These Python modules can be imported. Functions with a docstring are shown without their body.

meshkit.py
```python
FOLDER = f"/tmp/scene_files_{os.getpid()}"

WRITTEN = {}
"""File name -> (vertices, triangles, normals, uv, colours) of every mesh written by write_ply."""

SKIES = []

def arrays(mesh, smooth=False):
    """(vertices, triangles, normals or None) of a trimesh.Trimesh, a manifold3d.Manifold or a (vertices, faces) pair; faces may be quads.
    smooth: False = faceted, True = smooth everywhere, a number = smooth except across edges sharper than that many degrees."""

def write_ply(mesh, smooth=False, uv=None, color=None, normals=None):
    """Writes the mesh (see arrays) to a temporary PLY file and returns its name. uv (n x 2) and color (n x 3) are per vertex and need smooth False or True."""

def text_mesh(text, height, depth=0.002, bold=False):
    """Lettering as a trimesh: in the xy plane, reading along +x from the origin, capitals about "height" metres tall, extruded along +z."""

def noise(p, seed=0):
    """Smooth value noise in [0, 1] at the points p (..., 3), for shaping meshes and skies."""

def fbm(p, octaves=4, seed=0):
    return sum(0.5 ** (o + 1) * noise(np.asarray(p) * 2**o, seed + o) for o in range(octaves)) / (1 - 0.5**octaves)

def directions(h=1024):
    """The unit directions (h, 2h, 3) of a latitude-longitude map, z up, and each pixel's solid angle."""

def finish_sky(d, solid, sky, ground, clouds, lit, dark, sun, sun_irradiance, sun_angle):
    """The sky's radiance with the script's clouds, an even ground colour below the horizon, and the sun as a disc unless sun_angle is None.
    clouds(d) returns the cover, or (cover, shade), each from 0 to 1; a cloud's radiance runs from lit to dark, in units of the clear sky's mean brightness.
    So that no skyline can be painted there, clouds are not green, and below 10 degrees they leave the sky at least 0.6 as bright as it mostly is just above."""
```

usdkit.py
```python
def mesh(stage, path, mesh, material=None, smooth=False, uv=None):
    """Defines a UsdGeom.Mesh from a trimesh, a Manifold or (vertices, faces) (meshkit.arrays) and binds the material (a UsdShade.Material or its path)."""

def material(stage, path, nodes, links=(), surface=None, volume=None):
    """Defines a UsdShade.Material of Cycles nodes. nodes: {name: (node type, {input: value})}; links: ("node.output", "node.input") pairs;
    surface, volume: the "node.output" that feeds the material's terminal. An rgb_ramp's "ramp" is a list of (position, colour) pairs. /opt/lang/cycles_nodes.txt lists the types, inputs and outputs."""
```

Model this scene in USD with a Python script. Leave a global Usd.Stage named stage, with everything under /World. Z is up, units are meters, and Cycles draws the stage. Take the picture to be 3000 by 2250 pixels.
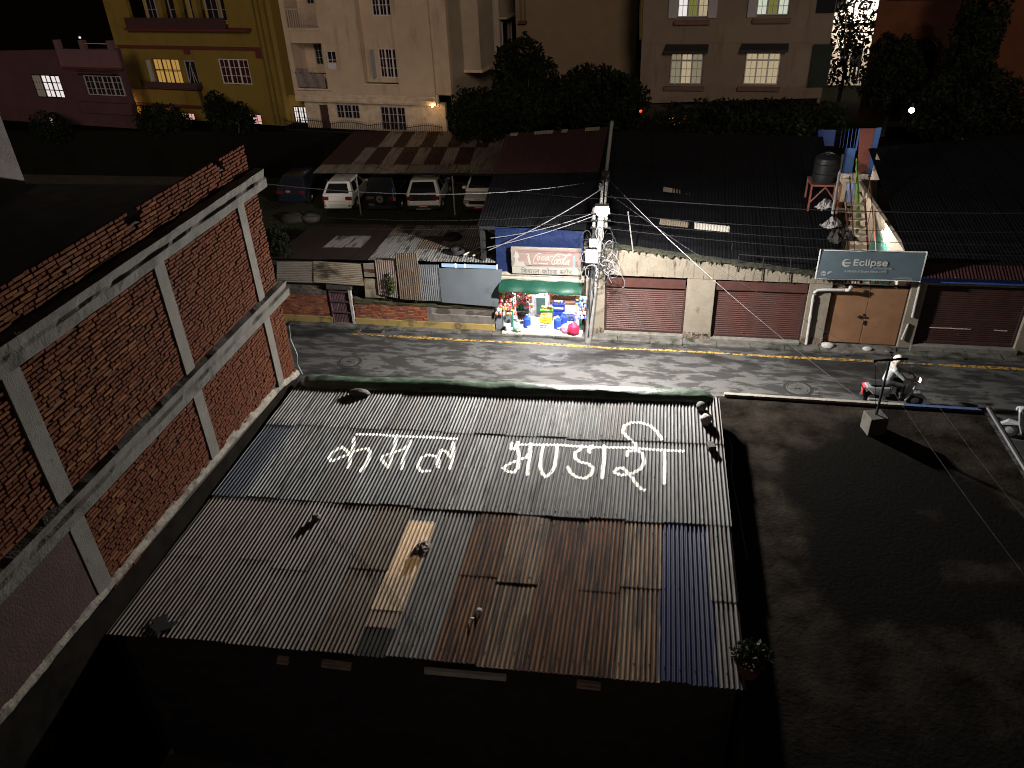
import math, random
import numpy as np
import trimesh
import manifold3d as m3
from shapely.geometry import Polygon, LineString, Point, MultiPolygon, box as sbox
from shapely.ops import unary_union
from shapely import affinity, contains_xy
import usdkit, meshkit
from pxr import Usd, UsdGeom, UsdLux, UsdShade, Gf, Sdf

# ------------------------------------------------------------------ stage, camera, sky, added fill light, exposure
stage = Usd.Stage.CreateInMemory()
UsdGeom.SetStageUpAxis(stage, 'Z'); UsdGeom.SetStageMetersPerUnit(stage, 1.0)
UsdGeom.Xform.Define(stage, '/World'); UsdGeom.Scope.Define(stage, '/World/Looks')
rng = random.Random(7); nrg = np.random.default_rng(7)
PITCH, ROLL, YAW, EYE = math.radians(31.52), math.radians(-2.65), math.radians(11.73), np.array([0, 0, 13.3])
FPX = 2253.0 / 3000.0                      # focal length in picture widths (a phone's 26 mm equivalent)
_f = np.array([-math.sin(YAW) * math.cos(PITCH), math.cos(YAW) * math.cos(PITCH), -math.sin(PITCH)])
_r0 = np.array([math.cos(YAW), math.sin(YAW), 0]); _u0 = np.cross(_r0, _f)
_R = math.cos(ROLL) * _r0 + math.sin(ROLL) * _u0; _U = -math.sin(ROLL) * _r0 + math.cos(ROLL) * _u0
cam = UsdGeom.Camera.Define(stage, '/World/camera')
cam.CreateHorizontalApertureAttr(36.0); cam.CreateVerticalApertureAttr(27.0); cam.CreateFocalLengthAttr(36.0 * FPX)
cam.CreateClippingRangeAttr((0.1, 2000.0)); cam.CreateExposureAttr(0.0)
cam.AddTransformOp().Set(Gf.Matrix4d(*_R, 0, *_U, 0, *(-_f), 0, *EYE, 1))

FILL_AZ, FILL_EL = math.radians(165), math.radians(20)      # towards the added fill light, azimuth from +y clockwise: behind the viewer, to the right
dome = UsdLux.DomeLight.Define(stage, '/World/sky')
dome.GetPrim().SetCustomDataByKey('kind', 'structure')
usdkit.material(stage, '/World/Looks/night_sky', {
    'sky': ('sky_texture', {'sky_type': 'single_scattering', 'sun_disc': False, 'sun_elevation': FILL_EL, 'sun_rotation': FILL_AZ}),
    'dim': ('mix', {'mix_type': 'multiply', 'fac': 1.0, 'color2': (0.008, 0.008, 0.008)}),
    'noise': ('noise_texture', {'scale': 1.6, 'detail': 4.0}),
    'ramp': ('rgb_ramp', {'ramp': [(0.3, (0.72, 0.62, 0.54)), (0.7, (1.18, 0.99, 0.84))]}),
    'mix': ('mix', {'mix_type': 'add', 'fac': 1.0}),
    'bg': ('background_shader', {'strength': 0.038})},
    [('sky.color', 'dim.color1'), ('dim.color', 'mix.color1'), ('noise.fac', 'ramp.fac'), ('ramp.color', 'mix.color2'), ('mix.color', 'bg.color')], surface='bg.background')
UsdShade.MaterialBindingAPI.Apply(dome.GetPrim()).Bind(UsdShade.Material.Get(stage, '/World/Looks/night_sky'))
fill_light = UsdLux.DistantLight.Define(stage, '/World/night_glow')  # added warm fill from behind the viewer, brightens house fronts and cars
fill_light.CreateIntensityAttr(0.185); fill_light.CreateAngleAttr(12.0); fill_light.CreateNormalizeAttr(True); fill_light.CreateColorAttr(Gf.Vec3f(1.0, 0.82, 0.66))
fill_light.AddRotateXYZOp().Set(Gf.Vec3f(90 - math.degrees(FILL_EL), 0, 180 - math.degrees(FILL_AZ)))
# strengths of the lit lamps of the place (their lenses and bulbs emit)
LAMP_STREET = 13000.0

# ------------------------------------------------------------------ where a ray of the photograph meets a real plane
CX, CY, FP = 1500.0, 1125.0, 2253.0
def ray(px, py): return _f * FP + _R * (px - CX) + _U * (CY - py)
def onZ(px, py, z=0.0): d = ray(px, py); return EYE + d * (z - EYE[2]) / d[2]
def onY(px, py, y): d = ray(px, py); return EYE + d * (y / d[1])
def onX(px, py, x): d = ray(px, py); return EYE + d * (x / d[0])
def onP(px, py, p0, n): d = ray(px, py); n = np.array(n, float); return EYE + d * ((np.array(p0, float) - EYE) @ n) / (d @ n)

# ------------------------------------------------------------------ scene tree
_used = {}
def fresh(path):
    k = _used.get(path, -1) + 1; _used[path] = k
    return path if k == 0 else f'{path}_{k:03d}'
class N:
    def __init__(s, path, M): s.path, s.M, s.prim = path, M, stage.GetPrimAtPath(path)
def tag(prim, label=None, cat=None, group=None, kind=None):
    for k, v in (('label', label), ('category', cat), ('group', group), ('kind', kind)):
        if v: prim.SetCustomDataByKey(k, v)
def rotz(a): c, s = math.cos(a), math.sin(a); return np.array([[c, -s, 0], [s, c, 0], [0, 0, 1.0]])
def thing(name, label, cat, loc=(0, 0, 0), rot=0.0, group=None, kind=None):
    p = fresh('/World/' + name); x = UsdGeom.Xform.Define(stage, p)
    x.AddTranslateOp().Set(Gf.Vec3d(*map(float, loc))); x.AddRotateZOp().Set(math.degrees(rot))
    tag(x.GetPrim(), label, cat, group, kind)
    M = np.eye(4); M[:3, :3] = rotz(rot); M[:3, 3] = loc
    return N(p, M)
def va(mesh):
    if isinstance(mesh, MB): return mesh.t()
    v, f, _ = meshkit.arrays(mesh); return v, f
def part(parent, name, mesh, mat, label=None, smooth=False, world=False, kind=None):
    v, f = va(mesh)
    if world: Mi = np.linalg.inv(parent.M); v = v @ Mi[:3, :3].T + Mi[:3, 3]
    p = fresh(parent.path + '/' + name)
    usdkit.mesh(stage, p, (v, f), mat, smooth=smooth)
    pr = stage.GetPrimAtPath(p); tag(pr, label, None, None, kind)
    return N(p, parent.M)
def single(name, mesh, mat, label=None, cat=None, group=None, kind=None, smooth=False):
    p = fresh('/World/' + name); v, f = va(mesh)
    usdkit.mesh(stage, p, (v, f), mat, smooth=smooth); pr = stage.GetPrimAtPath(p); tag(pr, label, cat, group, kind)
    return N(p, np.eye(4))
def copy(root, name, loc, rot, label, cat, group=None):
    t = thing(name, label, cat, loc, rot, group)
    t.prim.GetReferences().AddInternalReference(root.path); tag(t.prim, label, cat, group); t.prim.SetInstanceable(True)
    return t

# ------------------------------------------------------------------ mesh building
class MB:
    def __init__(s): s.v, s.f, s.n = [], [], 0
    def add(s, v, f):
        v = np.asarray(v, float).reshape(-1, 3); f = np.asarray(f, int)
        if f.shape[1] == 4: f = np.vstack([f[:, [0, 1, 2]], f[:, [0, 2, 3]]])
        s.v.append(v); s.f.append(f + s.n); s.n += len(v); return s
    def t(s): return np.vstack(s.v), np.vstack(s.f)
    def mesh(s, m, T=None):
        v, f = va(m)
        if T is not None: v = v @ T[:3, :3].T + T[:3, 3]
        return s.add(v, f)
    def box(s, a, b):
        x0, y0, z0 = a; x1, y1, z1 = b
        v = [(x0, y0, z0), (x1, y0, z0), (x1, y1, z0), (x0, y1, z0), (x0, y0, z1), (x1, y0, z1), (x1, y1, z1), (x0, y1, z1)]
        return s.add(v, [(0, 3, 2, 1), (4, 5, 6, 7), (0, 1, 5, 4), (1, 2, 6, 5), (2, 3, 7, 6), (3, 0, 4, 7)])
    def hexa(s, v): return s.add(v, [(0, 3, 2, 1), (4, 5, 6, 7), (0, 1, 5, 4), (1, 2, 6, 5), (2, 3, 7, 6), (3, 0, 4, 7)])
    def slab(s, quad, t):
        """a quad (4 points, counter-clockwise seen from its front) given thickness t behind its front"""
        q = np.asarray(quad, float); n = np.cross(q[1] - q[0], q[3] - q[0]); n /= np.linalg.norm(n)
        return s.hexa(np.vstack([q - n * t, q]))
    def cyl(s, p0, p1, r0, r1=None, n=10):
        return s.tube([p0, p1], [r0, r0 if r1 is None else r1], n)
    def tube(s, pts, r, n=6, cap=True):
        p = np.asarray(pts, float); r = np.broadcast_to(r, (len(p),)); t = np.gradient(p, axis=0); t /= np.linalg.norm(t, axis=1, keepdims=True) + 1e-12
        ref = np.array([0, 0, 1.0]) if abs(t[:, 2]).mean() < 0.8 else np.array([1.0, 0, 0])
        a = np.cross(t, ref); a /= np.linalg.norm(a, axis=1, keepdims=True) + 1e-12; b = np.cross(t, a)
        an = np.arange(n) * 2 * np.pi / n
        v = (p[:, None] + r[:, None, None] * (np.cos(an)[None, :, None] * a[:, None] - np.sin(an)[None, :, None] * b[:, None])).reshape(-1, 3)
        f = [(i * n + j, i * n + (j + 1) % n, (i + 1) * n + (j + 1) % n, (i + 1) * n + j) for i in range(len(p) - 1) for j in range(n)]
        f = np.array(f); f = np.vstack([f[:, [0, 1, 2]], f[:, [0, 2, 3]]])
        if cap:
            k = len(v); v = np.vstack([v, p[0], p[-1]]); e = (len(p) - 1) * n
            f = np.vstack([f, [(k, (j + 1) % n, j) for j in range(n)], [(k + 1, e + j, e + (j + 1) % n) for j in range(n)]])
        return s.add(v, f)
    def lathe(s, prof, c, n=14, axis='z'):
        pr = np.asarray(prof, float); an = np.arange(n) * 2 * np.pi / n
        v = np.stack([pr[:, None, 0] * np.cos(an), pr[:, None, 0] * np.sin(an), np.broadcast_to(pr[:, None, 1], (len(pr), n))], -1).reshape(-1, 3)
        f = [(i * n + j, i * n + (j + 1) % n, (i + 1) * n + (j + 1) % n, (i + 1) * n + j) for i in range(len(pr) - 1) for j in range(n)]
        if axis == 'y': v = v[:, [0, 2, 1]]; v[:, 1] *= -1
        if axis == 'x': v = v[:, [2, 1, 0]]; v[:, 1] *= -1
        return s.add(v + np.asarray(c, float), f)
    def ball(s, c, r, sub=2, squash=(1, 1, 1)):
        m = trimesh.creation.icosphere(sub, 1.0); return s.add(np.asarray(m.vertices) * r * np.asarray(squash) + np.asarray(c), m.faces)
    def poly(s, pg, h, T=None):
        """a shapely polygon in xy extruded by h along z, then moved by the 4x4 T"""
        for g in getattr(pg, 'geoms', [pg]):
            if g.geom_type == 'Polygon' and g.area > 1e-7: s.mesh(trimesh.creation.extrude_polygon(g, h, engine='earcut'), T)
        return s
    def grid(s, P):
        """a grid of points (n, m, 3) as a sheet"""
        P = np.asarray(P, float); n, m = P.shape[:2]; i, j = np.meshgrid(np.arange(n - 1), np.arange(m - 1), indexing='ij'); k = (i * m + j).ravel()
        return s.add(P.reshape(-1, 3), np.stack([k, k + m, k + m + 1, k + 1], 1))
def frame4(o, x, y, z):
    T = np.eye(4); T[:3, 0], T[:3, 1], T[:3, 2], T[:3, 3] = x, y, z, o; return T
WALLT = frame4((0, 0, 0), (1, 0, 0), (0, 0, 1), (0, -1, 0))     # polygon (u, w) -> (u, 0.., w), extruded towards -y
def vert(o, rot=0.0):                                            # the same, moved to a place in the world
    T = WALLT.copy(); T[:3, :3] = rotz(rot) @ T[:3, :3]; T[:3, 3] = o; return T
def hull(pts, r=None, seg=8):
    if r is None: return m3.Manifold.hull_points(np.asarray(pts, float))
    r = np.broadcast_to(r, (len(pts),))
    return m3.Manifold.batch_hull([m3.Manifold.sphere(float(q), seg).translate([float(c) for c in p]) for p, q in zip(pts, r)])
def rbox(a, b, r=0.03, seg=8):
    a, b = np.array(a, float) + r, np.array(b, float) - r
    return hull([(x, y, z) for x in (a[0], b[0]) for y in (a[1], b[1]) for z in (a[2], b[2])], r, seg)
def rock(c, r, seed, squash=(1, 1, .7), sub=2, rough=.45):
    m = trimesh.creation.icosphere(sub, 1.0); v = np.array(m.vertices)
    v *= (1 - rough / 2 + rough * meshkit.fbm(v * 1.7 + seed * 7.3, 3, seed))[:, None]
    return v * r * np.asarray(squash) + np.asarray(c), np.array(m.faces)

# ------------------------------------------------------------------ materials
_mats = {}
TONE = {}                                   # base colour scale per material, balanced against the street lamp
for k_, names in ((.2, 'junction_white porcelain'),
                  (.3, 'sign_cream sign_white print_cream print_grey faded_red faded_red_dark'),
                  (.34, 'stained_cream_wall cream_pillar maroon_shutter maroon_dark brown_shutter banner_blue grey_panel fillet_plaster grey_cable mid_cable maroon_tin dark_rust'),
                  (.14, 'concrete old_concrete red_plaster'),
                  (.17, 'wall_brick wall_brick_mass mortar'),
                  (.36, 'asphalt'),
                  (.27, 'worn_cover'),
                  (.24, 'blue_tarpaulin awning_green'),
                  (.42, 'pavement_concrete step_conc pole_concrete peeling_foot dark_asphalt galvanised_grey galvanised_pale galvanised_brown_grey dull_zinc stained_zinc blue_sheet print_white print_pale galv_pipe plywood rough_plaster'),
                  (.52, 'dark_blue_sheet wall_mortar rusted_sheet half_rusted_sheet fence_zinc fence_zinc_pale fence_zinc_pink fence_zinc_brown fence_zinc_blue yellow_base pvc_pipe grey_wall_plaster moss_wall dark_render'),
                  (.65, 'road_yellow orange_brick orange_brick_mass green_tarp house_yellow house_pink house_pink_pale house_orange frame_white step_pale bottle_green house_beige house_tan')):
    for n_ in names.split(): TONE[n_] = k_
def M(name, c1, c2=None, scale=3.0, rough=0.7, metal=0.0, spec=0.2, bump=0.0, bscale=30.0, stretch=(1, 1, 1), detail=5.0, edges=(0.35, 0.65), c3=None, scale3=8.0, cut3=(0.6, 0.72), stretch3=None,
      vary=0.0, island=False, rough2=None, coat=0.0, emit=None, estr=0.0, bdist=0.02, trans=0.0, valley=None):
    if name in _mats: return _mats[name]
    k = TONE.get(name, 1.0); c1 = tuple(k * x for x in c1); c2 = c2 and tuple(k * x for x in c2); c3 = c3 and tuple(k * x for x in c3)
    n, l = {'p': ('principled_bsdf', {'roughness': rough, 'metallic': metal, 'specular_ior_level': spec, 'coat_weight': coat})}, []
    geo = c2 is not None or bump or c3 is not None or vary
    if geo: n['g'] = ('geometry', {})
    n['p'][1]['base_color'] = tuple(c1)
    last = None
    if c2 is not None:
        n['m1'] = ('mapping', {'scale': tuple(stretch)}); n['n1'] = ('noise_texture', {'scale': scale, 'detail': detail, 'roughness': 0.6})
        n['r1'] = ('rgb_ramp', {'ramp': [(edges[0], c1), (edges[1], c2)]})
        l += [('g.position', 'm1.vector'), ('m1.vector', 'n1.vector'), ('n1.fac', 'r1.fac')]; last = 'r1.color'
        if rough2 is not None:
            n['rr'] = ('map_range', {'from_min': edges[0], 'from_max': edges[1], 'to_min': rough, 'to_max': rough2, 'clamp': True}); l += [('n1.fac', 'rr.value'), ('rr.result', 'p.roughness')]
    if c3 is not None:
        n['m3'] = ('mapping', {'scale': tuple(stretch3 or stretch), 'location': (3.7, 1.9, 5.3)}); n['n3'] = ('noise_texture', {'scale': scale3, 'detail': 6.0, 'roughness': 0.62})
        n['r3'] = ('map_range', {'from_min': cut3[0], 'from_max': cut3[1], 'clamp': True}); n['x3'] = ('mix', {'color1': tuple(c1), 'color2': tuple(c3)})
        l += [('g.position', 'm3.vector'), ('m3.vector', 'n3.vector'), ('n3.fac', 'r3.value'), ('r3.result', 'x3.fac')]
        if last: l.append((last, 'x3.color1'))
        last = 'x3.color'
    if valley:  # valleys between ribs darkened in colour, standing for dirt and rib shade
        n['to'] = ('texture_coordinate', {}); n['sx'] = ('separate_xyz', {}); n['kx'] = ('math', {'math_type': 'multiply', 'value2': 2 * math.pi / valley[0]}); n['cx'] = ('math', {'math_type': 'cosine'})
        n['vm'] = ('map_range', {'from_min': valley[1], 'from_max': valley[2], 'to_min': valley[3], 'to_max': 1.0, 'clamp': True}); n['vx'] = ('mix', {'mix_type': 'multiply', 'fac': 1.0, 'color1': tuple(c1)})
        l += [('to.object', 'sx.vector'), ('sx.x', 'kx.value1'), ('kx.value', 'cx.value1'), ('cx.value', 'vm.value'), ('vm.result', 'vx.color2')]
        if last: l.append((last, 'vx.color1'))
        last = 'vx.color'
    if vary:
        n['hv'] = ('hsv', {'color': tuple(c1)}); n['vr'] = ('map_range', {'to_min': 1 - vary, 'to_max': 1 + vary}); n['hr'] = ('map_range', {'to_min': 0.5 - vary * 0.035, 'to_max': 0.5 + vary * 0.035})
        if island: l += [('g.random_per_island', 'vr.value'), ('g.random_per_island', 'hr.value')]
        else: n['oi'] = ('object_info', {}); l += [('oi.random', 'vr.value'), ('oi.random', 'hr.value')]
        l += [('vr.result', 'hv.value'), ('hr.result', 'hv.hue')]
        if last: l.append((last, 'hv.color'))
        last = 'hv.color'
    if last: l.append((last, 'p.base_color'))
    if bump:
        n['nb'] = ('noise_texture', {'scale': bscale, 'detail': 4.0}); n['bp'] = ('bump', {'strength': bump, 'distance': bdist})
        l += [('g.position', 'nb.vector'), ('nb.fac', 'bp.height'), ('bp.normal', 'p.normal')]
    out = 'p.BSDF'
    if emit is not None: n['p'][1]['emission_color'] = tuple(emit); n['p'][1]['emission_strength'] = estr
    if trans:
        n['tr'] = ('translucent_bsdf', {'color': tuple(c1)}); n['ms'] = ('mix_closure', {'fac': trans})
        if last: l.append((last, 'tr.color'))
        l += [('p.BSDF', 'ms.closure1'), ('tr.BSDF', 'ms.closure2')]; out = 'ms.closure'
    _mats[name] = usdkit.material(stage, '/World/Looks/' + name, n, l, surface=out)
    return _mats[name]
def glow(name, c, s):
    if name not in _mats: _mats[name] = usdkit.material(stage, '/World/Looks/' + name, {'e': ('emission', {'color': tuple(c), 'strength': s})}, [], surface='e.emission')
    return _mats[name]
def curtain(name, c1, c2, s, freq=9.0, axis='x'):
    """a lit curtain seen through a window: soft vertical folds that glow"""
    if name not in _mats:
        _mats[name] = usdkit.material(stage, '/World/Looks/' + name, {
            'g': ('geometry', {}), 'w': ('wave_texture', {'wave_type': 'bands', 'bands_direction': axis, 'scale': freq, 'distortion': 2.5, 'detail': 2.0, 'detail_scale': 0.6}),
            'r': ('rgb_ramp', {'ramp': [(0.15, c2), (0.75, c1)]}), 'e': ('emission', {'strength': s})},
            [('g.position', 'w.vector'), ('w.fac', 'r.fac'), ('r.color', 'e.color')], surface='e.emission')
    return _mats[name]
concrete = M('concrete', (.30, .27, .23), (.42, .39, .33), 2.2, .85, bump=.5, bscale=40, c3=(.16, .14, .12), scale3=3.5, cut3=(.58, .74))
concrete_old = M('old_concrete', (.24, .22, .19), (.36, .33, .28), 3, .88, bump=.7, bscale=22, c3=(.07, .065, .055), scale3=2.4, cut3=(.5, .7))
plaster_rough = M('rough_plaster', (.38, .34, .28), (.55, .51, .43), 5, .9, bump=1, bscale=18, c3=(.2, .17, .14), scale3=6)
mortar = M('mortar', (.075, .055, .045), (.12, .09, .075), 6, .95, bump=.6, bscale=35)
steel_dark = M('dark_steel', (.03, .03, .032), rough=.5, metal=.6)
black_matt = M('black_matt', (.008, .008, .009), rough=.8, spec=.2)
black_glass = M('dark_glass', (.012, .012, .014), rough=.08, spec=.6)
white_paint = M('white_paint', (.74, .72, .68), (.62, .6, .56), 4, .5)
rubber = M('rubber', (.014, .014, .014), rough=.75)
chrome = M('chrome', (.6, .6, .62), rough=.18, metal=1.0)

# ================================================================== the setting: ground, road, pavement
soil = M('soil', (.045, .036, .028), (.075, .06, .045), 1.5, .95, bump=.6, bscale=12, c3=(.025, .03, .015), scale3=.8)
asphalt = M('asphalt', (.06, .059, .059), (.122, .119, .115), 2.6, .42, bump=.5, bscale=120, bdist=.006, stretch=(.42, 1.25, 1), detail=12.0, edges=(.475, .53), rough2=.85,
            c3=(.028, .027, .027), scale3=.32, cut3=(.55, .62), stretch3=(.6, 1.6, 1))
pave_conc = M('pavement_concrete', (.11, .10, .09), (.2, .19, .17), 3.5, .8, bump=.6, bscale=40, c3=(.04, .045, .03), scale3=1.6, cut3=(.5, .62))
road_yellow = M('road_yellow', (.42, .25, .035), (.34, .2, .04), 6, .75, c3=(.05, .045, .04), scale3=9, cut3=(.49, .55))
single('ground', MB().grid([[(x, y, -.03) for y in (-300, -40, 0, 60, 300, 900)] for x in (-600, -60, 0, 60, 600)]), soil, kind='structure')
road = thing('road', None, None, kind='structure')
part(road, 'asphalt', MB().grid([[(x, y, 0) for y in np.linspace(15.6, 24.55, 10)] for x in np.linspace(-60, 60, 41)]), asphalt)
yl = MB()
xs = np.arange(-11.4, 26, .35)
for a, b in zip(xs[:-1], xs[1:]):
    if -11.4 < a: yl.add([(a, 24.0 + .03 * math.sin(a), .005), (b, 24.0 + .03 * math.sin(b), .005), (b, 24.13 + .03 * math.sin(b * 1.3), .005), (a, 24.13 + .03 * math.sin(a * 1.3), .005)], [(0, 1, 2, 3)])
part(road, 'edge_line', yl, road_yellow)
pv = MB()
for k, x in enumerate(np.arange(-13.8, 16, 1.15)):
    j = rng.uniform(-.02, .03); pv.box((x, 24.5 + rng.uniform(-.05, .03), -.1), (x + 1.13, 25.05, .07 + j))
single('pavement', pv, pave_conc, kind='structure')
def manhole(c, r, label):
    t = thing('manhole_cover', label, 'manhole cover', c)
    iron = M('worn_cover', (.1, .095, .09), (.17, .165, .155), 9, .7, bump=.5, bscale=30)
    part(t, 'ring', MB().lathe([(r, .006), (r + .09, .006), (r + .1, 0)], (0, 0, 0), 32), M('dark_asphalt', (.03, .03, .03), rough=.8))
    part(t, 'lid', MB().lathe([(0, .016), (r * .8, .016), (r * .82, .009), (r * .9, .009), (r * .92, .018), (r, .016), (r, 0)], (0, 0, 0), 32), iron)
    part(t, 'handle_slot', MB().box((-r * .3, -.05, .0165), (r * .25, .02, .02)), steel_dark)
manhole(onZ(1025, 1060), .33, 'round manhole cover in the road near the brick building')
manhole(onZ(2338, 1139), .37, 'round manhole cover in the road just behind the moving scooter')
g = thing('drain_grate', 'black rectangular drain grate below the yellow wall base', 'drain grate', onZ(1088, 972))
dg = MB().box((-.48, -.2, 0), (.48, -.15, .02)).box((-.48, .15, 0), (.48, .2, .02)).box((-.48, -.15, 0), (-.43, .15, .02)).box((.43, -.15, 0), (.48, .15, .02))
part(g, 'rim', dg, M('rusty_iron', (.1, .07, .05), (.05, .04, .035), 20, .8)); part(g, 'pit', MB().box((-.43, -.15, .001), (.43, .15, .006)), black_matt)

VB = thing('viewer_building', 'unseen viewer building added and sized to block light from the near roofs', 'building', (6, -.8, 0))  # unseen; added and sized to keep fill and sky light off the near roofs
part(VB, 'wall', MB().box((-24, -.3, -.1), (26, 0, 14.6)), M('blocker_wall', (.16, .13, .11), (.2, .17, .15), 1, .9)); part(VB, 'roof', MB().box((-24, -12, 14.3), (26, -.3, 14.6)), M('blocker_wall', ()))
for k in range(8): part(VB, 'window', MB().box((-22 + k * 6, .0, 8.2), (-20.4 + k * 6, .03, 9.6)), black_glass)

# ================================================================== the brick building on the left
WP, WR = np.array([-8.68, 15.29, 0]), math.radians(1.5)
BB = thing('brick_building', 'unplastered red brick building with pale concrete columns and ledges', 'building', WP, WR)
part(BB, 'wall_core', MB().box((-7, -15, 0), (-.035, 0, 8.4)), mortar)
brick_m = M('wall_brick', (.30, .105, .045), (.40, .155, .065), 7, .95, spec=.06, vary=.25, bump=.5, bscale=60, bdist=.004, c3=(.30, .19, .12), scale3=1.1, cut3=(.62, .8))
brick_is = M('wall_brick_mass', (.30, .105, .045), (.40, .155, .065), 7, .95, spec=.06, vary=.25, island=True, bump=.5, bscale=60, bdist=.004, c3=(.30, .19, .12), scale3=1.1, cut3=(.6, .78))
BF = [(0, 1, 5, 4), (1, 2, 6, 5), (2, 3, 7, 6), (3, 0, 4, 7), (4, 5, 6, 7)]
def brick_v(y0, y1, z0, z1, x, d=.05, jit=.004):
    j = lambda: rng.uniform(-jit, jit)
    q = [(-d, y0, z0), (-d, y1, z0), (-d, y1, z1), (-d, y0, z1)]
    c = .006
    tl = rng.uniform(-.004, .004)
    return np.array([(x - d, *p[1:]) for p in q] + [(x + tl, y0 + c + j(), z0 + c + j()), (x - tl, y1 - c + j(), z0 + c + j()), (x + tl, y1 - c + j(), z1 - c + j()), (x - tl, y0 + c + j(), z1 - c + j())])
def lay(y0, y1, z0, z1, top=None, h=.058, m=.011, skip=None):
    """courses of headers and stretchers between y0 and y1; returns corner arrays"""
    out, k, z = [], 0, z0
    while z + h * .6 < z1:
        y = y1 - rng.uniform(0, .03); head = k % 2
        zt = min(z + h, z1)
        while y > y0 + .03:
            L = (.112 if head else .232) + rng.uniform(-.008, .008)
            if rng.random() < .12: L = .112 if L > .2 else .232
            e = max(y - L, y0)
            if top is None or zt < top((y + e) / 2): out.append(brick_v(e, y, z + rng.uniform(-.004, .004), zt + rng.uniform(-.004, .004), rng.uniform(-.012, .012) if rng.random() > .03 else -.03))
            y = e - m - rng.uniform(0, .004)
        z += h + m; k += 1
    return out
COL = [(-1.03, -.74), (-4.22, -3.90), (-7.95, -7.6), (-11.7, -11.35)]
bays = [(COL[0][1], 0.0), (COL[1][1], COL[0][0]), (COL[2][1], COL[1][0]), (COL[3][1], COL[2][0])]
bk = []
for i, (a, b) in enumerate(bays):
    bk += lay(a + .005, b - .005, 6.12, 8.32)
    if i < 3: bk += lay(a + .005, b - .005, 3.64 + .07 * (i == 0) + .35 * (i > 0), 5.7)
ragtop = lambda y: 9.36 + .03 * math.sin(y * 2.1) * math.sin(y * .7 + 1) - (.28 if -4.4 < y < -4.1 or -8.2 < y < -7.8 or -1.3 < y < -1.12 else 0)
bk += [v + np.array([-.06, 0, 0]) for v in lay(-13.5, -.03, 8.78, 9.6, ragtop)]
eyeL = np.linalg.inv(BB.M)[:3, :3] @ EYE + np.linalg.inv(BB.M)[:3, 3]
def in_view(p):
    w = BB.M[:3, :3] @ p + BB.M[:3, 3] - EYE; z = w @ _f
    return z > 0 and 5 < CX + FP * (w @ _R) / z < 2995 and 5 < CY - FP * (w @ _U) / z < 2245
def size_on(v): c = v[4:].mean(0); d = c - eyeL; a = np.linalg.norm(np.cross(v[5] - v[4], v[7] - v[4])); return a * abs(d[0]) / np.linalg.norm(d) ** 3
order = sorted([v for v in bk if in_view(v[4:].mean(0))], key=lambda v: -size_on(v)); first = order[:300]; ids = {id(v) for v in first}
for v in first: part(BB, 'brick', MB().add(v, BF), brick_m)
rest = MB()
for v in bk:
    if id(v) not in ids: rest.add(v, BF)
part(BB, 'brickwork', rest, brick_is, kind='stuff')
part(BB, 'parapet_core', MB().box((-.3, -13.5, 8.4), (-.1, -.05, 9.1)), mortar)
part(BB, 'plaster_panel', MB().box((-.05, -15, 4.15), (.012, COL[2][0] - .006, 5.71)), M('red_plaster', (.1, .04, .03), (.14, .06, .045), 3, .9, bump=.6, bscale=25))
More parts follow.
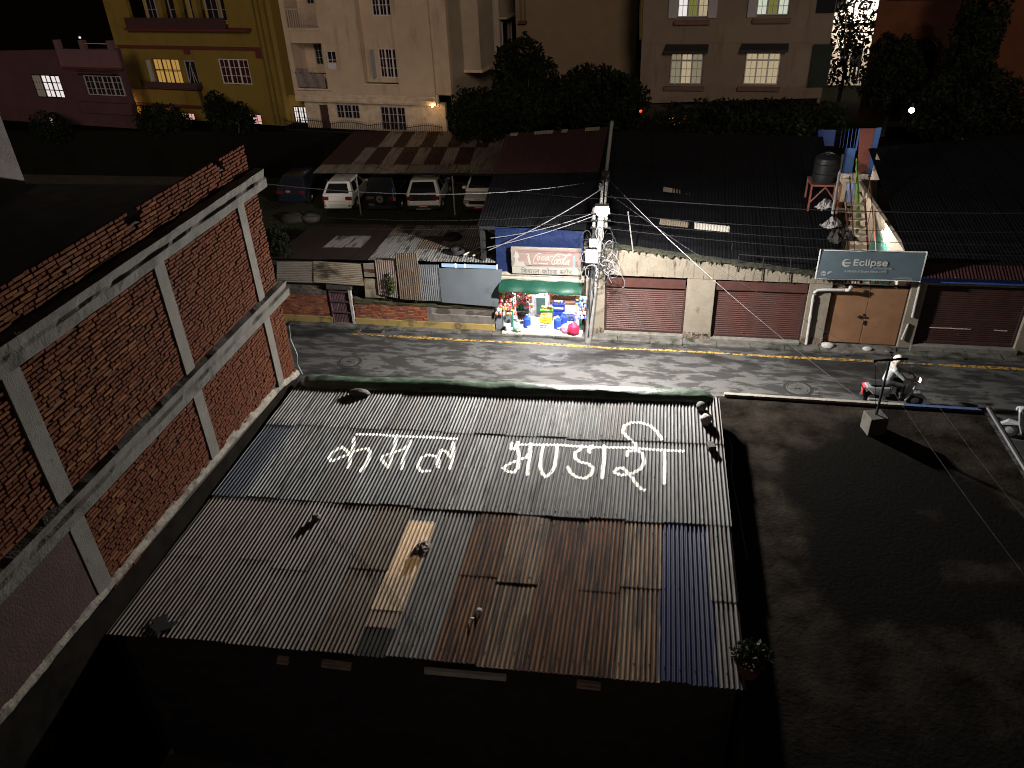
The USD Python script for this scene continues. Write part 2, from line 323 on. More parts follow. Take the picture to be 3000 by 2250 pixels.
def rough_beam(y0, y1, z0, z1, x1, seed, n=90, amp=.03):
    """a cast concrete band with uneven edges: profile swept along the wall"""
    ys = np.linspace(y0, y1, n); P = []
    for k, y in enumerate(ys):
        a = meshkit.fbm(np.array([[y * 2.1, seed, j] for j in range(6)]), 3, seed) - .5
        P.append([(-.05, y, z0 + a[0] * amp), (x1 + a[1] * amp, y, z0 + a[1] * amp), (x1 + a[2] * amp * 1.4, y, (z0 + z1) / 2 - .03 + a[2] * amp * .5), (x1 - .05 + a[3] * amp * 2, y, (z0 + z1) / 2 + .01 + a[3] * amp),
                  (x1 - .02 + a[4] * amp, y, z1 - .03 + a[4] * amp), (-.05, y, z1 + a[5] * amp)])
    P = np.array(P); m = MB().grid(P)
    for e, fl in ((0, 1), (-1, 0)):
        q = P[e]; t = [(0, i, i + 1) for i in range(1, 5)]; m.add(q, [x[::-1] for x in t] if fl else t)
    return m
part(BB, 'ledge', rough_beam(-14.5, .2, 8.36, 8.76, .17, 3, amp=.06), concrete_old)
part(BB, 'ledge', rough_beam(-14.5, .22, 5.72, 6.11, .15, 5, amp=.045), concrete_old)
for i, (a, b) in enumerate(COL):
    zl_ = float(np.interp((a + b) / 2, [-13, -8, -4, -.8, 0], [4.25, 4.15, 4.02, 3.8, 3.6]))
    part(BB, 'column', rbox((-.05, a, 6.1), (.032, b, 8.38), .008), concrete); part(BB, 'column', rbox((-.05, a, zl_ - .05), (.03, b, 5.74), .008), concrete)
mz = MB(); ys = np.linspace(-13, .05, 200); P = []
for y in ys:
    zb = np.interp(y, [-13, -8, -4, -.8, 0], [4.25, 4.15, 4.02, 3.8, 3.6])
    a = meshkit.fbm(np.array([[y * 3.3, 1.5, j] for j in range(3)]), 4, 9)
    P.append([(-.02, y, zb + .12 + .26 * (a[0] - .5)), (.02 + .03 * a[1], y, zb + .06 + .16 * (a[1] - .5)), (.03 + .06 * a[2], y, zb - .02 + .14 * (a[2] - .5)), (-.03, y, zb - .07)])
part(BB, 'plaster_fillet', mz.grid(P), M('fillet_plaster', (.24, .215, .175), (.36, .33, .27), 5, .9, bump=1, bscale=18, c3=(.1, .085, .07), scale3=4, cut3=(.5, .66)), smooth=True)
part(BB, 'lower_wall', MB().box((-.05, -15, 0), (-.02, 0, 3.6)).hexa([(-.05, -13, 3.6), (-.05, 0, 3.6), (-.02, 0, 3.6), (-.02, -13, 3.6), (-.05, -13, 4.24), (-.05, 0, 3.65), (-.02, 0, 3.65), (-.02, -13, 4.24)]), M('shade_black_wall', (.004, .0035, .003), (.007, .006, .005), 3, 1.0, spec=0))  # near-black colour stands in for shade in the gap beside the roof
part(BB, 'roof_slab', MB().box((-7, -14.5, 8.4), (-.31, -.02, 8.43)), M('dark_roof_slab', (.03, .03, .028), (.05, .045, .04), 2, .9))
tw = onY(50, 470, 14.6); twl = np.linalg.inv(BB.M)[:3, :3] @ tw + np.linalg.inv(BB.M)[:3, 3]
part(BB, 'stair_tower', MB().box((twl[0] - 3.2, twl[1] - 2.5, 8.43), (twl[0], twl[1], 13.6)), M('grey_render', (.05, .043, .042), (.06, .052, .05), 2, .9, bump=.2))
part(BB, 'tower_band', MB().box((twl[0] - .3, twl[1] - 2.52, 10.1), (twl[0] + .015, twl[1] + .015, 10.14)), concrete_old)
single('loose_cable', MB().tube([onY(847.7, 955, 15.62), onY(850, 991, 15.62), onY(860, 1015, 15.64), onY(870.6, 1039, 15.64), onY(872, 1068, 15.64), onY(878, 1082, 15.62), onY(886, 1096, 15.6)], .011, 5),
       M('pale_cable', (.4, .4, .38), rough=.6), 'thin pale cable hanging down the street corner of the brick building', 'cable')

# ================================================================== the building under the big corrugated roof
RP, RR = np.array([-8.40, 7.22, 0]), math.radians(0.5); RZ = 3.50
TB = thing('tin_roofed_building', 'single storey building under a big rusty corrugated roof with painted white letters', 'building', RP, RR)
TBi = np.linalg.inv(TB.M)
def uv(px, py, z=RZ + .02): p = TBi[:3, :3] @ onZ(px, py, z) + TBi[:3, 3]; return p[0], p[1] - SKW * p[0]
PITCHC, DEP, SKW = .0762, .012, .036   # the sheets' ends run slightly askew to their ribs
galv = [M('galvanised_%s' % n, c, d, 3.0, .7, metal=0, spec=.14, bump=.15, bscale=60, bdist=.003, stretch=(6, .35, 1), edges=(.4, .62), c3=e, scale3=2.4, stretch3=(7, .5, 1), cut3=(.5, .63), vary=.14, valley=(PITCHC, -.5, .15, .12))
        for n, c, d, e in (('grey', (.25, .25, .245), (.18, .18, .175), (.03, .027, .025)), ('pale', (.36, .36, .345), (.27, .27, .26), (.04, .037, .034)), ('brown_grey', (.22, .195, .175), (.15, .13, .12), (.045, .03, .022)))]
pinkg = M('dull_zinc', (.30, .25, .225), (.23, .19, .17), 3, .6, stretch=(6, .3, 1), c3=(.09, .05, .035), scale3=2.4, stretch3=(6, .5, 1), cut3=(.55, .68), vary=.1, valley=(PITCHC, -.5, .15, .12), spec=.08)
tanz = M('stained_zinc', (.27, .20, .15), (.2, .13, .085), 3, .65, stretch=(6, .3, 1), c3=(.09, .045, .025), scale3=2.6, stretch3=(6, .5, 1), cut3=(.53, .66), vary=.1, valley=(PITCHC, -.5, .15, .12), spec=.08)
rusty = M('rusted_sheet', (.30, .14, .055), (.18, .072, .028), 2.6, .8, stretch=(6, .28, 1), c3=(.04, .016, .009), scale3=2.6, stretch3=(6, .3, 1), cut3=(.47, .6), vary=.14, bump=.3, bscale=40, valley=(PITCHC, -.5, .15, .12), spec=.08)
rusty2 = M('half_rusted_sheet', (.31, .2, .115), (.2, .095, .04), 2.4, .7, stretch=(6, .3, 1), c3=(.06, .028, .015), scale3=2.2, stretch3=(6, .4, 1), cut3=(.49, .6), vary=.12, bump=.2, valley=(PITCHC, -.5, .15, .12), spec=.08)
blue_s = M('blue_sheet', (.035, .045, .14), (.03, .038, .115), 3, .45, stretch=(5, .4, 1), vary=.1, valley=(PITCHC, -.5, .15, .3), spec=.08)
dkblue_s = M('dark_blue_sheet', (.022, .03, .045), (.04, .052, .075), 3, .45, stretch=(5, .4, 1), c3=(.01, .01, .012), scale3=2.5, cut3=(.55, .64))
amber_s = M('amber_fibreglass', (.55, .41, .28), (.45, .31, .18), 4, .5, stretch=(5, .6, 1), c3=(.2, .1, .04), scale3=14, cut3=(.58, .74), trans=.45, bump=.3, bscale=90, valley=(PITCHC, -.6, .1, .45))
black_s = M('black_sheet', (.012, .011, .01), (.02, .018, .016), 4, .8, spec=.05, stretch=(5, .4, 1))
roof_sheets = []
def corr(u): return DEP * math.cos(2 * math.pi * u / PITCHC)
def sheet_mesh(u0, u1, v0, v1, z0, seed, nv=9, skew=0.0, dep=DEP, lift=.004):
    us = np.arange(u0, u1 + 1e-6, PITCHC / 8); vs = np.linspace(v0, v1, nv)
    U, V = np.meshgrid(us, vs, indexing='ij'); w = (meshkit.fbm(np.stack([U * 1.4, V * 1.1, np.full_like(U, seed)], -1), 3, seed) - .5) * .016
    Z = z0 + dep * np.cos(2 * np.pi * U / PITCHC) * (1 + .12 * np.sin(U * 5 + seed)) + w + lift * (U - u0) / (u1 - u0)
    edge = (np.random.default_rng(seed).random(len(us)) - .5) * .012
    Vv = V + skew * (U - u0); Vv[:, 0] += edge; Vv[:, -1] += edge
    return MB().grid(np.stack([U, Vv + SKW * U, Z], -1)), (us, vs, Z)
def roof_sheet(u0, u1, v0, v1, z0, mat, seed, label=None, skew=0.0):
    m, g3 = sheet_mesh(u0, u1, v0, v1, z0, seed, skew=skew); part(TB, 'roof_sheet', m, mat, label=label, smooth=50); roof_sheets.append((u0, u1, v0, v1, skew, g3))
def roof_z(u, v):
    best = RZ
    for u0, u1, v0, v1, sk, (us, vs, Z) in roof_sheets:
        if u0 <= u <= u1 and v0 <= v - sk * (u - u0) <= v1:
            i = min(max((u - us[0]) / (us[1] - us[0]), 0), len(us) - 1.001); j = min(max((v - sk * (u - u0) - vs[0]) / (vs[1] - vs[0]), 0), len(vs) - 1.001)
            a, b = int(i), int(j); s, t = i - a, j - b
            best = max(best, Z[a, b] * (1 - s) * (1 - t) + Z[a + 1, b] * s * (1 - t) + Z[a, b + 1] * (1 - s) * t + Z[a + 1, b + 1] * s * t)
    return best
vA, vAB, vBC = 7.74, uv(1450, 1275)[1], uv(1400, 1497)[1]
W = PITCHC * 9
def row(v0, v1, z0, mats, seed, cuts=None, jitter=.03):
    u, k = -.02, 0
    while u < 10.02:
        e = min(u + W, 10.12)
        if e - u > .15:
            mt, lb = mats(u + W / 2)
            roof_sheet(u - PITCHC * .6, e, v0 + rng.uniform(-jitter, jitter), v1 + .12, z0 + (k % 2) * .003 + rng.uniform(0, .002), mt, seed + k, lb, skew=rng.uniform(-.004, .004))
        u, k = e, k + 1
uG0, uG1, uR, uB0, uB1 = uv(1200, 1525)[0], uv(1281, 1527)[0], uv(1395, 1530)[0], uv(1940, 1535)[0], uv(2076, 1540)[0]
def matsC(u):
    if u < 2.1: return pinkg, None
    if u < uG0 - .3: return tanz if u > 3.2 else pinkg, None
    if u < uR: return galv[2], 'plain grey sheet beside the amber one'
    if u < uB0: return (rusty if int(u * 1.47) % 3 else rusty2), None
    return galv[2], None
def row_list(edges, v0, v1, z0, seed):
    for k, (a, b, mt, lb) in enumerate(edges):
        roof_sheet(a - PITCHC * .5, b, v0 + rng.uniform(-.03, .03), v1 + .12, z0 + (k % 2) * .003, mt, seed + k, lb, skew=rng.uniform(-.004, .004))
eC = []; u = -.02
while u < uG0 - .05: e = u + W if u + W < uG0 - .3 else uG0; eC.append((u, e, *matsC(u + .3))); u = e
eC.append((uG0, uG1, None, None)); u = uG1
for stop in (uR, uB0):
    n = max(1, round((stop - u) / W)); w_ = (stop - u) / n
    for i in range(n): eC.append((u, u + w_, *matsC(u + w_ / 2))); u += w_
eC.append((uB0, (uB0 + uB1) / 2, blue_s, 'blue painted sheet')); eC.append(((uB0 + uB1) / 2, uB1, blue_s, 'blue painted sheet')); eC.append((uB1, 10.1, galv[2], None))
vC2 = uv(1300, 1690)[1]
lowC = [(a, b, (m or amber_s), l) for a, b, m, l in eC]
for k, (a, b, mt, lb) in enumerate(eC):
    if mt is None:                                               # the amber sheet: a short black end, then brown, then amber fibreglass
        v1g, vm, v0g = uv(1240, 1525)[1], uv(1170, 1690)[1], uv(1130, 1775)[1]
        roof_sheet(a - .03, b, 0 - .02, .62, RZ, black_s, 400, 'black end of the amber sheet'); roof_sheet(a - .03, b, .55, vm, RZ + .003, M('brown_fibreglass', (.10, .055, .03), (.06, .035, .02), 4, .6, stretch=(5, .5, 1), c3=(.05, .03, .02), scale3=3), 401)
        roof_sheet(a - .03, b, vm - .75, v1g, RZ + .008, amber_s, 402, 'translucent amber sheet lit from below'); roof_sheet(a - .03, b, v1g - .05, vBC + .1, RZ + .004, galv[0], 403)
        continue
    two = (k % 3 != 1) and mt is not blue_s
    if two:
        roof_sheet(a - PITCHC * .5, b, rng.uniform(-.04, .02), vC2 + .15, RZ + (k % 2) * .003, mt if k % 2 else (tanz if mt is pinkg and k > 3 else mt), 410 + k, lb, skew=rng.uniform(-.004, .004))
        roof_sheet(a - PITCHC * .5, b, vC2 + rng.uniform(-.12, .12), vBC + .12, RZ + .010 + (k % 2) * .003, mt, 440 + k, lb, skew=rng.uniform(-.004, .004))
    else: roof_sheet(a - PITCHC * .5, b, rng.uniform(-.04, .02), vBC + .12, RZ + .004 + (k % 2) * .003, mt, 470 + k, lb, skew=rng.uniform(-.004, .004))
uD = uv(775, 1350)[0]
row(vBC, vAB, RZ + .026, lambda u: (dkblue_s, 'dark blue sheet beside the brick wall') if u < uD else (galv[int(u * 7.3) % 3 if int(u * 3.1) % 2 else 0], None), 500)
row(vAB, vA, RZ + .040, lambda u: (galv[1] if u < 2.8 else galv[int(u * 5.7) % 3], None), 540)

# letters brushed on the sheets: they follow every corrugation
def zA(p): return [(940 + x / 5.267, 1240 + y / 5.267) for x, y in p]
def zB(p): return [(1460 + x / 3.95, 1220 + y / 3.95) for x, y in p]
SA = [[(560, 162), (930, 170), (1180, 195), (1600, 205), (2085, 235)], [(255, 380), (180, 450), (130, 530), (150, 575)], [(180, 578), (300, 520), (440, 470)], [(280, 390), (320, 360), (380, 400), (430, 450)],
      [(505, 215), (505, 330), (480, 440), (450, 560), (420, 680)], [(500, 430), (600, 400), (720, 380), (765, 450), (730, 560), (680, 650), (620, 735)],
      [(1175, 180), (1130, 350), (1090, 500), (1045, 675), (985, 615), (930, 545), (950, 500), (1050, 470), (1240, 405), (1340, 340)], [(1380, 265), (1330, 380), (1280, 530), (1240, 695)],
      [(1780, 505), (1640, 480), (1540, 530), (1490, 620), (1510, 700), (1570, 740), (1670, 725)], [(1855, 400), (1810, 510), (1780, 620)], [(1825, 560), (1805, 670)], [(1890, 415), (1950, 440), (1990, 510)],
      [(2050, 290), (2020, 420)], [(2060, 370), (2020, 560), (1995, 690)]]
SB = [[(250, 320), (700, 325), (1100, 350), (1500, 355), (1900, 385), (2140, 395)], [(150, 300), (140, 370), (200, 370), (225, 290)],
      [(215, 340), (235, 420), (235, 520), (225, 600), (180, 645), (100, 630), (55, 590), (120, 545), (240, 495)], [(260, 490), (330, 465), (375, 400)], [(375, 310), (365, 450), (345, 560), (338, 670)],
      [(520, 320), (495, 450), (485, 570), (505, 650), (550, 695), (600, 660), (650, 580), (670, 450), (680, 320)],
      [(960, 330), (950, 380), (890, 410), (885, 470), (940, 520), (1040, 540), (1095, 590), (1080, 660), (1000, 710), (910, 695), (840, 650), (805, 580)], [(1080, 330), (1080, 365), (1045, 380), (1055, 410)],
      [(1225, 335), (1225, 480), (1210, 600), (1200, 705)],
      [(1490, 450), (1500, 395), (1620, 390), (1670, 430), (1690, 520), (1650, 600), (1560, 650), (1500, 665), (1420, 675), (1340, 640), (1380, 595), (1440, 590), (1490, 640), (1540, 690), (1600, 780), (1650, 830), (1690, 845)],
      [(1600, 370), (1590, 310), (1500, 250), (1440, 180), (1460, 110), (1540, 70), (1640, 70), (1760, 110), (1840, 180), (1890, 265)], [(1920, 380), (1925, 550), (1920, 770)]]
letter_paint = M('letter_paint', (.72, .72, .66), (.58, .585, .54), 7, .7, c3=(.26, .25, .22), scale3=22, cut3=(.58, .74))
cell = PITCHC / 8
for word, strokes in (('painted_word', [zA(s) for s in SA]), ('painted_word', [zB(s) for s in SB])):
    shape = unary_union([LineString([uv(x, y, RZ + .045) for x, y in s]).buffer(.039, 6) for s in strokes])
    shape = affinity.scale(shape, 1, 1)
    x0, y0, x1, y1 = shape.bounds; us = np.arange(math.floor(x0 / cell) * cell, x1 + cell, cell); vs = np.arange(y0, y1 + .012, .012)
    uc, vc = np.meshgrid(us[:-1] + cell / 2, vs[:-1] + .006, indexing='ij'); ins = contains_xy(shape, uc, vc)
    ins &= nrg.random(ins.shape) > .025
    need = np.zeros((len(us), len(vs)), bool); ii, jj = np.nonzero(ins)
    for a, b in ((0, 0), (1, 0), (0, 1), (1, 1)): need[ii + a, jj + b] = True
    Zg = np.zeros(need.shape)
    for a, b in zip(*np.nonzero(need)): Zg[a, b] = roof_z(us[a], vs[b]) + .0035
    idx = np.arange(need.size).reshape(need.shape); Ug, Vg = np.meshgrid(us, vs, indexing='ij')
    fc_ = np.vstack([np.stack([idx[ii, jj], idx[ii + 1, jj], idx[ii + 1, jj + 1]], 1), np.stack([idx[ii, jj], idx[ii + 1, jj + 1], idx[ii, jj + 1]], 1)])
    part(TB, word, trimesh.Trimesh(vertices=np.stack([Ug, Vg + SKW * Ug, Zg], -1).reshape(-1, 3), faces=fc_, process=False), letter_paint, smooth=50, label='shorter white painted word in Devanagari letters' if strokes[0][0][0] < 1300 else 'longer white painted word in Devanagari letters')
def wallq(u0, v0, u1, v1, z1): return MB().hexa([(u0, v0 + SKW * u0, 0), (u1, v0 + SKW * u1, 0), (u1, v1 + SKW * u1, 0), (u0, v1 + SKW * u0, 0), (u0, v0 + SKW * u0, z1), (u1, v0 + SKW * u1, z1), (u1, v1 + SKW * u1, z1), (u0, v1 + SKW * u0, z1)])
drk = M('dark_render', (.035, .03, .027), (.055, .047, .042), 3, .9)
part(TB, 'side_wall', wallq(9.88, .1, 9.98, 7.75, 3.45), drk); part(TB, 'front_wall', wallq(.1, 7.6, 9.87, 7.72, 3.44), drk); part(TB, 'back_wall', wallq(.1, .08, 9.87, .2, 3.45), drk)
# the green tarpaulin rolled along the street edge
P = []
for k, u in enumerate(np.linspace(-.05, 10.0, 140)):
    s = min(1, (u + .06) / .25, (10.03 - u) / .3) ** .5 if 0 < (u + .06) < .25 or 10.03 - u < .3 else 1
    r = []
    for j in range(11):
        a = math.pi * (j / 10) ; w = meshkit.fbm(np.array([[u * 1.7, a * 1.2, 2.2]]), 4, 5)[0] - .5
        r.append((u, 7.86 + SKW * u + .27 * s * math.cos(math.pi - a) + .1 * w, RZ - .01 + (.2 * s + .1 * w) * math.sin(a) + (0 if 0 < j < 10 else -.05)))
    P.append(r)
part(TB, 'rolled_tarpaulin', MB().grid(P), M('green_tarp', (.04, .075, .045), (.09, .125, .09), 3.5, .3, spec=.6, bump=.4, bscale=14, bdist=.02, c3=(.02, .025, .018), scale3=2, cut3=(.5, .62)), smooth=True)
tl = MB()
for a, b, h in ((uv(1243, 1962, 3.4), uv(1482, 1983, 3.4), .12), ):
    a, b = (a[0], a[1] + SKW * a[0]), (b[0], b[1] + SKW * b[0])
    tl.hexa([(a[0], a[1] - .02, 3.32), (b[0], b[1] - .02, 3.32), (b[0], b[1] + .04, 3.32), (a[0], a[1] + .04, 3.32), (a[0], a[1] - .02, 3.42), (b[0], b[1] - .02, 3.42), (b[0], b[1] + .04, 3.42), (a[0], a[1] + .04, 3.42)])
part(TB, 'eave_board', tl, M('grey_board', (.36, .33, .31), (.28, .26, .24), 6, .7), 'pale board under the near eave')
for (x0, y0), (x1, y1) in (((944, 1940), (1030, 1950)), ((814, 1930), (846, 1934)), ((1690, 2000), (1760, 2006))):
    a, b = uv(x0, y0, 3.35), uv(x1, y1, 3.35); a = (a[0], a[1] + SKW * a[0])
    part(TB, 'eave_bracket', MB().box((a[0], a[1] - .06, 3.3), (b[0], a[1], 3.35)).box((a[0], a[1] - .03, 3.36), (b[0], a[1] + .04, 3.385)), M('faded_red_board', (.2, .13, .11), (.26, .2, .18), 9, .7))
bolt = MB()
for v_ in (.25, vC2 + .1, 3.2, vBC + .12, vBC + 1.3, vAB + .1, vA - .3):
    for u_ in np.arange(.2, 10, PITCHC * 3): 
        if rng.random() < .8: uu = round(u_ / PITCHC) * PITCHC; vv = v_ + rng.uniform(-.03, .03); bolt.lathe([(.012, 0), (.010, .008), (0, .011)], (uu, vv + SKW * uu, roof_z(uu, vv) - .002), 6)
part(TB, 'roof_bolts', bolt, M('bolt_tar', (.02, .018, .017), rough=.8), kind='stuff')

def on_roof(px, py, z=RZ + .05): return onZ(px, py, z)
stone_dk = M('dark_stone', (.05, .045, .042), (.09, .08, .075), 14, .9, bump=.6, bscale=40); stone_lt = M('pale_stone', (.3, .29, .28), (.2, .19, .185), 16, .9, bump=.6, bscale=40)
single('roof_stone', rock(on_roof(2054, 1190, 3.62), .13, 3, (.8, 1.2, .75)), stone_dk, 'dark stone on the roof, behind the pale stone at its right edge', 'stone', smooth=40)
single('roof_stone', rock(on_roof(2068, 1230, 3.62), .15, 5, (.8, 1.1, .8)), stone_lt, 'pale grey stone on the right edge of the corrugated roof', 'stone', smooth=40)
single('roof_brick', MB().mesh(rbox((-.08, -.1, 0), (.08, .11, .09), .012)).t()[0] @ rotz(.3).T + on_roof(2083, 1312, 3.55) if False else (lambda v, f: (v @ rotz(.3).T + on_roof(2083, 1312, 3.55), f))(*va(rbox((-.08, -.1, 0), (.08, .11, .09), .012))), stone_dk, 'small brown brick below the two stones on the roof', 'brick')
single('roof_lump', rock(on_roof(926, 1516, 3.57), .085, 8, (1, 1, .8)), stone_dk, 'round dark stone on the left half of the roof above the stained sheets', 'stone', smooth=40)
single('roof_rubble', rock(on_roof(1053, 1152, 3.60), .2, 11, (1.3, .6, .5)), stone_dk, 'black lump lying against the rolled tarpaulin, left of its middle', 'stone', smooth=40)
single('roof_scrap', (lambda c: MB().poly(Polygon([(.2 * (1 + .7 * math.sin(k * 2.3) * math.cos(k)) * math.cos(k * .42), .17 * (1 + .6 * math.sin(k * 1.7)) * math.sin(k * .42)) for k in range(15)]).buffer(0), .012, frame4((c[0], c[1], 3.525), (1, 0, 0), (0, 1, 0), (0, 0, 1))))(on_roof(475, 1832, 3.53)), black_matt, 'black scrap of plastic at the near left corner of the roof', 'plastic scrap', smooth=40)
for k, (x, y, s) in enumerate(((1404, 1787, .045), (1383, 1812, .03))):
    single('paper_scrap', rock(on_roof(x, y, 3.535), s, 20 + k, (1.2, 1, .4)), stone_lt, ('larger' if k == 0 else 'smaller') + ' of two pale scraps lying on the rusty sheets', 'scrap')
def crumple(c, w, d, h, seed, n=26, rot=.4):
    U, V = np.meshgrid(np.linspace(-1, 1, n), np.linspace(-1, 1, n), indexing='ij'); q = np.stack([U * 2.2, V * 2.2, np.full_like(U, seed)], -1)
    X = U * w * (1 + .5 * (meshkit.fbm(q, 3, seed) - .5)) + .25 * w * (meshkit.fbm(q * 1.6, 3, seed + 1) - .5); Y = V * d * (.35 + .75 * meshkit.fbm(q * .8, 2, seed + 5)) + .3 * d * (meshkit.fbm(q * 1.7, 3, seed + 2) - .5)
    Zz = h * np.maximum(0, 1.5 * meshkit.fbm(q * 2.3, 4, seed + 3) - .35) * np.clip(1.2 - U * U - V * V * .8, .12, 1)
    P = np.stack([X, Y, Zz], -1) @ rotz(rot).T + np.asarray(c); return MB().grid(P)
single('roof_rag', crumple(on_roof(1232, 1612, 3.53), .13, .3, .16, 4, rot=-.25), M('grey_rag', (.11, .085, .075), (.16, .13, .12), 12, .9, bump=.5, bscale=50), 'crumpled grey rag across the amber sheet of the roof', 'rag', smooth=60)
single('roof_wire', MB().tube([(*on_roof(x, y, 3.53)[:2], 3.531) for x, y in ((950, 1540), (1010, 1590), (1080, 1655), (1120, 1700), (1200, 1790), (1250, 1840))], .003, 4), black_matt, 'thin black wire lying slantwise over the lower roof', 'wire')
hz = [(2129, 1272), (2141, 1296), (2145, 1330), (2142, 1380), (2152, 1440), (2163, 1490), (2175, 1560), (2189, 1640)]
single('garden_hose', MB().tube([onZ(x, y, 3.3) for x, y in hz], .012, 6), M('green_hose', (.02, .09, .07), rough=.4), 'thin green hose hanging along the right side of the corrugated roof', 'hose')
pc = on_roof(2190, 1968, RZ + .02)
pp = thing('potted_plant', 'dark leafy plant in a round pot on the near right roof corner', 'plant pot', pc)
part(pp, 'pot', MB().lathe([(0, 0), (.15, 0), (.21, .26), (.235, .27), (.235, .31), (.205, .31), (.2, .27), (0, .27)], (0, 0, 0), 20), M('clay_pot', (.06, .025, .02), (.09, .04, .03), 8, .85), smooth=35)
def leaf_cloud(n, c, rad, size, seed, shell=.0, flat=1.0, gaps=.0, fr=1.3):
    """n leaf-sized faces through a lumpy volume"""
    g = np.random.default_rng(seed); m = 0; P = []
    while m < n:
        q = g.normal(size=(n * 3, 3)); q /= np.linalg.norm(q, axis=1, keepdims=True); r = g.random((len(q), 1)) ** (1 / 3)
        if shell: r = 1 - (1 - r) * (1 - shell)
        bump = .62 + .75 * meshkit.fbm(q * fr + seed, 3, seed)[:, None]; keep = meshkit.fbm(q * r * 2.6 + seed * 1.3, 3, seed + 4) > gaps
        P.append((q * r * bump * np.asarray(rad))[keep]); m += len(P[-1])
    p = np.vstack(P)[:n] + np.asarray(c); a = g.normal(size=(n, 3)); a /= np.linalg.norm(a, axis=1, keepdims=True); b = np.cross(a, g.normal(size=(n, 3))); b /= np.linalg.norm(b, axis=1, keepdims=True)
    s = size * (.6 + .8 * g.random((n, 1))); v = np.stack([p - a * s, p - b * s * .45, p + a * s, p + b * s * .45], 1).reshape(-1, 3); i = np.arange(n)[:, None] * 4
    return MB().add(v, np.hstack([i, i + 1, i + 2, i + 3]))
def leafm(name, c1, c2): return M(name, c1, c2, 1.4, .75, spec=.12, vary=.3, island=True, trans=.18)
leaf_dk = leafm('dark_leaves', (.006, .009, .004), (.016, .022, .009)); leaf_gn = leafm('green_leaves', (.03, .055, .018), (.06, .09, .03)); leaf_br = leafm('bright_leaves', (.07, .13, .03), (.1, .17, .04))
bark = M('bark', (.06, .045, .035), (.09, .07, .055), 12, .95, bump=.8, bscale=30)
part(pp, 'foliage', leaf_cloud(420, (0.03, 0, .36), (.3, .26, .17), .045, 31), leaf_dk)

# ================================================================== the flat concrete roof to the right
FZ = 3.1
FB = thing('flat_roofed_building', 'flat concrete roof stained dark, its right and near parts darkened in colour, with a low lit kerb along the street', 'building')
fx0, fx1, fy1 = 1.66, 7.62, 16.42
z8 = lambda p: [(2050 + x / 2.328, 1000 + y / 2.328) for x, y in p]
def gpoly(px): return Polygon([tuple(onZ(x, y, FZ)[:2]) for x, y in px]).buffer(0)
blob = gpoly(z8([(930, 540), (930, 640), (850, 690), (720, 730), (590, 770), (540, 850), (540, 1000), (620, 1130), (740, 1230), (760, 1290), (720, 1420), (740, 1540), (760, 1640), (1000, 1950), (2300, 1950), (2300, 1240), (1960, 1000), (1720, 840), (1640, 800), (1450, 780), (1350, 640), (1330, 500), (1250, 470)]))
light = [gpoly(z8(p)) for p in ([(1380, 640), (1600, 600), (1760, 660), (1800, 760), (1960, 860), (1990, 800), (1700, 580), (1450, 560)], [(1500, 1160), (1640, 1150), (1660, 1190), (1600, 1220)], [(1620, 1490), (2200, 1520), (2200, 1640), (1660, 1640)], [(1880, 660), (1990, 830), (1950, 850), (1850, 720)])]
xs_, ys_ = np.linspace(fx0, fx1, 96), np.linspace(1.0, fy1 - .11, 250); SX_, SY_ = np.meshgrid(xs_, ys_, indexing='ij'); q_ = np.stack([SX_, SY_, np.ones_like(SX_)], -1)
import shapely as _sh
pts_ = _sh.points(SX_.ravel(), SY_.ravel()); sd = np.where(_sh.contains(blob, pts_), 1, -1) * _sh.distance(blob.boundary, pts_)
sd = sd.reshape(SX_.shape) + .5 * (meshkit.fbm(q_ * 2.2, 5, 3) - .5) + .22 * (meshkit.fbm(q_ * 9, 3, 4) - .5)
stain_shade = np.clip(.5 + sd / .3, 0, 1)  # stain blob, with the right part of the slab painted dark too
stain_shade = np.maximum(stain_shade, np.clip((9.5 - SY_ + 1.6 * (meshkit.fbm(q_ * 1.1, 4, 17) - .5)) / 3.0, 0, .8))  # near end darkened in colour, as shade against the street lamp
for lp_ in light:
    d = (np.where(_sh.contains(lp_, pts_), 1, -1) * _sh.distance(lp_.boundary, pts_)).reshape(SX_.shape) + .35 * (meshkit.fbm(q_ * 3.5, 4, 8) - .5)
    stain_shade = np.minimum(stain_shade, 1 - .6 * np.clip(.5 + d / .16, 0, 1))
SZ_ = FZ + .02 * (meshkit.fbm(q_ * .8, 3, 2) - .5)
usdkit.material(stage, '/World/Looks/stain_shade_slab', {'g': ('geometry', {}), 'n1': ('noise_texture', {'scale': 1.3, 'detail': 9.0, 'roughness': .62}), 'r1': ('rgb_ramp', {'ramp': [(.36, (.006, .005, .004)), (.5, (.014, .0115, .0095)), (.7, (.027, .0225, .0185))]}),
    'n2': ('noise_texture', {'scale': 14.0, 'detail': 5.0}), 'a': ('attribute', {'attribute': 'stain_shade'}), 'x': ('mix', {'color2': (.006, .0055, .005)}), 'rg': ('map_range', {'to_min': .9, 'to_max': .6}), 'b': ('bump', {'strength': .6, 'distance': .02}), 'p': ('principled_bsdf', {'specular_ior_level': .0})},
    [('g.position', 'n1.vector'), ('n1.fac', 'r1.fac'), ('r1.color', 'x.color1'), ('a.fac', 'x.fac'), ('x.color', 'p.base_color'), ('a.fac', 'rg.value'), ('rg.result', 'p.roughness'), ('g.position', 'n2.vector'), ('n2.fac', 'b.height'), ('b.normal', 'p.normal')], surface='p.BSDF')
sl = part(FB, 'roof_slab', MB().grid(np.stack([SX_, SY_, SZ_], -1)), UsdShade.Material.Get(stage, '/World/Looks/stain_shade_slab'), smooth=True)
UsdGeom.PrimvarsAPI(sl.prim).CreatePrimvar('stain_shade', Sdf.ValueTypeNames.FloatArray, 'vertex').Set([float(t) for t in stain_shade.ravel()])
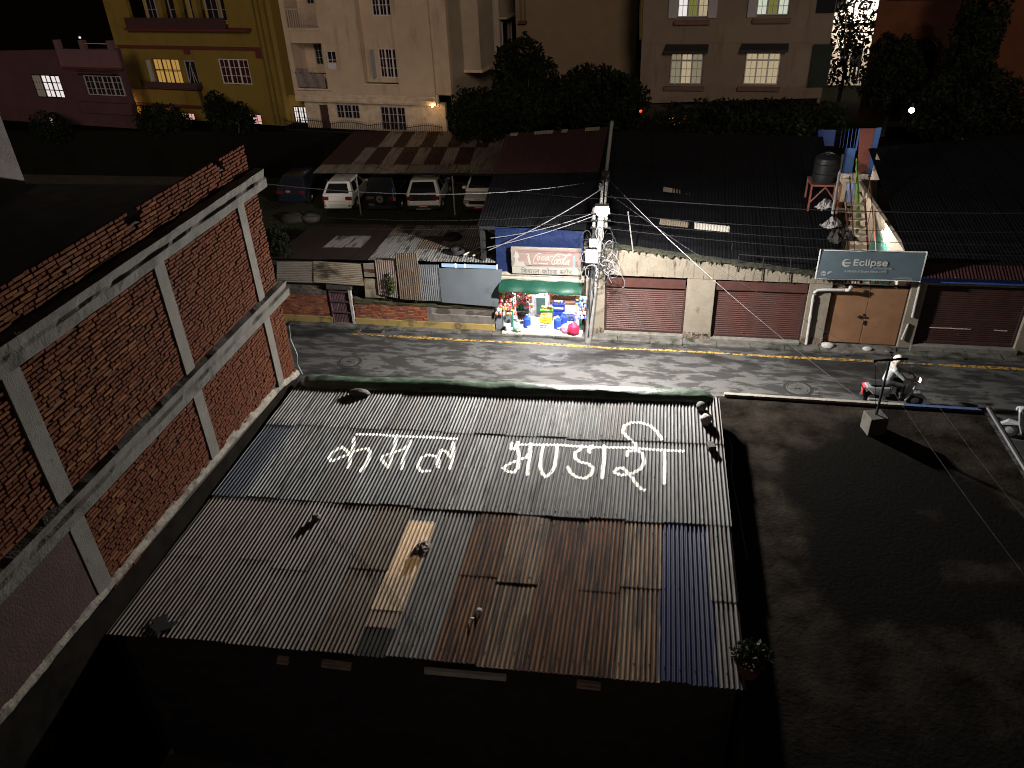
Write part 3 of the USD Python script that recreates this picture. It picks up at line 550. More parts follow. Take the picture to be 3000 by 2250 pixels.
part(FB, 'wall', MB().box((fx0 + .05, 1.0, 0), (fx1 - .02, fy1 - .2, FZ - .05)).box((fx0, 1.0, FZ - .15), (fx1, fy1 - .01, FZ - .045)), M('dark_render', ()))
part(FB, 'kerb', rough_beam(0, 4.1, 0, .11, .08, 77, 40, .012) if False else MB().box((1.84, fy1 - .1, FZ - .1), (5.9, fy1, FZ + .06)), M('kerb_pale', (.2, .185, .16), (.14, .13, .11), 5, .9, bump=.5, bscale=20))
part(FB, 'kerb', MB().box((5.9, fy1 - .11, FZ - .1), (fx1, fy1 - .01, FZ + .06)), M('blue_paint_dull', (.03, .05, .12), (.05, .07, .14), 8, .6), 'blue painted end of the kerb')
part(FB, 'edge_rail', MB().tube([(fx1 - .12, fy1 - .05, FZ + .12), (fx1 + .03, fy1 - .18, FZ + .17), (fx1 + .02, 14, FZ + .17), (fx1, 9, FZ + .17)], .055, 8), steel_dark)
blk = onZ(2560, 1272, FZ)
tp = thing('clothesline_post', 'black T-shaped clothesline post set in a square concrete block', 'post', (blk[0], blk[1] + .15, FZ), math.radians(14))
part(tp, 'block', rbox((-.2, -.2, -.02), (.2, .2, .43), .02), concrete, smooth=30)
part(tp, 'post', MB().cyl((0, 0, .4), (0, 0, 1.83), .026, n=8), steel_dark)
part(tp, 'crossbar', MB().cyl((-.36, 0, 1.82), (.38, 0, 1.82), .028, n=8), steel_dark)
for s in (-.33, .35): part(tp, 'hook', MB().tube([(s, 0, 1.8), (s, -.02, 1.74), (s + .02, -.03, 1.72), (s + .03, 0, 1.75)], .008, 5), steel_dark)
for k, (s, q) in enumerate(((-.2, .2), (.2, -.2))): part(tp, 'guy_wire', MB().cyl((s * 1.5, 0, 1.8), (s * .4, -.1, .45), .006, n=4), steel_dark)
def cable(name, p0, p1, sag, r, mat, label, n=20, cat='cable', group=None):
    t = np.linspace(0, 1, n)[:, None]; p = np.asarray(p0) * (1 - t) + np.asarray(p1) * t; p[:, 2] -= (4 * sag * t * (1 - t))[:, 0]
    return single(name, MB().tube(p, r, 5), mat, label, cat, group)
pxl = [tp.M[:3, :3] @ np.array([s, 0, 1.8]) + tp.M[:3, 3] for s in (-.33, .35)]
for k, q in enumerate(pxl): cable('clothesline', q, q + np.array([1.9, -11.5, .2]), .35, .003, M('line_wire', (.02, .02, .02), rough=.8), ('left' if k == 0 else 'right') + ' clothesline wire from the T-shaped post over the flat roof')

# outline of the shop name on the sign board, metres
DEVA = [([(1.703,0.159),(1.706,0.183),(1.949,0.181),(1.966,0.184),(1.964,0.199),(1.947,0.219),(1.914,0.217),(1.908,0.229),(1.911,0.243),(1.922,0.246),(1.959,0.243),(1.987,0.219),(2.002,0.184),(2.145,0.181),(2.145,0.159),(2.120,0.155),(2.119,0.125),(2.111,0.111),(2.083,0.090),(2.083,0.085),(2.098,0.073),(2.136,0.046),(2.136,0.041),(2.119,0.027),(2.111,0.027),(2.055,0.072),(2.029,0.104),(2.029,0.120),(2.038,0.128),(2.060,0.130),(2.074,0.123),(2.085,0.131),(2.088,0.142),(2.085,0.155),(2.029,0.159),(2.004,0.154),(2.004,0.029),(1.973,0.029),(1.973,0.154),(1.962,0.157),(1.926,0.155),(1.922,0.111),(1.879,0.108),(1.864,0.101),(1.858,0.089),(1.858,0.077),(1.864,0.067),(1.882,0.056),(1.912,0.056),(1.942,0.068),(1.953,0.051),(1.950,0.039),(1.914,0.029),(1.880,0.029),(1.855,0.036),(1.838,0.048),(1.829,0.060),(1.824,0.082),(1.829,0.108),(1.855,0.130),(1.890,0.138),(1.891,0.154),(1.820,0.159),(1.818,0.156),(1.794,0.155),(1.793,0.115),(1.818,0.115),(1.818,0.088),(1.793,0.087),(1.768,0.089),(1.815,0.048),(1.815,0.039),(1.801,0.027),(1.793,0.027),(1.779,0.036),(1.731,0.080),(1.714,0.104),(1.714,0.120),(1.723,0.128),(1.745,0.130),(1.759,0.125),(1.762,0.135),(1.759,0.155)], []),
    ([(1.067,0.159),(1.070,0.183),(1.291,0.184),(1.289,0.199),(1.271,0.219),(1.239,0.217),(1.233,0.229),(1.236,0.243),(1.247,0.246),(1.284,0.243),(1.312,0.219),(1.327,0.184),(1.621,0.183),(1.624,0.159),(1.594,0.155),(1.590,0.120),(1.529,0.120),(1.523,0.116),(1.523,0.110),(1.530,0.104),(1.579,0.104),(1.605,0.087),(1.607,0.058),(1.599,0.043),(1.576,0.031),(1.531,0.029),(1.503,0.036),(1.478,0.051),(1.458,0.070),(1.478,0.087),(1.484,0.087),(1.513,0.063),(1.533,0.056),(1.563,0.056),(1.573,0.061),(1.573,0.073),(1.563,0.079),(1.520,0.075),(1.498,0.092),(1.489,0.108),(1.492,0.130),(1.506,0.142),(1.523,0.147),(1.557,0.147),(1.558,0.155),(1.460,0.159),(1.458,0.157),(1.355,0.159),(1.330,0.155),(1.329,0.029),(1.298,0.029),(1.298,0.154),(1.286,0.157),(1.200,0.155),(1.201,0.129),(1.216,0.133),(1.247,0.130),(1.264,0.118),(1.272,0.099),(1.270,0.068),(1.256,0.041),(1.244,0.039),(1.225,0.048),(1.225,0.058),(1.239,0.080),(1.239,0.097),(1.228,0.106),(1.218,0.106),(1.200,0.090),(1.199,0.029),(1.169,0.029),(1.166,0.062),(1.146,0.056),(1.121,0.056),(1.101,0.063),(1.087,0.075),(1.078,0.097),(1.081,0.118),(1.087,0.128),(1.107,0.142),(1.126,0.147),(1.166,0.145),(1.168,0.154)], [[(1.168,0.116),(1.152,0.120),(1.122,0.118),(1.112,0.106),(1.115,0.094),(1.128,0.082),(1.150,0.085),(1.168,0.098)]]),
    ([(1.354,0.092),(1.357,0.113),(1.365,0.125),(1.377,0.133),(1.393,0.137),(1.416,0.137),(1.447,0.128),(1.458,0.134),(1.458,0.097),(1.447,0.077),(1.419,0.084),(1.424,0.103),(1.420,0.108),(1.399,0.111),(1.388,0.102),(1.388,0.091),(1.394,0.081),(1.438,0.046),(1.438,0.041),(1.422,0.027),(1.413,0.027),(1.371,0.060),(1.360,0.075)], []),
    ([(0.558,0.087),(0.558,0.101),(0.569,0.111),(0.592,0.111),(0.606,0.104),(0.618,0.112),(0.583,0.123),(0.566,0.140),(0.564,0.149),(0.566,0.166),(0.581,0.181),(0.595,0.186),(0.628,0.183),(0.656,0.165),(0.662,0.183),(0.801,0.181),(0.803,0.183),(0.997,0.183),(1.000,0.178),(0.997,0.157),(0.972,0.154),(0.969,0.029),(0.938,0.031),(0.935,0.110),(0.919,0.103),(0.904,0.077),(0.876,0.084),(0.881,0.103),(0.877,0.108),(0.856,0.111),(0.846,0.102),(0.845,0.091),(0.851,0.081),(0.896,0.046),(0.896,0.041),(0.879,0.027),(0.870,0.027),(0.828,0.060),(0.817,0.075),(0.811,0.092),(0.814,0.113),(0.822,0.125),(0.834,0.133),(0.851,0.137),(0.873,0.137),(0.905,0.128),(0.910,0.133),(0.936,0.138),(0.935,0.156),(0.812,0.159),(0.786,0.155),(0.786,0.029),(0.755,0.029),(0.754,0.155),(0.738,0.158),(0.718,0.154),(0.716,0.029),(0.685,0.031),(0.682,0.156),(0.660,0.155),(0.659,0.116),(0.648,0.097),(0.632,0.085),(0.670,0.046),(0.670,0.041),(0.656,0.031),(0.642,0.029),(0.622,0.055),(0.599,0.074),(0.572,0.075)], [[(0.625,0.151),(0.612,0.159),(0.599,0.159),(0.595,0.155),(0.601,0.145),(0.611,0.142),(0.627,0.144)]]),
    ([(0.322,0.159),(0.322,0.181),(0.338,0.185),(0.336,0.212),(0.341,0.224),(0.358,0.239),(0.384,0.246),(0.420,0.246),(0.462,0.234),(0.479,0.224),(0.522,0.181),(0.561,0.181),(0.561,0.159),(0.533,0.154),(0.530,0.029),(0.502,0.029),(0.497,0.059),(0.479,0.056),(0.448,0.056),(0.423,0.065),(0.406,0.084),(0.403,0.097),(0.406,0.116),(0.420,0.135),(0.454,0.147),(0.496,0.145),(0.498,0.156),(0.404,0.159),(0.378,0.154),(0.378,0.029),(0.347,0.029),(0.347,0.154)], [[(0.478,0.120),(0.477,0.115),(0.494,0.098),(0.498,0.098),(0.498,0.117)],[(0.377,0.184),(0.479,0.182),(0.480,0.183),(0.461,0.202),(0.418,0.219),(0.392,0.219),(0.370,0.206),(0.370,0.193)],[(0.438,0.105),(0.440,0.094),(0.453,0.083),(0.466,0.084),(0.444,0.110)]])]

# ================================================================== street lamp on its leaning pole
pole_b = np.array([-2.21, 24.4, 0]); pole_t = np.array([-1.70, 24.42, 6.15])
UP = thing('utility_pole', 'grey utility pole crowded with cables and carrying the lit street lamp', 'utility pole', pole_b)
pole_m = M('pole_concrete', (.3, .29, .27), (.4, .39, .36), 5, .85, bump=.4, bscale=25, c3=(.12, .11, .1), scale3=4)
part(UP, 'pole', MB().tube([pole_b - pole_b, (pole_t - pole_b) * .5, pole_t - pole_b], [.14, .125, .11], 8), pole_m, smooth=50)
part(UP, 'pole_extension', MB().tube([pole_t - pole_b, np.array([-1.56, 24.42, 7.72]) - pole_b], [.055, .055], 8), M('galv_pipe', (.5, .49, .47), rough=.5, metal=.3), smooth=60)
LP = np.array([-1.57, 21.35, 5.94])
part(UP, 'lamp_arm', MB().tube([pole_t - pole_b + (0, 0, -.1), pole_t - pole_b + (0, -.5, .02), LP + (0, .35, .08) - pole_b], [.03, .028, .026], 7), steel_dark, smooth=60)
part(UP, 'arm_clamp', MB().box((.36, -.2, 5.9), (.62, .2, 6.0)).box((.38, -.14, 6.1), (.6, .14, 6.2)).box((.3, -.18, 5.6), (.42, .0, 5.85)), steel_dark)
ln = np.array([0, -.6, -.8]); lx = np.array([1.0, 0, 0]); ly = np.cross(ln, lx)
T = frame4(LP - pole_b, lx, ly, ln)
hd = part(UP, 'lamp_head', MB().mesh(rbox((-.2, -.34, -.11), (.2, .34, -.005), .03), T), M('lamp_grey', (.35, .35, .36), rough=.45), smooth=40)
part(hd, 'lens', (lambda m: MB().mesh((np.array(m.vertices) * (.19, .27, .16), np.array(m.faces)[np.array(m.triangles_center)[:, 2] > 0]), T))(trimesh.creation.icosphere(3, 1.0)), glow('street_lamp_light', (1.0, .955, .9), LAMP_STREET))
jb = M('junction_white', (.72, .72, .7), rough=.5)
part(UP, 'junction_box', MB().mesh(rbox((-.09, -.36, 3.18), (.33, -.16, 3.62), .02)), jb, smooth=40)
part(UP, 'meter_box', MB().mesh(rbox((.02, -.3, 3.72), (.3, -.12, 3.98), .02)), jb, smooth=40)
ins = MB()
for z in (4.35, 4.6, 4.85): 
    for s in (-.2, .2): ins.lathe([(0, 0), (.05, 0), (.07, .05), (.05, .09), (.06, .13), (.03, .17), (0, .17)], (.35 + s, -.05, z), 8)
part(UP, 'insulators', ins, M('porcelain', (.6, .58, .55), rough=.3), smooth=40)
part(UP, 'cross_arm', MB().box((.05, -.03, 4.28), (.7, .03, 4.34)).box((.05, -.03, 4.53), (.7, .03, 4.59)).box((.05, -.03, 4.78), (.7, .03, 4.84)), steel_dark)
tg = MB(); tg2 = MB()
for k in range(46):
    c = np.array([.25 + rng.gauss(.12, .33), -.12 + rng.uniform(-.3, .3), rng.uniform(2.55, 4.3)]); R_ = rng.uniform(.1, .42)
    a0, sp = rng.uniform(0, 6.3), rng.uniform(2, 7); th = np.linspace(a0, a0 + sp, 18); w = rng.uniform(.5, 1.0); tl_ = rng.uniform(-.6, .6)
    p = np.stack([c[0] + R_ * w * np.cos(th), c[1] + .12 * np.sin(th * .7 + k) , c[2] + R_ * np.sin(th) + tl_ * R_ * np.cos(th)], 1)
    (tg if k % 3 else tg2).tube(p, rng.uniform(.008, .014), 5, False)
for k in range(8): 
    x = rng.uniform(.1, .35); tg.tube([(x, -.15, 4.3), (x + rng.uniform(-.1, .1), -.17, 3.2), (x - .1, -.16, 2.0), (.1 - x * .3, -.15, .3)], .011, 5, False)
part(UP, 'cable_tangle', tg, M('black_cable', (.02, .02, .022), rough=.5), kind='stuff'); part(UP, 'pale_cables', tg2, M('grey_cable', (.38, .38, .4), rough=.5), kind='stuff')
cab_d, cab_l = M('black_cable', ()), M('grey_cable', ())
PW = lambda z: pole_b + (pole_t - pole_b) * z / 6.15 + (0, -.12, 0)
shopc = np.array([-5.75, 24.75, 3.25])
cable('service_cable', PW(5.7), shopc, .12, .016, cab_l, 'steepest of three bright cables from the pole down to the cold store corner')
cable('service_cable', PW(4.85), shopc + (-.05, 0, .1), .10, .013, cab_l, 'lowest bright cable from the pole to the cold store corner')
cable('service_cable', PW(4.95), shopc + (.1, 0, .45), .14, .012, cab_l, 'thin bright cable above the lowest one on the cold store wall')
cable('drop_cable', PW(6.05), np.array([4.9, 16.5, 3.2]), .25, .007, M('mid_cable', (.16, .16, .165), rough=.6), 'long cable crossing the road down to the flat roof kerb')
cable('drop_cable', PW(5.6), np.array([5.9, 21.0, .9 + 1.2]), +.2, .005, cab_d, 'thin cable beside the long one crossing in front of the shutters')
cable('street_cable', PW(5.95), np.array([-8.6, 15.45, 8.42]), .35, .009, black_matt, 'dark cable sagging from the brick building ledge to the pole')
for k, (z, e, lab) in enumerate(((4.85, (14, 24.6, 4.6), 'upper'), (4.6, (14, 24.7, 4.1), 'middle'), (4.35, (14, 24.8, 3.7), 'lower'))):
    cable('street_cable', PW(z), np.array(e), .3, .009, black_matt, f'{lab} of three cables running along the shop fronts to the right')
cable('street_cable', PW(5.4), np.array([14, 24.2, 5.3]), .25, .013, black_matt, 'thick dark cable crossing in front of the alley gap')
for k, (z, e) in enumerate(((4.85, (-14.5, 24.9, 4.4)), (4.6, (-14.5, 24.9, 4.0)), (5.3, (-15, 33, 4.3)))):
    cable('street_cable', PW(z), np.array(e), .3, .008, black_matt, ('upper cable from the pole along the tin fence', 'lower cable from the pole along the tin fence', 'cable from the pole back towards the parked cars')[k])
single('steel_rod', MB().cyl(onY(1855, 738, 24.85), onY(1840, 620, 24.85), .022, n=6), M('galv_pipe', ()), 'upright steel rod standing on the top of the pale shop wall', 'rod')
sr = thing('railing', 'thin steel railing on the stained wall left of the big banner', 'railing')
for px, py0, py1 in ((2165, 752, 795), (2237, 755, 820), (2318, 760, 827)): part(sr, 'post', MB().cyl(onY(px, py0, 24.9), onY(px - 6, py1, 24.9), .018, n=6), steel_dark)
part(sr, 'rail', MB().tube([onY(2165, 745, 24.9), onY(2240, 752, 24.9), onY(2395, 760, 24.9)], .02, 6), steel_dark); part(sr, 'post', MB().cyl(onY(2146, 712, 24.9), onY(2144, 732, 24.9), .014, n=5), steel_dark)

# ================================================================== the long shop building with two closed shutters
cream = M('stained_cream_wall', (.43, .37, .29), (.35, .30, .23), 2.5, .85, bump=.3, bscale=30, c3=(.055, .05, .04), scale3=1.9, stretch3=(5, 1, .6), cut3=(.55, .68))
cream2 = M('cream_pillar', (.45, .395, .315), (.38, .33, .255), 2, .85, bump=.25, bscale=25, c3=(.24, .19, .14), scale3=2.6, cut3=(.62, .74))
moss = M('mossy_edge', (.018, .02, .012), (.035, .034, .024), 7, .98, bump=1, bscale=25)
maroon = M('maroon_shutter', (.15, .066, .056), (.115, .05, .043), 4, .5, metal=.0, c3=(.22, .12, .105), scale3=1.4, stretch3=(.4, 1, 3.5), cut3=(.6, .75))
SHB = thing('shop_building', 'cream shop building with two closed maroon shutters and a black tin roof', 'building', (-2.4, 25, 0))
def W2(x, y, z): return np.array([x + 2.4, y - 25, z])
rim = [(-2.42, 2.40), (5.86, 2.33)]; n = 90
topc = [(x, np.interp(x, [-2.42, -1.5, 1.8, 5.15, 6.4], [3.50, 3.46, 3.1, 2.72, 2.42]) + .05 * (meshkit.fbm(np.array([[x * 3, 1, 1]]), 3, 3)[0] - .5)) for x in np.linspace(6.2, -2.42, n)]
botc = [(x, 2.385 - .006 * x + .03 * (meshkit.fbm(np.array([[x * 7, 4, 1]]), 3, 5)[0] - .5)) for x in np.linspace(-2.42, 5.86, n)] + [(6.25, 2.26)]
part(SHB, 'parapet', (lambda v, f: (v + W2(0, 25, 0), f))(*MB().poly(Polygon(botc + topc).buffer(0), .2, vert((0, .15, 0))).t()), cream)
tpx = np.linspace(6.15, -2.4, 330); tcx, tcz = np.array([p[0] for p in topc])[::-1], np.array([p[1] for p in topc])[::-1]; cop = []
for x in tpx:
    z = np.interp(x, tcx, tcz); dr = .012 + .55 * max(0, meshkit.fbm(np.array([[x * 14, 2.2, 1]]), 4, 12)[0] - .52) + .05 * rng.random() ** 3
    cop.append([W2(x, 24.846 + 0 * dr, z - dr), W2(x, 24.842, z - dr * .6), W2(x, 24.838, z + .012), W2(x, 25.16, z + .02), W2(x, 25.18, z - .1)])
part(SHB, 'mossy_coping', MB().grid(cop), moss)
for a, b, lab in ((-2.36, -1.68, None), (1.13, 2.08, None), (5.14, 5.86, None)):
    pm = MB().mesh(rbox((a + 2.4, -.03, .05), (b + 2.4, .35, 2.372), .012)); part(SHB, 'pillar', pm, cream2)
    part(SHB, 'pillar_foot', MB().grid([[(a + 2.39 + (b - a + .02) * t, -.045 - .02 * rng.random(), .0), (a + 2.39 + (b - a + .02) * t, -.042, .12 + .22 * rng.random()), (a + 2.39 + (b - a + .02) * t, -.02, .36)] for t in np.linspace(0, 1, 14)]), M('peeling_foot', (.2, .15, .12), (.32, .26, .2), 9, .95, bump=.8, bscale=30, c3=(.04, .035, .03), scale3=7, cut3=(.5, .6)))
def shutter(parent, x0, x1, z0, z1, y, mt, hood=True, pitch=.077, loc=lambda x, y, z: W2(x, y, z), open_top=0.0):
    prof = []; z = z0
    while z < z1:
        for dz, dy in ((0, 0), (.014, -.014), (.035, -.020), (.056, -.014), (.07, 0)): prof.append((dy, z + dz))
        z += pitch
    prof = np.array(prof); X = np.linspace(x0, x1, 12)
    P = np.array([[loc(x, y + dy + .004 * math.sin(x * 9 + z * 3), z) for dy, z in prof] for x in X])
    part(parent, 'roller_shutter', MB().grid(P), mt)
    a, b = loc(x0, y, z0), loc(x1, y, z0)
    part(parent, 'bottom_bar', MB().box((a[0], a[1] - .05, z0 - .05), (b[0], a[1] + .01, z0 + .035)), M('maroon_dark', (.07, .035, .032), (.1, .05, .045), 8, .6))
    for e in (a, b): part(parent, 'guide_rail', MB().box((e[0] - .035, e[1] - .06, z0 - .04), (e[0] + .035, e[1] + .02, z1 + .02)), M('maroon_dark', ()))
    if hood:
        n_ = 12; H = np.array([[loc(x, y - .1 - .03 * (meshkit.fbm(np.array([[x * 2, z * 2, 3]]), 2, 4)[0] - .5), z) for z in np.linspace(z1, z1 + .33, 5)] for x in np.linspace(x0, x1, n_)])
        part(parent, 'shutter_hood', MB().grid(H).box((a[0], a[1] - .09, z1), (b[0], a[1] + .1, z1 + .012)).box((a[0], a[1] - .08, z1 + .2), (b[0], a[1] + .1, z1 + .33)), maroon, smooth=30)
shutter(SHB, -1.64, 1.09, .2, 1.93, 25.13, maroon); shutter(SHB, 2.12, 5.1, .18, 1.96, 25.13, maroon)
part(SHB, 'dark_slot', MB().box((-1.68 + 2.4, .16, 1.9), (1.13 + 2.4, .3, 2.1)), black_matt)
part(SHB, 'shop_step', MB().box((.72, -.13, .06), (3.53, .12, .16)).box((4.48, -.16, .05), (7.5, .12, .14)), M('step_conc', (.2, .19, .165), (.3, .285, .25), 5, .85, bump=.5, bscale=30, c3=(.05, .05, .035), scale3=4))
part(SHB, 'back_wall', MB().box((0, .36, 0), (8.3, .5, 2.5)).box((8.3, .2, 0), (8.45, 9, 2.4)), M('dark_render', ()))
blackroof = M('black_roof', (.004, .004, .005), (.007, .007, .008), 2, .6, spec=.06, bump=.4, bscale=3, stretch=(.5, 3, 1), bdist=.05, c3=(.016, .015, .015), scale3=1.2, cut3=(.62, .8))
maroon_roof = M('maroon_roof', (.03, .007, .010), (.024, .006, .008), 2, .5, spec=.3)
def roof_patch(parent, c, s0, s1, t0, t1, mt, name='roof_sheet', ribs=None, lift=0.0, label=None, rib_h=.007, wob=.0):
    A, B, C_, D = [np.array(q, float) for q in c]       # A-B the eave, D-C the ridge
    nb = ribs or 8; S = np.linspace(s0, s1, nb * 4 + 1); Tt = np.linspace(t0, t1, 7); P = []
    for i, s in enumerate(S):
        r = []
        for t in Tt:
            q = (A * (1 - s) + B * s) * (1 - t) + (D * (1 - s) + C_ * s) * t; q = q + (0, 0, lift + rib_h * math.cos(i * math.pi / 2) + wob * (meshkit.fbm(q[None] * 1.1, 3, 8)[0] - .5)); r.append(q)
        P.append(r)
    v, f = MB().grid(P).t(); v = v - parent.M[:3, 3]
    return part(parent, name, (v, f), mt, label=label)
RC = [(-2.42, 25.2, 3.42), (6.25, 25.15, 2.62), (6.55, 34.6, 4.75), (-2.42, 34.2, 5.05)]
for i in range(9):
    for j in range(2): roof_patch(SHB, RC, i / 9 - .004, (i + 1) / 9 + .004, j / 2 - (.01 if j else 0), (j + 1) / 2, blackroof, ribs=9, lift=.012 * (i % 2) + .02 * j)
RCA, RCB, RCC, RCD = [np.array(q) for q in RC]
def on_roofplane(px, py): return onP(px, py, RCA, np.cross(RCB - RCA, RCD - RCA))
sky_m = M('skylight_sheet', (.30, .25, .19), (.2, .16, .12), 7, .6, c3=(.1, .075, .05), scale3=6, stretch=(1, 4, 1), bump=.2)
sky_w = M('pale_skylight', (.72, .68, .6), (.5, .46, .4), 7, .6, c3=(.2, .16, .12), scale3=5, stretch=(.6, 5, 1))
for q, mt, lb in (([(1942, 567), (2030, 578), (2030, 570), (1944, 553)], sky_m, 'dull translucent sheet in the black roof'), ([(2034, 577), (2128, 587), (2126, 577), (2034, 566)], sky_w, 'pale translucent strip in the black roof'),
                  ([(1931, 664), (2015, 673), (2017, 657), (1934, 647)], sky_m, 'dull translucent sheet nearer the eave'), ([(2034, 677), (2136, 687), (2137, 669), (2034, 658)], sky_w, 'pale translucent strip nearer the eave'),
                  ([(1960, 504), (2110, 516), (2108, 508), (1962, 497)], sky_m, 'dim translucent strip high on the black roof')):
    P = np.array([on_roofplane(*p) for p in q]) + (0, 0, .075) - SHB.M[:3, 3]
    part(SHB, 'skylight', MB().grid([[P[0] * (1 - s) * (1 - t) + P[1] * s * (1 - t) + P[2] * s * t + P[3] * (1 - s) * t + (0, 0, .014 * (k % 2)) for t in np.linspace(0, 1, 3)] for k, s in enumerate(np.linspace(0, 1, 25))]), mt, lb)
dp = [(2490, 843), (2484, 845), (2470, 852), (2430, 846), (2398, 846), (2388, 850), (2383, 862)]
pt = [onY(x, y, 24.9) for x, y in ((2492, 836), (2486, 846), (2474, 850), (2420, 849), (2392, 850), (2385, 858), (2362, 1008))]
DPi = thing('drain_pipe', 'pale plastic drain pipe bending down the pillar left of the plywood gate', 'drain pipe', pt[-1])
pvc = M('pvc_pipe', (.55, .54, .52), (.45, .44, .42), 9, .45)
part(DPi, 'pipe', MB().tube(np.array([pt[2], pt[3], pt[4] + (.04, 0, 0), pt[5], pt[5] + (pt[6] - pt[5]) * .05, pt[6]]) - pt[-1], .052, 9), pvc, smooth=60)
part(DPi, 'elbow', MB().tube(np.array([pt[0] + (0, -.12, .02), pt[1] + (0, -.1, 0), pt[2] + (.05, 0, 0)]) - pt[-1], .062, 8), pvc, smooth=60)
for t in (.12, .45): part(DPi, 'joint', MB().cyl(pt[5] + (pt[6] - pt[5]) * t - pt[-1], pt[5] + (pt[6] - pt[5]) * (t + .035) - pt[-1], .063, n=9), pvc)

# plywood gate
ply = M('plywood', (.40, .215, .115), (.32, .165, .085), 1.6, .7, stretch=(1, 1, 1), c3=(.24, .12, .06), scale3=5.5, stretch3=(1.2, 1, 1.2), cut3=(.58, .75), bump=.1)
GT = thing('plywood_gate', 'closed double gate of orange brown plywood under the banner', 'gate', (5.9, 25.1, 0))
part(GT, 'leaf', MB().mesh(rbox((.0, -.02, .14), (1.19, .03, 2.2), .008)), ply); part(GT, 'leaf', MB().mesh(rbox((1.21, -.02, .12), (2.36, .03, 2.22), .008)), ply)
part(GT, 'frame', MB().box((-.06, .0, .1), (-.01, .1, 2.3)).box((2.37, -.03, .08), (2.45, .1, 2.3)).box((-.06, .035, 2.22), (2.45, .1, 2.3)), M('maroon_dark', ()))
part(GT, 'latch', MB().box((.95, -.06, 1.12), (1.26, -.02, 1.16)).box((1.0, -.07, 1.1), (1.04, -.02, 1.2)).box((1.17, -.06, .86), (1.23, -.02, 1.02)).box((1.12, -.05, 1.2), (1.16, -.02, 1.26)), steel_dark)
part(GT, 'hinge', MB().box((.0, -.03, 1.9), (.08, -.018, 1.96)).box((.0, -.03, .4), (.08, -.018, .46)), steel_dark)
single('gate_ramp', MB().hexa([(5.9, 24.5, .0), (8.3, 24.5, .0), (8.3, 25.05, .0), (5.9, 25.05, .0), (6.0, 24.6, .07), (8.2, 24.6, .07), (8.3, 25.05, .11), (5.9, 25.05, .11)]), pave_conc, kind='structure')
for k, (x, y, s) in enumerate(((2541, 1022, .14), (2425, 1012, .2), (2600, 1030, .1), (2470, 1034, .05))):
    single('rubble_piece', rock(onZ(x, y, .12), s, 50 + k, (1.1, .8, .55)), (stone_lt if k < 2 else stone_dk), ('grey rubble lump on the ground before the plywood gate', 'pale crumpled heap at the left foot of the plywood gate', 'small dark stone at the right foot of the gate', 'tiny pebble at the kerb before the gate')[k], 'rubble', smooth=40)

# ================================================================== right-hand shop with maroon eave
RS = thing('right_shop_building', 'cream fronted shop at the right edge with a dark maroon shutter and blue beam', 'building', (8.3, 25, 0))
def W3(x, y, z): return np.array([x - 8.3, y - 25, z])
part(RS, 'pillar', MB().mesh(rbox((.0, -.05, .1), (.46, .3, 2.55), .012)), cream2); part(RS, 'pillar', MB().mesh(rbox((3.62, -.05, .0), (5.6, .3, 2.55), .012)), cream2)
part(RS, 'lintel', MB().box((.46, -.03, 2.44), (5.6, .25, 2.56)), cream2)
part(RS, 'blue_beam', MB().mesh(rbox((-.15, -.22, 2.6), (5.6, .1, 2.82), .01)), M('blue_beam_paint', (.03, .065, .25), (.025, .055, .2), 4, .5))
shutter(RS, 8.8, 11.88, .3, 2.36, 25.14, M('brown_shutter', (.10, .045, .038), (.075, .035, .03), 4, .55, c3=(.14, .085, .07), scale3=1.6, stretch3=(.4, 1, 3), cut3=(.62, .76)), hood=False, loc=W3)
for a_, b_ in ((.9, 2.2), (2.9, 3.3)): part(RS, 'worn_strip', MB().box((a_, .11, .82), (b_, .124, .85)), M('worn_white', (.4, .34, .32), (.25, .18, .16), 14, .7))
part(RS, 'shop_step', MB().box((.4, -.14, .06), (3.7, .12, .24)), M('step_conc', ()))
RCr = [(8.1, 24.7, 3.02), (14.5, 24.7, 3.06), (14.5, 36, 4.4), (8.35, 34, 4.3)]
mar_s = M('maroon_tin', (.085, .03, .03), (.06, .022, .022), 6, .55, stretch=(5, 1, 1), c3=(.16, .1, .095), scale3=3, cut3=(.62, .75))
for i in range(7): roof_patch(RS, [(8.2, 24.55, 2.86), (14.5, 24.55, 2.9), (14.5, 25.1, 3.14), (8.2, 25.1, 3.12)], i / 7 - .003, (i + 1) / 7, 0, 1, mar_s, 'eave_sheet', ribs=9, lift=.008 * (i % 2), rib_h=.012)
for i in range(7):
    for j in range(2): roof_patch(RS, [(8.1, 25.12, 3.14), (14.5, 25.12, 3.16), (14.5, 36, 4.5), (8.35, 34, 4.4)], i / 7 - .004, (i + 1) / 7, j / 2, (j + 1) / 2 + .01, blackroof, ribs=8, lift=.012 * (i % 2) + .02 * j)
part(RS, 'side_wall', MB().box((-.12, .3, 0), (.02, 9, 3.1)), M('pale_alley_wall', (.62, .55, .45), (.55, .48, .38), 3, .8))
part(RS, 'teal_panel', MB().box((-.14, 1.9, .0), (-.122, 5.2, 2.1)).box((-.14, 2.7, 2.1), (-.122, 4.6, 2.55)), M('teal_paint', (.12, .45, .38), (.2, .52, .44), 3, .6, c3=(.6, .62, .58), scale3=1.6, cut3=(.56, .62)))
part(RS, 'waste_pipe', MB().tube([(.2, -.1, 2.5), (.22, -.1, 1.3)], .045, 8).tube([(.16, -.1, 1.05), (.06, -.12, .45)], .035, 8), pvc, smooth=60)
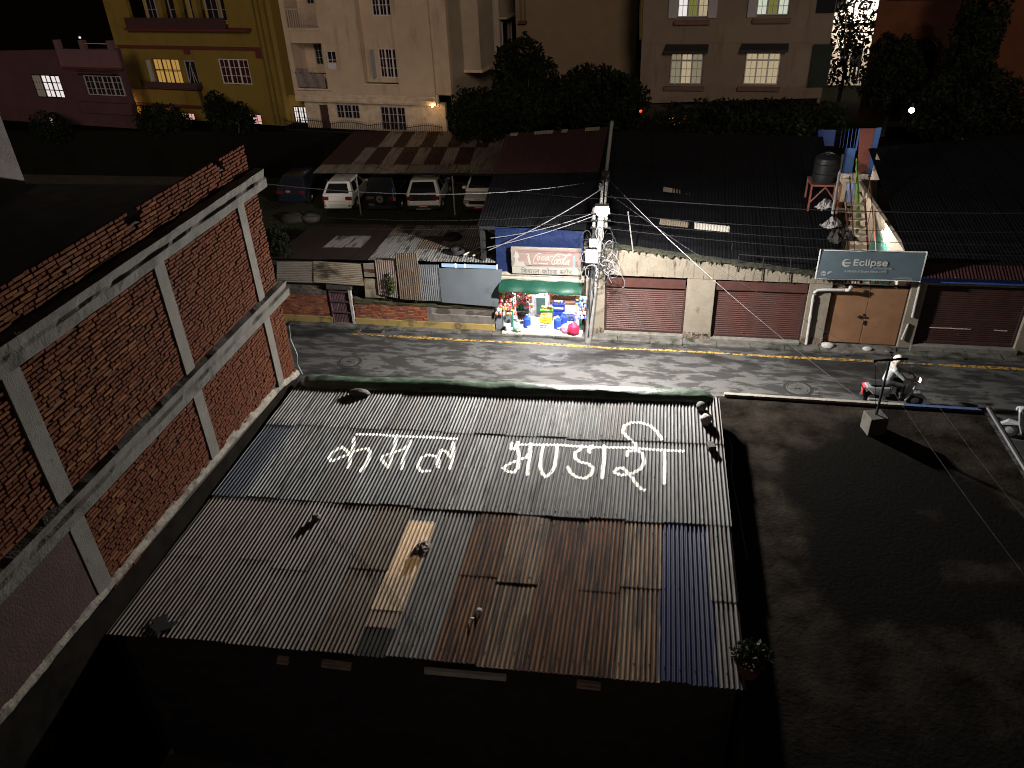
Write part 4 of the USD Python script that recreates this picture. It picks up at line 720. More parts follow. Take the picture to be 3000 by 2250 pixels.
# banner
b0, b1, b2, b3 = [onY(x, y, 24.55) for x, y in ((2393, 797), (2692, 802), (2709, 727), (2402, 718))]
BN = thing('banner_sign', 'large grey blue shop banner lettered Eclipse over the plywood gate', 'sign', (5.2, 24.55, 2.72))
bw, bh = 3.14, .94; bt = rotz(.008)
Tb = np.eye(4); Tb[:3, 0] = (1, 0, .012); Tb[:3, 1] = (0.0, .0, 1.0); Tb[:3, 2] = (0, -1, 0)
part(BN, 'panel', MB().grid([[(x, -.012 * math.sin(x * 2.2) + .03 * (z / bh), z + .012 * x) for z in np.linspace(0, bh, 5)] for x in np.linspace(0, bw, 16)]), M('banner_blue', (.17, .235, .275), (.14, .195, .235), 2.4, .5, c3=(.2, .26, .3), scale3=1.4, stretch3=(.3, 1, 3)), smooth=True)
part(BN, 'frame', MB().box((-.03, .0, -.03), (.0, .06, bh + .05)).box((bw, .0, -.02), (bw + .03, .06, bh + .07)).mesh(trimesh.creation.box((bw, .03, .03)), frame4((bw / 2, .03, -.02 + .006 * bw), Tb[:3, 0], (0, 1, 0), (0, 0, 1))).mesh(trimesh.creation.box((bw, .03, .03)), frame4((bw / 2, .06, bh + .01 + .006 * bw), Tb[:3, 0], (0, 1, 0), (0, 0, 1))), M('frame_white', (.6, .6, .58), rough=.5))
def bt_text(text, x, z, h, mt, name='lettering', sx=1.0):
    m = meshkit.text_mesh(text, h, .003, bold=True); v = np.array(m.vertices); v[:, 0] *= sx
    v = np.stack([x + v[:, 0], -.014 - v[:, 2] + .03 * ((z + v[:, 1]) / bh) - .012 * 0, z + v[:, 1] + .012 * (x + v[:, 0])], 1); part(BN, name, (v[:, [0, 1, 2]], np.asarray(m.faces)), mt)
print_w = M('print_white', (.62, .64, .62), rough=.6); print_d = M('print_pale', (.45, .49, .5), rough=.6)
bt_text('Eclipse', 1.03, .47, .2, print_w, sx=1.12); bt_text('INTERNATIONAL', 1.68, .36, .05, print_d); bt_text('A World of Shoes Since 1995', .82, .24, .07, print_d, sx=.95)
ring_ = Point(0, 0).buffer(.135, 16).difference(Point(.03, .015).buffer(.1, 16)).union(sbox(-.09, -.018, .12, .022)).difference(sbox(.05, -.075, .2, -.018))
cc = MB().poly(affinity.translate(ring_, .84, .555), .003, frame4((0, -.006, 0), (1, 0, .012), (0, 0, 1), (0, -1, 0)))
part(BN, 'emblem', cc, print_w)
for k, (x, pg) in enumerate(((.2, Point(0, 0).buffer(.085).difference(sbox(-.1, -.01, .1, .02)).difference(sbox(-.03, -.1, .0, -.03))), (.4, Point(0, 0).buffer(.085).difference(Point(0, 0).buffer(.03)).difference(sbox(.0, .03, .1, .05))), (.62, Point(0, 0).buffer(.092).difference(Point(0, 0).buffer(.074)).union(Polygon([(-.05, -.04), (.05, .05), (.06, .0), (.0, -.06)]))))):
    part(BN, 'round_mark', MB().poly(affinity.translate(pg, x, .17), .003, frame4((0, .0, 0), (1, 0, .012), (0, 0, 1), (0, -1, 0))), print_d)
bt_text('01-4', 2.55, .1, .03, print_d) if False else None
part(BN, 'small_print', MB().box((2.5, -.006, .115), (2.86, -.002, .128)).box((2.35, -.006, .075), (2.9, -.002, .09)), print_d)
for x in (.04, bw - .04): part(BN, 'bracket', MB().cyl((x, .06, .2), (x, .6, .1), .02, n=6), steel_dark)

# ================================================================== the cold store
CS = thing('cold_store', 'small bright cold store shop with blue tarpaulin wall and green awning', 'shop', (-5.2, 25, 0))
tarp_b = M('blue_tarpaulin', (.025, .05, .17), (.018, .035, .12), 1.5, .42, stretch=(.8, 1, 3), bump=.6, bscale=4, bdist=.06, c3=(.05, .085, .22), scale3=1.2, stretch3=(.5, 1, 3), cut3=(.55, .75))
P = [[(x, .0 + .05 * (meshkit.fbm(np.array([[x * 1.2, z * 3.5, 2]]), 3, 6)[0] - .5), z) for z in np.linspace(2.36, 4.02 - .03 * x, 14)] for x in np.linspace(-.35, 2.74, 36)]
part(CS, 'tarpaulin_wall', MB().grid(P), tarp_b, smooth=True)
part(CS, 'concrete_ledge', rough_beam(0, 2.85, 2.13, 2.36, 0, 61, 40, .02) if False else (lambda v, f: (np.stack([v[:, 1] - .18, -v[:, 0] - .02, v[:, 2]], 1), f[:, ::-1]))(*rough_beam(0, 2.98, 2.14, 2.36, .2, 61, 50, .03).t()), plaster_rough)
P = [[(x, -.12 - .5 * t - .03 * math.sin(x * 7), 2.2 - .24 * t + .035 * (meshkit.fbm(np.array([[x * 3, t * 2, 1]]), 3, 6)[0] - .5) - (.05 * (t > .99))) for t in np.linspace(0, 1, 7)] + [(x, -.63 - .03 * math.sin(x * 7), 1.84 + .03 * math.sin(x * 5))] for x in np.linspace(-.2, 2.74, 40)]
part(CS, 'awning', MB().grid(P), M('awning_green', (.012, .10, .062), (.02, .13, .085), 3, .5, c3=(.2, .26, .21), scale3=5, cut3=(.66, .76), bump=.3, bscale=12), smooth=True)
wt = M('shop_white', (.7, .7, .69), (.62, .62, .62), 4, .6); door_g = M('door_green', (.02, .12, .09), rough=.5)
grey_pl = M('grey_plate', (.12, .135, .15), (.1, .11, .125), 2, .55)
part(CS, 'left_pier', MB().box((-.62, -.02, .05), (.08, .2, 2.1)), grey_pl)
part(CS, 'pier_edge', MB().box((-.2, -.05, .05), (-.14, -.021, 1.7)), M('frame_white', ()))
part(CS, 'door_post', MB().box((.1, -.03, .1), (.17, .05, 1.95)).box((2.62, -.03, .1), (2.69, .05, 1.95)).box((.1, -.03, 1.8), (2.69, .05, 1.9)), door_g)
part(CS, 'right_pier', MB().box((2.7, -.02, .05), (2.8, .2, 2.2)), M('dark_render', ()))
part(CS, 'shop_floor', MB().box((-.1, -.25, .0), (2.75, 3.0, .15)), M('shop_floor_tile', (.5, .49, .48), (.42, .41, .4), 3, .4))
part(CS, 'step', MB().box((-.2, -.42, .0), (2.75, -.25, .12)), M('step_pale', (.42, .4, .36), (.5, .48, .44), 6, .8, c3=(.2, .18, .16), scale3=7))
part(CS, 'back_wall', MB().box((0, 2.9, .1), (2.8, 3.0, 2.4)), wt); part(CS, 'side_wall', MB().box((-.05, .2, .1), (.05, 3.0, 2.4)).box((2.72, .2, .1), (2.8, 3.0, 2.4)), wt); part(CS, 'ceiling', MB().box((-.05, .05, 2.3), (2.8, 3.0, 2.4)), wt)
roof_c = [(-6.12, 24.9, 4.1), (-2.4, 25.0, 3.96), (-2.35, 34.3, 5.2), (-6.75, 33.8, 5.0)]
for i in range(4):
    roof_patch(CS, roof_c, i / 4 - .004, (i + 1) / 4 + .004, 0, .52, blackroof, ribs=9, lift=.012 * (i % 2), wob=.06); roof_patch(CS, roof_c, i / 4 - .004, (i + 1) / 4 + .004, .5, 1, maroon_roof, ribs=9, lift=.02 + .012 * (i % 2))
for s0, s1, l in ((.04, .12, 0), (.28, .47, 0), (.55, .61, 0), (.78, .92, 0)): roof_patch(CS, roof_c, s0, s1, .955, 1.0, sky_m, 'roof_sheet', ribs=6, lift=.05, label='pale corrugated patch at the ridge')
part(CS, 'roof_edge', MB().box((-.9, .0, 3.9), (-.36, .1, 4.03)).box((-.92, 0.1, 2.2), (-.8, 4.5, 3.95)), black_matt)
tube = thing('tube_light', 'lit white tube light under the cold store ceiling', 'lamp', (-3.85, 25.7, 2.22))
part(tube, 'tube', MB().cyl((-.6, 0, 0), (.6, 0, 0), .022, n=8), glow('tube_white', (.94, .96, 1.0), 1400)); part(tube, 'fitting', MB().box((-.65, -.03, .025), (.65, .03, .07)), wt)
# its sign board
SB_ = thing('shop_sign', 'faded red and white cold store sign board with a cola script', 'sign', (-4.96, 24.78, 2.4))
sw, sh = 2.46, .99
part(SB_, 'board', MB().mesh(rbox((0, 0, 0), (sw, .07, sh), .01)), M('sign_cream', (.46, .43, .38), (.4, .37, .33), 3, .6))
def flat(pg, y=-.003, h=.003): return MB().poly(pg, h, frame4((0, y + h, 0), (1, 0, 0), (0, 0, 1), (0, -1, 0)))
red_f = M('faded_red', (.40, .27, .245), (.45, .34, .31), 3, .6, stretch=(.5, 1, 3)); red_d = M('faded_red_dark', (.30, .18, .165), rough=.6); ink = M('faded_ink', (.06, .05, .048), (.1, .09, .085), 12, .7); pr_w = M('print_cream', (.58, .55, .48), rough=.6); pr_g = M('print_grey', (.34, .32, .29), rough=.6)
S = lambda x, y: ((x - 130) / 1950 * sw, (785 - y) / 745 * sh)
part(SB_, 'red_field', flat(Polygon([S(125, 95), S(2060, 60), S(2070, 540), S(520, 560), S(400, 470), S(125, 420)])), red_f)
part(SB_, 'red_band', flat(Polygon([S(330, 125), S(2060, 120), S(2060, 160), S(330, 155)]), -.006).poly(Polygon([S(330, 180), S(1900, 170), S(1900, 186), S(330, 196)]), .003, frame4((0, -.003, 0), (1, 0, 0), (0, 0, 1), (0, -1, 0))).poly(Polygon([S(540, 535), S(1700, 505), S(1700, 525), S(540, 560)]), .003, frame4((0, -.003, 0), (1, 0, 0), (0, 0, 1), (0, -1, 0))), red_d)
scr = [[(960, 210), (900, 195), (800, 290), (745, 400), (760, 480), (840, 470)], [(930, 280), (880, 290), (860, 370), (880, 390), (930, 330), (930, 280)], [(1060, 280), (1000, 300), (970, 370), (1000, 390), (1060, 340)], [(1180, 280), (1110, 300), (1080, 380), (1110, 390), (1180, 300), (1170, 380), (1220, 370)], [(1230, 285), (1290, 270)],
       [(1490, 200), (1430, 190), (1330, 290), (1250, 420), (1280, 490), (1340, 480)], [(1440, 250), (1450, 270), (1480, 255)], [(1410, 350), (1340, 380), (1330, 470), (1390, 460), (1420, 360), (1490, 330)], [(1490, 350), (1430, 400), (1430, 480), (1500, 450), (1510, 350), (1560, 330)], [(1530, 480), (1590, 330), (1690, 220), (1660, 280), (1570, 440), (1600, 490), (1640, 440)], [(1740, 360), (1670, 400), (1640, 480), (1690, 470), (1750, 360), (1720, 460), (1740, 490)], [(1500, 195), (1600, 220), (1700, 240), (1800, 200), (1740, 185), (1700, 210)]]
part(SB_, 'cola_script', flat(unary_union([LineString([S(*p) for p in s]).buffer(.016, 4) for s in scr]).union(Polygon([S(880, 465), S(1160, 460), S(1150, 500), S(900, 490)])), -.009), pr_w)
part(SB_, 'woman_print', flat(unary_union([Polygon([S(*p) for p in [(240, 150), (330, 220), (360, 330), (310, 360), (320, 440), (460, 440), (520, 560), (170, 580), (240, 440), (235, 330), (170, 300), (230, 270)]]), Polygon([S(*p) for p in [(560, 220), (620, 210), (660, 400), (690, 560), (640, 560), (600, 400)]])]), -.006), pr_w)
part(SB_, 'woman_hair', flat(unary_union([Polygon([S(*p) for p in [(140, 190), (240, 140), (235, 270), (170, 290), (230, 340), (235, 440), (150, 580)]]), Polygon([S(*p) for p in [(370, 290), (470, 225), (530, 290)]]), Point(*S(585, 260)).buffer(.025)]), -.0065), pr_g)
part(SB_, 'bottle_print', flat(Polygon([S(*p) for p in [(1870, 240), (1890, 240), (1895, 350), (1900, 530), (1850, 530), (1855, 350)]]), -.009), M('bottle_green', (.12, .4, .33), rough=.6)); part(SB_, 'bottle_print', flat(unary_union([Polygon([S(*p) for p in [(1925, 390), (1975, 390), (1985, 540), (1910, 540)]]), Polygon([S(*p) for p in [(1900, 650), (1930, 640), (1945, 750), (1885, 750)]])]), -.009), ink)
part(SB_, 'white_panel', flat(Polygon([S(140, 590), S(2070, 580), S(2075, 775), S(140, 780)]), -.012), M('sign_white', (.55, .53, .47), rough=.6))
deva = DEVA
part(SB_, 'shop_name', flat(unary_union([Polygon(o, h) for o, h in deva]).buffer(0), -.015), ink)

# goods of the cold store: every one stands or hangs on its own
def shelf(name, label, x0, x1, y0, y1, zs, mt, loc):
    t = thing(name, label, 'shelf', loc)
    for z in zs: part(t, 'board', MB().box((x0, y0, z), (x1, y1, z + .03)), mt)
    for x in (x0, x1 - .03): part(t, 'side_panel', MB().box((x, y0, 0), (x + .03, y1, zs[-1])), mt)
    part(t, 'back_panel', MB().box((x0, y1, .02), (x1, y1 + .02, zs[-1])), mt); return t
FLZ = .15
sh1 = shelf('goods_shelf', 'brown shelf across the back of the cold store', 0, 1.35, 0, .34, (.05, .42, .75, 1.05), M('shelf_brown', (.2, .1, .06), rough=.6), (-3.95, 27.0, FLZ))
sh2 = shelf('goods_shelf', 'narrow shelf of bottles on the left side of the cold store', 0, .5, 0, .3, (.05, .45, .85, 1.25), M('shelf_grey', (.4, .4, .42), rough=.5), (-4.98, 25.35, FLZ))
fr = thing('counter_fridge', 'white drinks counter inside the cold store', 'fridge', (-4.35, 25.9, FLZ)); part(fr, 'body', MB().mesh(rbox((0, 0, 0), (.45, .8, .95), .02)), wt); part(fr, 'door', MB().box((.05, -.012, .1), (.4, -.002, .8)), M('fridge_glass', (.06, .1, .1), rough=.15)); part(fr, 'handle', MB().box((.38, -.03, .35), (.4, -.012, .6)), chrome)
cols = [(.65, .05, .04), (.75, .35, .04), (.7, .6, .1), (.08, .3, .09), (.06, .12, .5), (.7, .68, .62), (.5, .06, .2), (.35, .14, .06)]
pk = [M('packet_%s' % n, c, tuple(min(.75, x * .4 + .38) for x in c) if n != 'white' else (.3, .12, .1), 17.0, .35, edges=(.53, .57), detail=2.0) for n, c in zip(('red', 'orange', 'yellow', 'green', 'blue', 'white', 'pink', 'brown'), cols)]
cn = ('red', 'orange', 'yellow', 'green', 'blue', 'white', 'pink', 'brown')
def packet(c, w, h, d, k, label, grp, name='snack_packet', cat='packet', rot=None):
    m = trimesh.creation.icosphere(1, 1.0); v = np.array(m.vertices); v = np.sign(v) * np.abs(v) ** .6 * (w / 2, d / 2, h / 2); a = rng.uniform(-.4, .4) if rot is None else rot; v = v @ rotz(a).T + np.asarray(c)
    single(name, (v, m.faces), pk[k], label, cat, grp, smooth=40)
def bottle(c, r, h, mt, name, label, cat, grp):
    t = thing(name, label, cat, c, 0, grp); part(t, 'body', MB().lathe([(0, 0), (r, 0), (r, h * .62), (r * .45, h * .82), (r * .4, h * .95), (0, h * .95)], (0, 0, 0), 9), mt, smooth=40); part(t, 'cap', MB().cyl((0, 0, h * .95), (0, 0, h), r * .45, n=7), pk[0]); return t
cola = M('cola', (.03, .012, .01), rough=.15); clearb = M('clear_bottle', (.45, .5, .55), rough=.15); greenb = M('green_bottle', (.08, .3, .12), rough=.2)
for z, nm in ((1.08, 'top board of the back shelf'), (.78, 'second board of the back shelf'), (.45, 'low board of the back shelf')):
    for i in range(10):
        x = -3.88 + i * .128; k = rng.choice([0, 1, 1, 5, 2] if z > 1 else [3, 5, 4, 0, 7, 2])
        packet((x, 27.1 + rng.uniform(-.05, .1), FLZ + z + (.14 if z > 1 else .1)), .13, .3 if z > 1 else .2, .1, k, f'bright packet in the row on the {nm}', f'packets on the {nm}')
for z, i0 in ((.08, 0), (.48, 1), (.88, 2)):
    for i in range(5): bottle((-4.9 + i * .09, 25.46, FLZ + z), .036, .28, (cola, greenb, clearb)[(i0 + (i > 2)) % 3], 'drink_bottle', f'drink bottle in the row on the {("lowest", "middle", "upper")[i0]} left shelf board', 'bottle', f'bottles on the {("lowest", "middle", "upper")[i0]} left shelf board')
jugm = M('jug_blue', (.02, .055, .28), (.025, .065, .34), 5, .22, trans=.2)
def jug(c, label):
    t = thing('water_jug', label, 'water jug', c); part(t, 'body', MB().lathe([(0, 0), (.13, 0), (.14, .02), (.14, .12), (.132, .135), (.14, .15), (.14, .25), (.132, .265), (.14, .28), (.135, .36), (.06, .43), (.035, .45), (.035, .49), (0, .49)], (0, 0, 0), 16), jugm, smooth=40)
    part(t, 'cap', MB().cyl((0, 0, .475), (0, 0, .51), .042, n=10), pk[4]); part(t, 'paper_label', MB().grid([[(.1435 * math.cos(a), .1435 * math.sin(a), z) for z in (.05, .11)] for a in np.linspace(-1.5, -.3, 6)]), pk[5])
for (x, y), lb in zip(((1545, 958), (1634, 962), (1652, 952)), ('blue water jug standing left in the shop opening', 'blue water jug to the right of the yellow crate', 'blue water jug farther back behind another jug')): jug(onZ(x, y, FLZ), lb)
def crate(c, w, d, h, mt, label, rot=0.0, cat='crate'):
    t = thing('bottle_crate', label, cat, c, rot); m = MB()
    for z0, z1 in ((0, h * .3), (h * .45, h * .6), (h * .8, h)):
        m.box((-w / 2, -d / 2, z0), (w / 2, -d / 2 + .015, z1)).box((-w / 2, d / 2 - .015, z0), (w / 2, d / 2, z1)).box((-w / 2, -d / 2 + .015, z0), (-w / 2 + .015, d / 2 - .015, z1)).box((w / 2 - .015, -d / 2 + .015, z0), (w / 2, d / 2 - .015, z1))
    part(t, 'rim', m, mt); m = MB()
    for x in (-w / 2 + .001, w / 2 - .026):
        for y in (-d / 2 + .001, d / 2 - .026): m.box((x, y, .001), (x + .025, y + .025, h - .001))
    part(t, 'post', m, mt); part(t, 'base', MB().box((-w / 2 + .016, -d / 2 + .016, .0), (w / 2 - .016, d / 2 - .016, .015)), mt); return t
ccl = M('crate_grey', (.3, .34, .4), rough=.5); cye = M('crate_yellow', (.75, .38, .03), rough=.45); cbl = M('crate_blue', (.03, .05, .3), rough=.45); cgr = M('crate_green', (.12, .55, .08), rough=.45)
q = onZ(1598, 962, FLZ)
crate(q, .42, .32, .26, ccl, 'grey crate of bottles on the floor under the yellow crate')
for i in range(4):
    for j in range(3): bottle(q + (-.15 + i * .1, -.1 + j * .1, .02), .035, .27, clearb, 'crate_bottle', 'clear bottle in the grey floor crate', 'bottle', 'bottles in the grey floor crate')
crate(q + (.03, .02, .30), .40, .3, .24, cye, 'yellow crate stacked on the grey one')
for i in range(3): packet(q + (-.1 + i * .12, .02, .42), .11, .2, .11, 1, 'orange packet inside the yellow crate', 'packets in the yellow crate')
q2 = q + (-.02, .62, 0); crate(q2, .42, .3, .42, ccl, 'tall grey crate behind the yellow one')
gt = thing('green_tray', 'bright green tray of orange packets on the tall grey crate', 'tray', q2 + (0, 0, .43)); part(gt, 'tray', MB().mesh(rbox((-.24, -.17, 0), (.24, .17, .1), .03)), cgr, smooth=40)
for i in range(6): packet(q2 + (-.17 + i * .068, -.02, .57), .06, .12, .18, 0 if i % 2 else 1, 'orange packet lined up in the green tray', 'packets in the green tray')
q3 = onZ(1634, 932, FLZ) + (0, .3, 0); crate(q3, .46, .34, .5, cbl, 'dark blue crate with small packets on top, back right of the shop'); 
for i in range(3): packet(q3 + (-.12 + i * .12, 0, .55), .08, .1, .08, (5, 2, 5)[i], 'small packet on top of the dark blue crate', 'packets on the dark blue crate')
bx = thing('blue_carton', 'blue carton on the floor at the right side of the shop', 'carton', onZ(1668, 945, FLZ) + (0, .25, 0)); part(bx, 'carton', MB().mesh(rbox((-.17, -.13, 0), (.17, .13, .3), .01)), pk[4]); part(bx, 'flap', MB().box((-.17, -.134, .2), (.17, -.131, .24)), pk[5])
def sack(c, w, h, mt, label, seed, name='goods_sack'):
    m = trimesh.creation.icosphere(3, 1.0); v = np.array(m.vertices); v[:, 2] = np.sign(v[:, 2]) * np.abs(v[:, 2]) ** .7; v *= (1 + .35 * (meshkit.fbm(v * 2.4 + seed, 3, seed) - .5))[:, None]; k = np.clip((v[:, 2] - .35) / .6, 0, 1); v[:, :2] *= (1 - .55 * k)[:, None]; v = v * (w / 2, w / 2.4, h / 2) + np.asarray(c) + (0, 0, h * .47)
    single(name, (v, m.faces), mt, label, 'sack', smooth=True)
sack(onZ(1656, 973, FLZ), .3, .36, M('sack_pink', (.6, .12, .35), (.5, .3, .3), 9, .5, bump=.6, bscale=25), 'pink sack at the front of the shop beside the red one', 4)
sack(onZ(1680, 978, FLZ), .42, .5, M('sack_red', (.5, .02, .06), (.4, .015, .05), 6, .45, bump=.6, bscale=20), 'large red sack at the right front of the shop', 9)
sack(onZ(1518, 969, FLZ), .36, .3, M('sack_check', (.6, .65, .6), (.1, .4, .16), 11, .45, edges=(.45, .55)), 'white and green plastic bundle at the left of the step', 13)
bk_ = thing('bucket', 'small white bucket on the step left of the shop opening', 'bucket', onZ(1488, 970, .1)); part(bk_, 'body', MB().lathe([(0, 0), (.085, 0), (.115, .24), (.12, .24), (.12, .26), (.108, .26), (.08, .03), (0, .03)], (0, 0, 0), 16), wt, smooth=40); part(bk_, 'handle', MB().tube([(-.115, 0, .24), (-.09, -.06, .17), (0, -.11, .13), (.09, -.06, .17), (.115, 0, .24)], .005, 5), steel_dark)
def strips(px0, px1, py0, py1, y, nx, nz, ks, where, grp):
    for i in range(nx):
        for j in range(nz):
            x = px0 + (px1 - px0) * (i + .5) / nx + rng.uniform(-3, 3); yy_ = py0 + (py1 - py0) * (j + .5) / nz + rng.uniform(-2, 2)
            if rng.random() < .1: continue
            packet(onY(x, yy_, y + rng.uniform(-.1, .1)), .105, .15, .045, rng.choice(ks), f'shiny snack packet hanging {where}', grp)
strips(1453, 1512, 848, 925, 24.72, 6, 6, [0, 0, 7, 2, 1, 0, 7], 'in the cluster left of the shop opening', 'packets hanging left of the shop opening')
strips(1686, 1718, 868, 935, 24.72, 4, 6, [4, 5, 2, 5, 4, 0], 'in the cluster by the pole right of the shop opening', 'packets hanging right of the shop opening')
strips(1512, 1560, 840, 905, 25.3, 5, 5, [0, 6, 5, 1, 0, 5], 'inside at the left top of the opening', 'packets hanging inside on the left')
strips(1590, 1690, 842, 868, 25.6, 8, 2, [1, 0, 5, 2, 1], 'in the row under the shop ceiling', 'packets hanging under the ceiling')

# ================================================================== the tin and brick boundary wall left of the cold store
z7 = lambda x, y: (750 + x / 2.949, 650 + y / 2.949)
BW = thing('boundary_wall', 'low brick wall with yellow base and patched rusty sheets above, beside the road', 'wall', (-10, 24.8, 0))
L = lambda p: np.asarray(p) - np.array([-10, 24.8, 0])
yel = M('yellow_base', (.46, .33, .1), (.38, .27, .1), 2.2, .85, bump=.3, bscale=25, c3=(.09, .075, .05), scale3=2.2, cut3=(.52, .68))
part(BW, 'yellow_base', MB().box((-4.6, -.03, -.05), (-2.08, .2, .31)).box((-1.14, -.03, -.05), (4.3, .2, .3)), yel)
part(BW, 'wall_core', MB().box((-4.6, .04, -.05), (-2.1, .24, 1.24)).box((-1.12, .04, -.05), (4.3, .24, .98)), M('wall_mortar', (.12, .1, .085), (.07, .06, .05), 4, .95))
ob = M('orange_brick', (.30, .095, .045), (.22, .085, .05), 5, .92, vary=.35, c3=(.12, .09, .07), scale3=1.6, cut3=(.52, .64)); obi = M('orange_brick_mass', (.28, .095, .05), (.2, .085, .05), 5, .92, vary=.35, island=True, c3=(.12, .09, .07), scale3=1.6, cut3=(.52, .64))
cb = []
for x0, x1, z0, z1 in ((-4.5, -2.1, .32, 1.2), (-1.12, 1.75, .31, .92)):
    z, k = z0, 0
    while z < z1 - .03:
        x = x0 + (k % 2) * -.06
        while x < x1:
            w = .228 if rng.random() > .2 else .11; a, b = max(x, x0), min(x + w, x1)
            if b - a > .04:
                j = rng.uniform(-.008, .008); q = [(a, .05, z), (b, .05, z), (b, .05, z + .056), (a, .05, z + .056)]
                cb.append(np.array(q + [(a + .004, .015 + j, z + .004), (b - .004, .015 + j, z + .003), (b - .004, .015 + j, z + .053), (a + .004, .015 + j, z + .052)]))
            x += w + .012
        z += .068; k += 1
rng.shuffle(cb)
for v in cb[:300]: part(BW, 'brick', MB().add(v, [(1, 0, 4, 5), (2, 1, 5, 6), (3, 2, 6, 7), (0, 3, 7, 4), (5, 4, 7, 6)]), ob)
m = MB()
for v in cb[300:]: m.add(v, [(1, 0, 4, 5), (2, 1, 5, 6), (3, 2, 6, 7), (0, 3, 7, 4), (5, 4, 7, 6)])

if m.n: part(BW, 'brickwork', m, obi, kind='stuff')
part(BW, 'plastered_part', (lambda v, f: (np.stack([v[:, 1], -v[:, 0] + .06, v[:, 2]], 1), f[:, ::-1]))(*rough_beam(1.72, 4.3, .29, .99, .05, 91, 40, .05).t()), M('grey_wall_plaster', (.15, .135, .12), (.22, .2, .18), 3, .9, c3=(.06, .05, .04), scale3=4, bump=.5, bscale=15))
part(BW, 'mossy_top', (lambda v, f: (np.stack([v[:, 1], -v[:, 0] + .05, v[:, 2]], 1), f[:, ::-1]))(*rough_beam(-1.1, 4.3, .93, 1.18, .06, 93, 70, .09).t()), M('moss_wall', (.05, .055, .018), (.09, .075, .05), 2.2, .98, bump=1, bscale=18, c3=(.03, .03, .015), scale3=3))
part(BW, 'stained_top', (lambda v, f: (np.stack([v[:, 1], -v[:, 0] + .07, v[:, 2]], 1), f[:, ::-1]))(*rough_beam(-4.6, -2.1, 1.2, 1.72, .06, 95, 40, .07).t()), M('sooty_plaster', (.05, .042, .035), (.16, .12, .09), 2.0, .95, bump=.8, bscale=15, edges=(.5, .7)))
def fence_sheet(q, mt, label, ribs=None, horiz=False, y=24.72, seed=0):
    P = [L(onY(*z7(*p), y)) for p in q]; n = 40; R = []
    for i in range(n + 1):
        s = i / n; r = []
        for j in range(n + 1):
            t = j / n; c = (P[3] * (1 - s) + P[2] * s) * (1 - t) + (P[0] * (1 - s) + P[1] * s) * t
            k = (t if horiz else s); dy = .011 * math.cos(2 * math.pi * k * (ribs or 0)) if ribs else 0
            c = c + (0, dy - .03 * (meshkit.fbm(c[None] * 1.5 + seed, 2, seed)[0] - .5) - .0, .02 * (meshkit.fbm(c[None] * 4 + seed, 2, seed)[0] - .5) if j in (0, n) else 0); r.append(c)
        R.append(r)
    part(BW, 'metal_sheet', MB().grid(R), mt, label, smooth=60)
zn = M('fence_zinc', (.36, .32, .27), (.26, .22, .18), 2, .6, metal=.1, stretch=(.6, 1, 3), c3=(.12, .04, .025), scale3=1.1, cut3=(.56, .6)); zn2 = M('fence_zinc_pale', (.42, .36, .27), (.32, .26, .19), 2, .65, stretch=(.5, 1, 4), c3=(.07, .055, .035), scale3=1.3, stretch3=(.7, 1, 1.6), cut3=(.5, .64))
zp = M('fence_zinc_pink', (.36, .29, .26), (.25, .17, .14), 2.4, .65, stretch=(5, 1, .4), c3=(.12, .08, .06), scale3=3, stretch3=(5, 1, .5)); zb = M('fence_zinc_brown', (.2, .15, .11), (.12, .085, .06), 2.2, .7, stretch=(5, 1, .35), c3=(.3, .26, .22), scale3=3, stretch3=(5, 1, .5), cut3=(.58, .68))
zs = M('fence_zinc_blue', (.24, .26, .27), (.19, .205, .215), 2, .5, metal=.2, c3=(.12, .09, .07), scale3=1.4, cut3=(.6, .72)); gp = M('grey_panel', (.235, .265, .30), (.20, .23, .265), .9, .5, detail=8, c3=(.16, .175, .19), scale3=2.2, cut3=(.58, .75), bump=.15, bscale=20)
fence_sheet([(180, 345), (495, 345), (500, 530), (180, 520)], zn, 'grey sheet with a brown rust patch', 12, True, seed=1)
fence_sheet([(495, 340), (905, 365), (935, 555), (500, 525)], zn2, 'pale sheet streaked black', 12, True, 24.7, seed=2)
fence_sheet([(925, 355), (1025, 355), (1040, 478), (935, 475)], zn, 'small grey sheet', seed=3); fence_sheet([(935, 485), (1060, 500), (1130, 660), (945, 650)], zn2, 'flat dirty sheet', seed=4, y=24.74)
fence_sheet([(1020, 330), (1205, 335), (1228, 660), (1055, 625)], zp, 'pinkish upright corrugated sheet', 10, seed=5, y=24.70); fence_sheet([(1198, 268), (1390, 270), (1440, 680), (1240, 665)], zb, 'tall brown corrugated sheet', 11, seed=6, y=24.66)
fence_sheet([(1400, 370), (1578, 370), (1603, 685), (1440, 680)], zs, 'blue grey corrugated sheet', 10, seed=7, y=24.70); fence_sheet([(1575, 398), (2128, 410), (2092, 735), (1605, 695)], gp, 'flat blue grey metal panel', seed=8, y=24.68)
MG = thing('metal_gate', 'narrow dark maroon metal gate in the low brick wall', 'gate', (-11.6, 24.8, 0))
part(MG, 'leaf', MB().grid([[(x, .02 + .012 * (i % 2), z) for z in (.08, .7, 1.38)] for i, x in enumerate(np.linspace(-.42, .33, 25))]), M('gate_maroon', (.07, .035, .04), (.045, .025, .03), 5, .6, c3=(.2, .16, .14), scale3=5, stretch3=(5, 1, .4), cut3=(.62, .7)))
part(MG, 'frame', MB().box((-.46, -.02, .05), (-.42, .04, 1.42)).box((-.42, -.025, 1.36), (.33, .03, 1.42)).box((-.42, -.025, .5), (.33, .0, .55)).box((-.42, -.025, .95), (.33, .0, 1.0)), M('gate_frame', (.05, .03, .035), rough=.6))
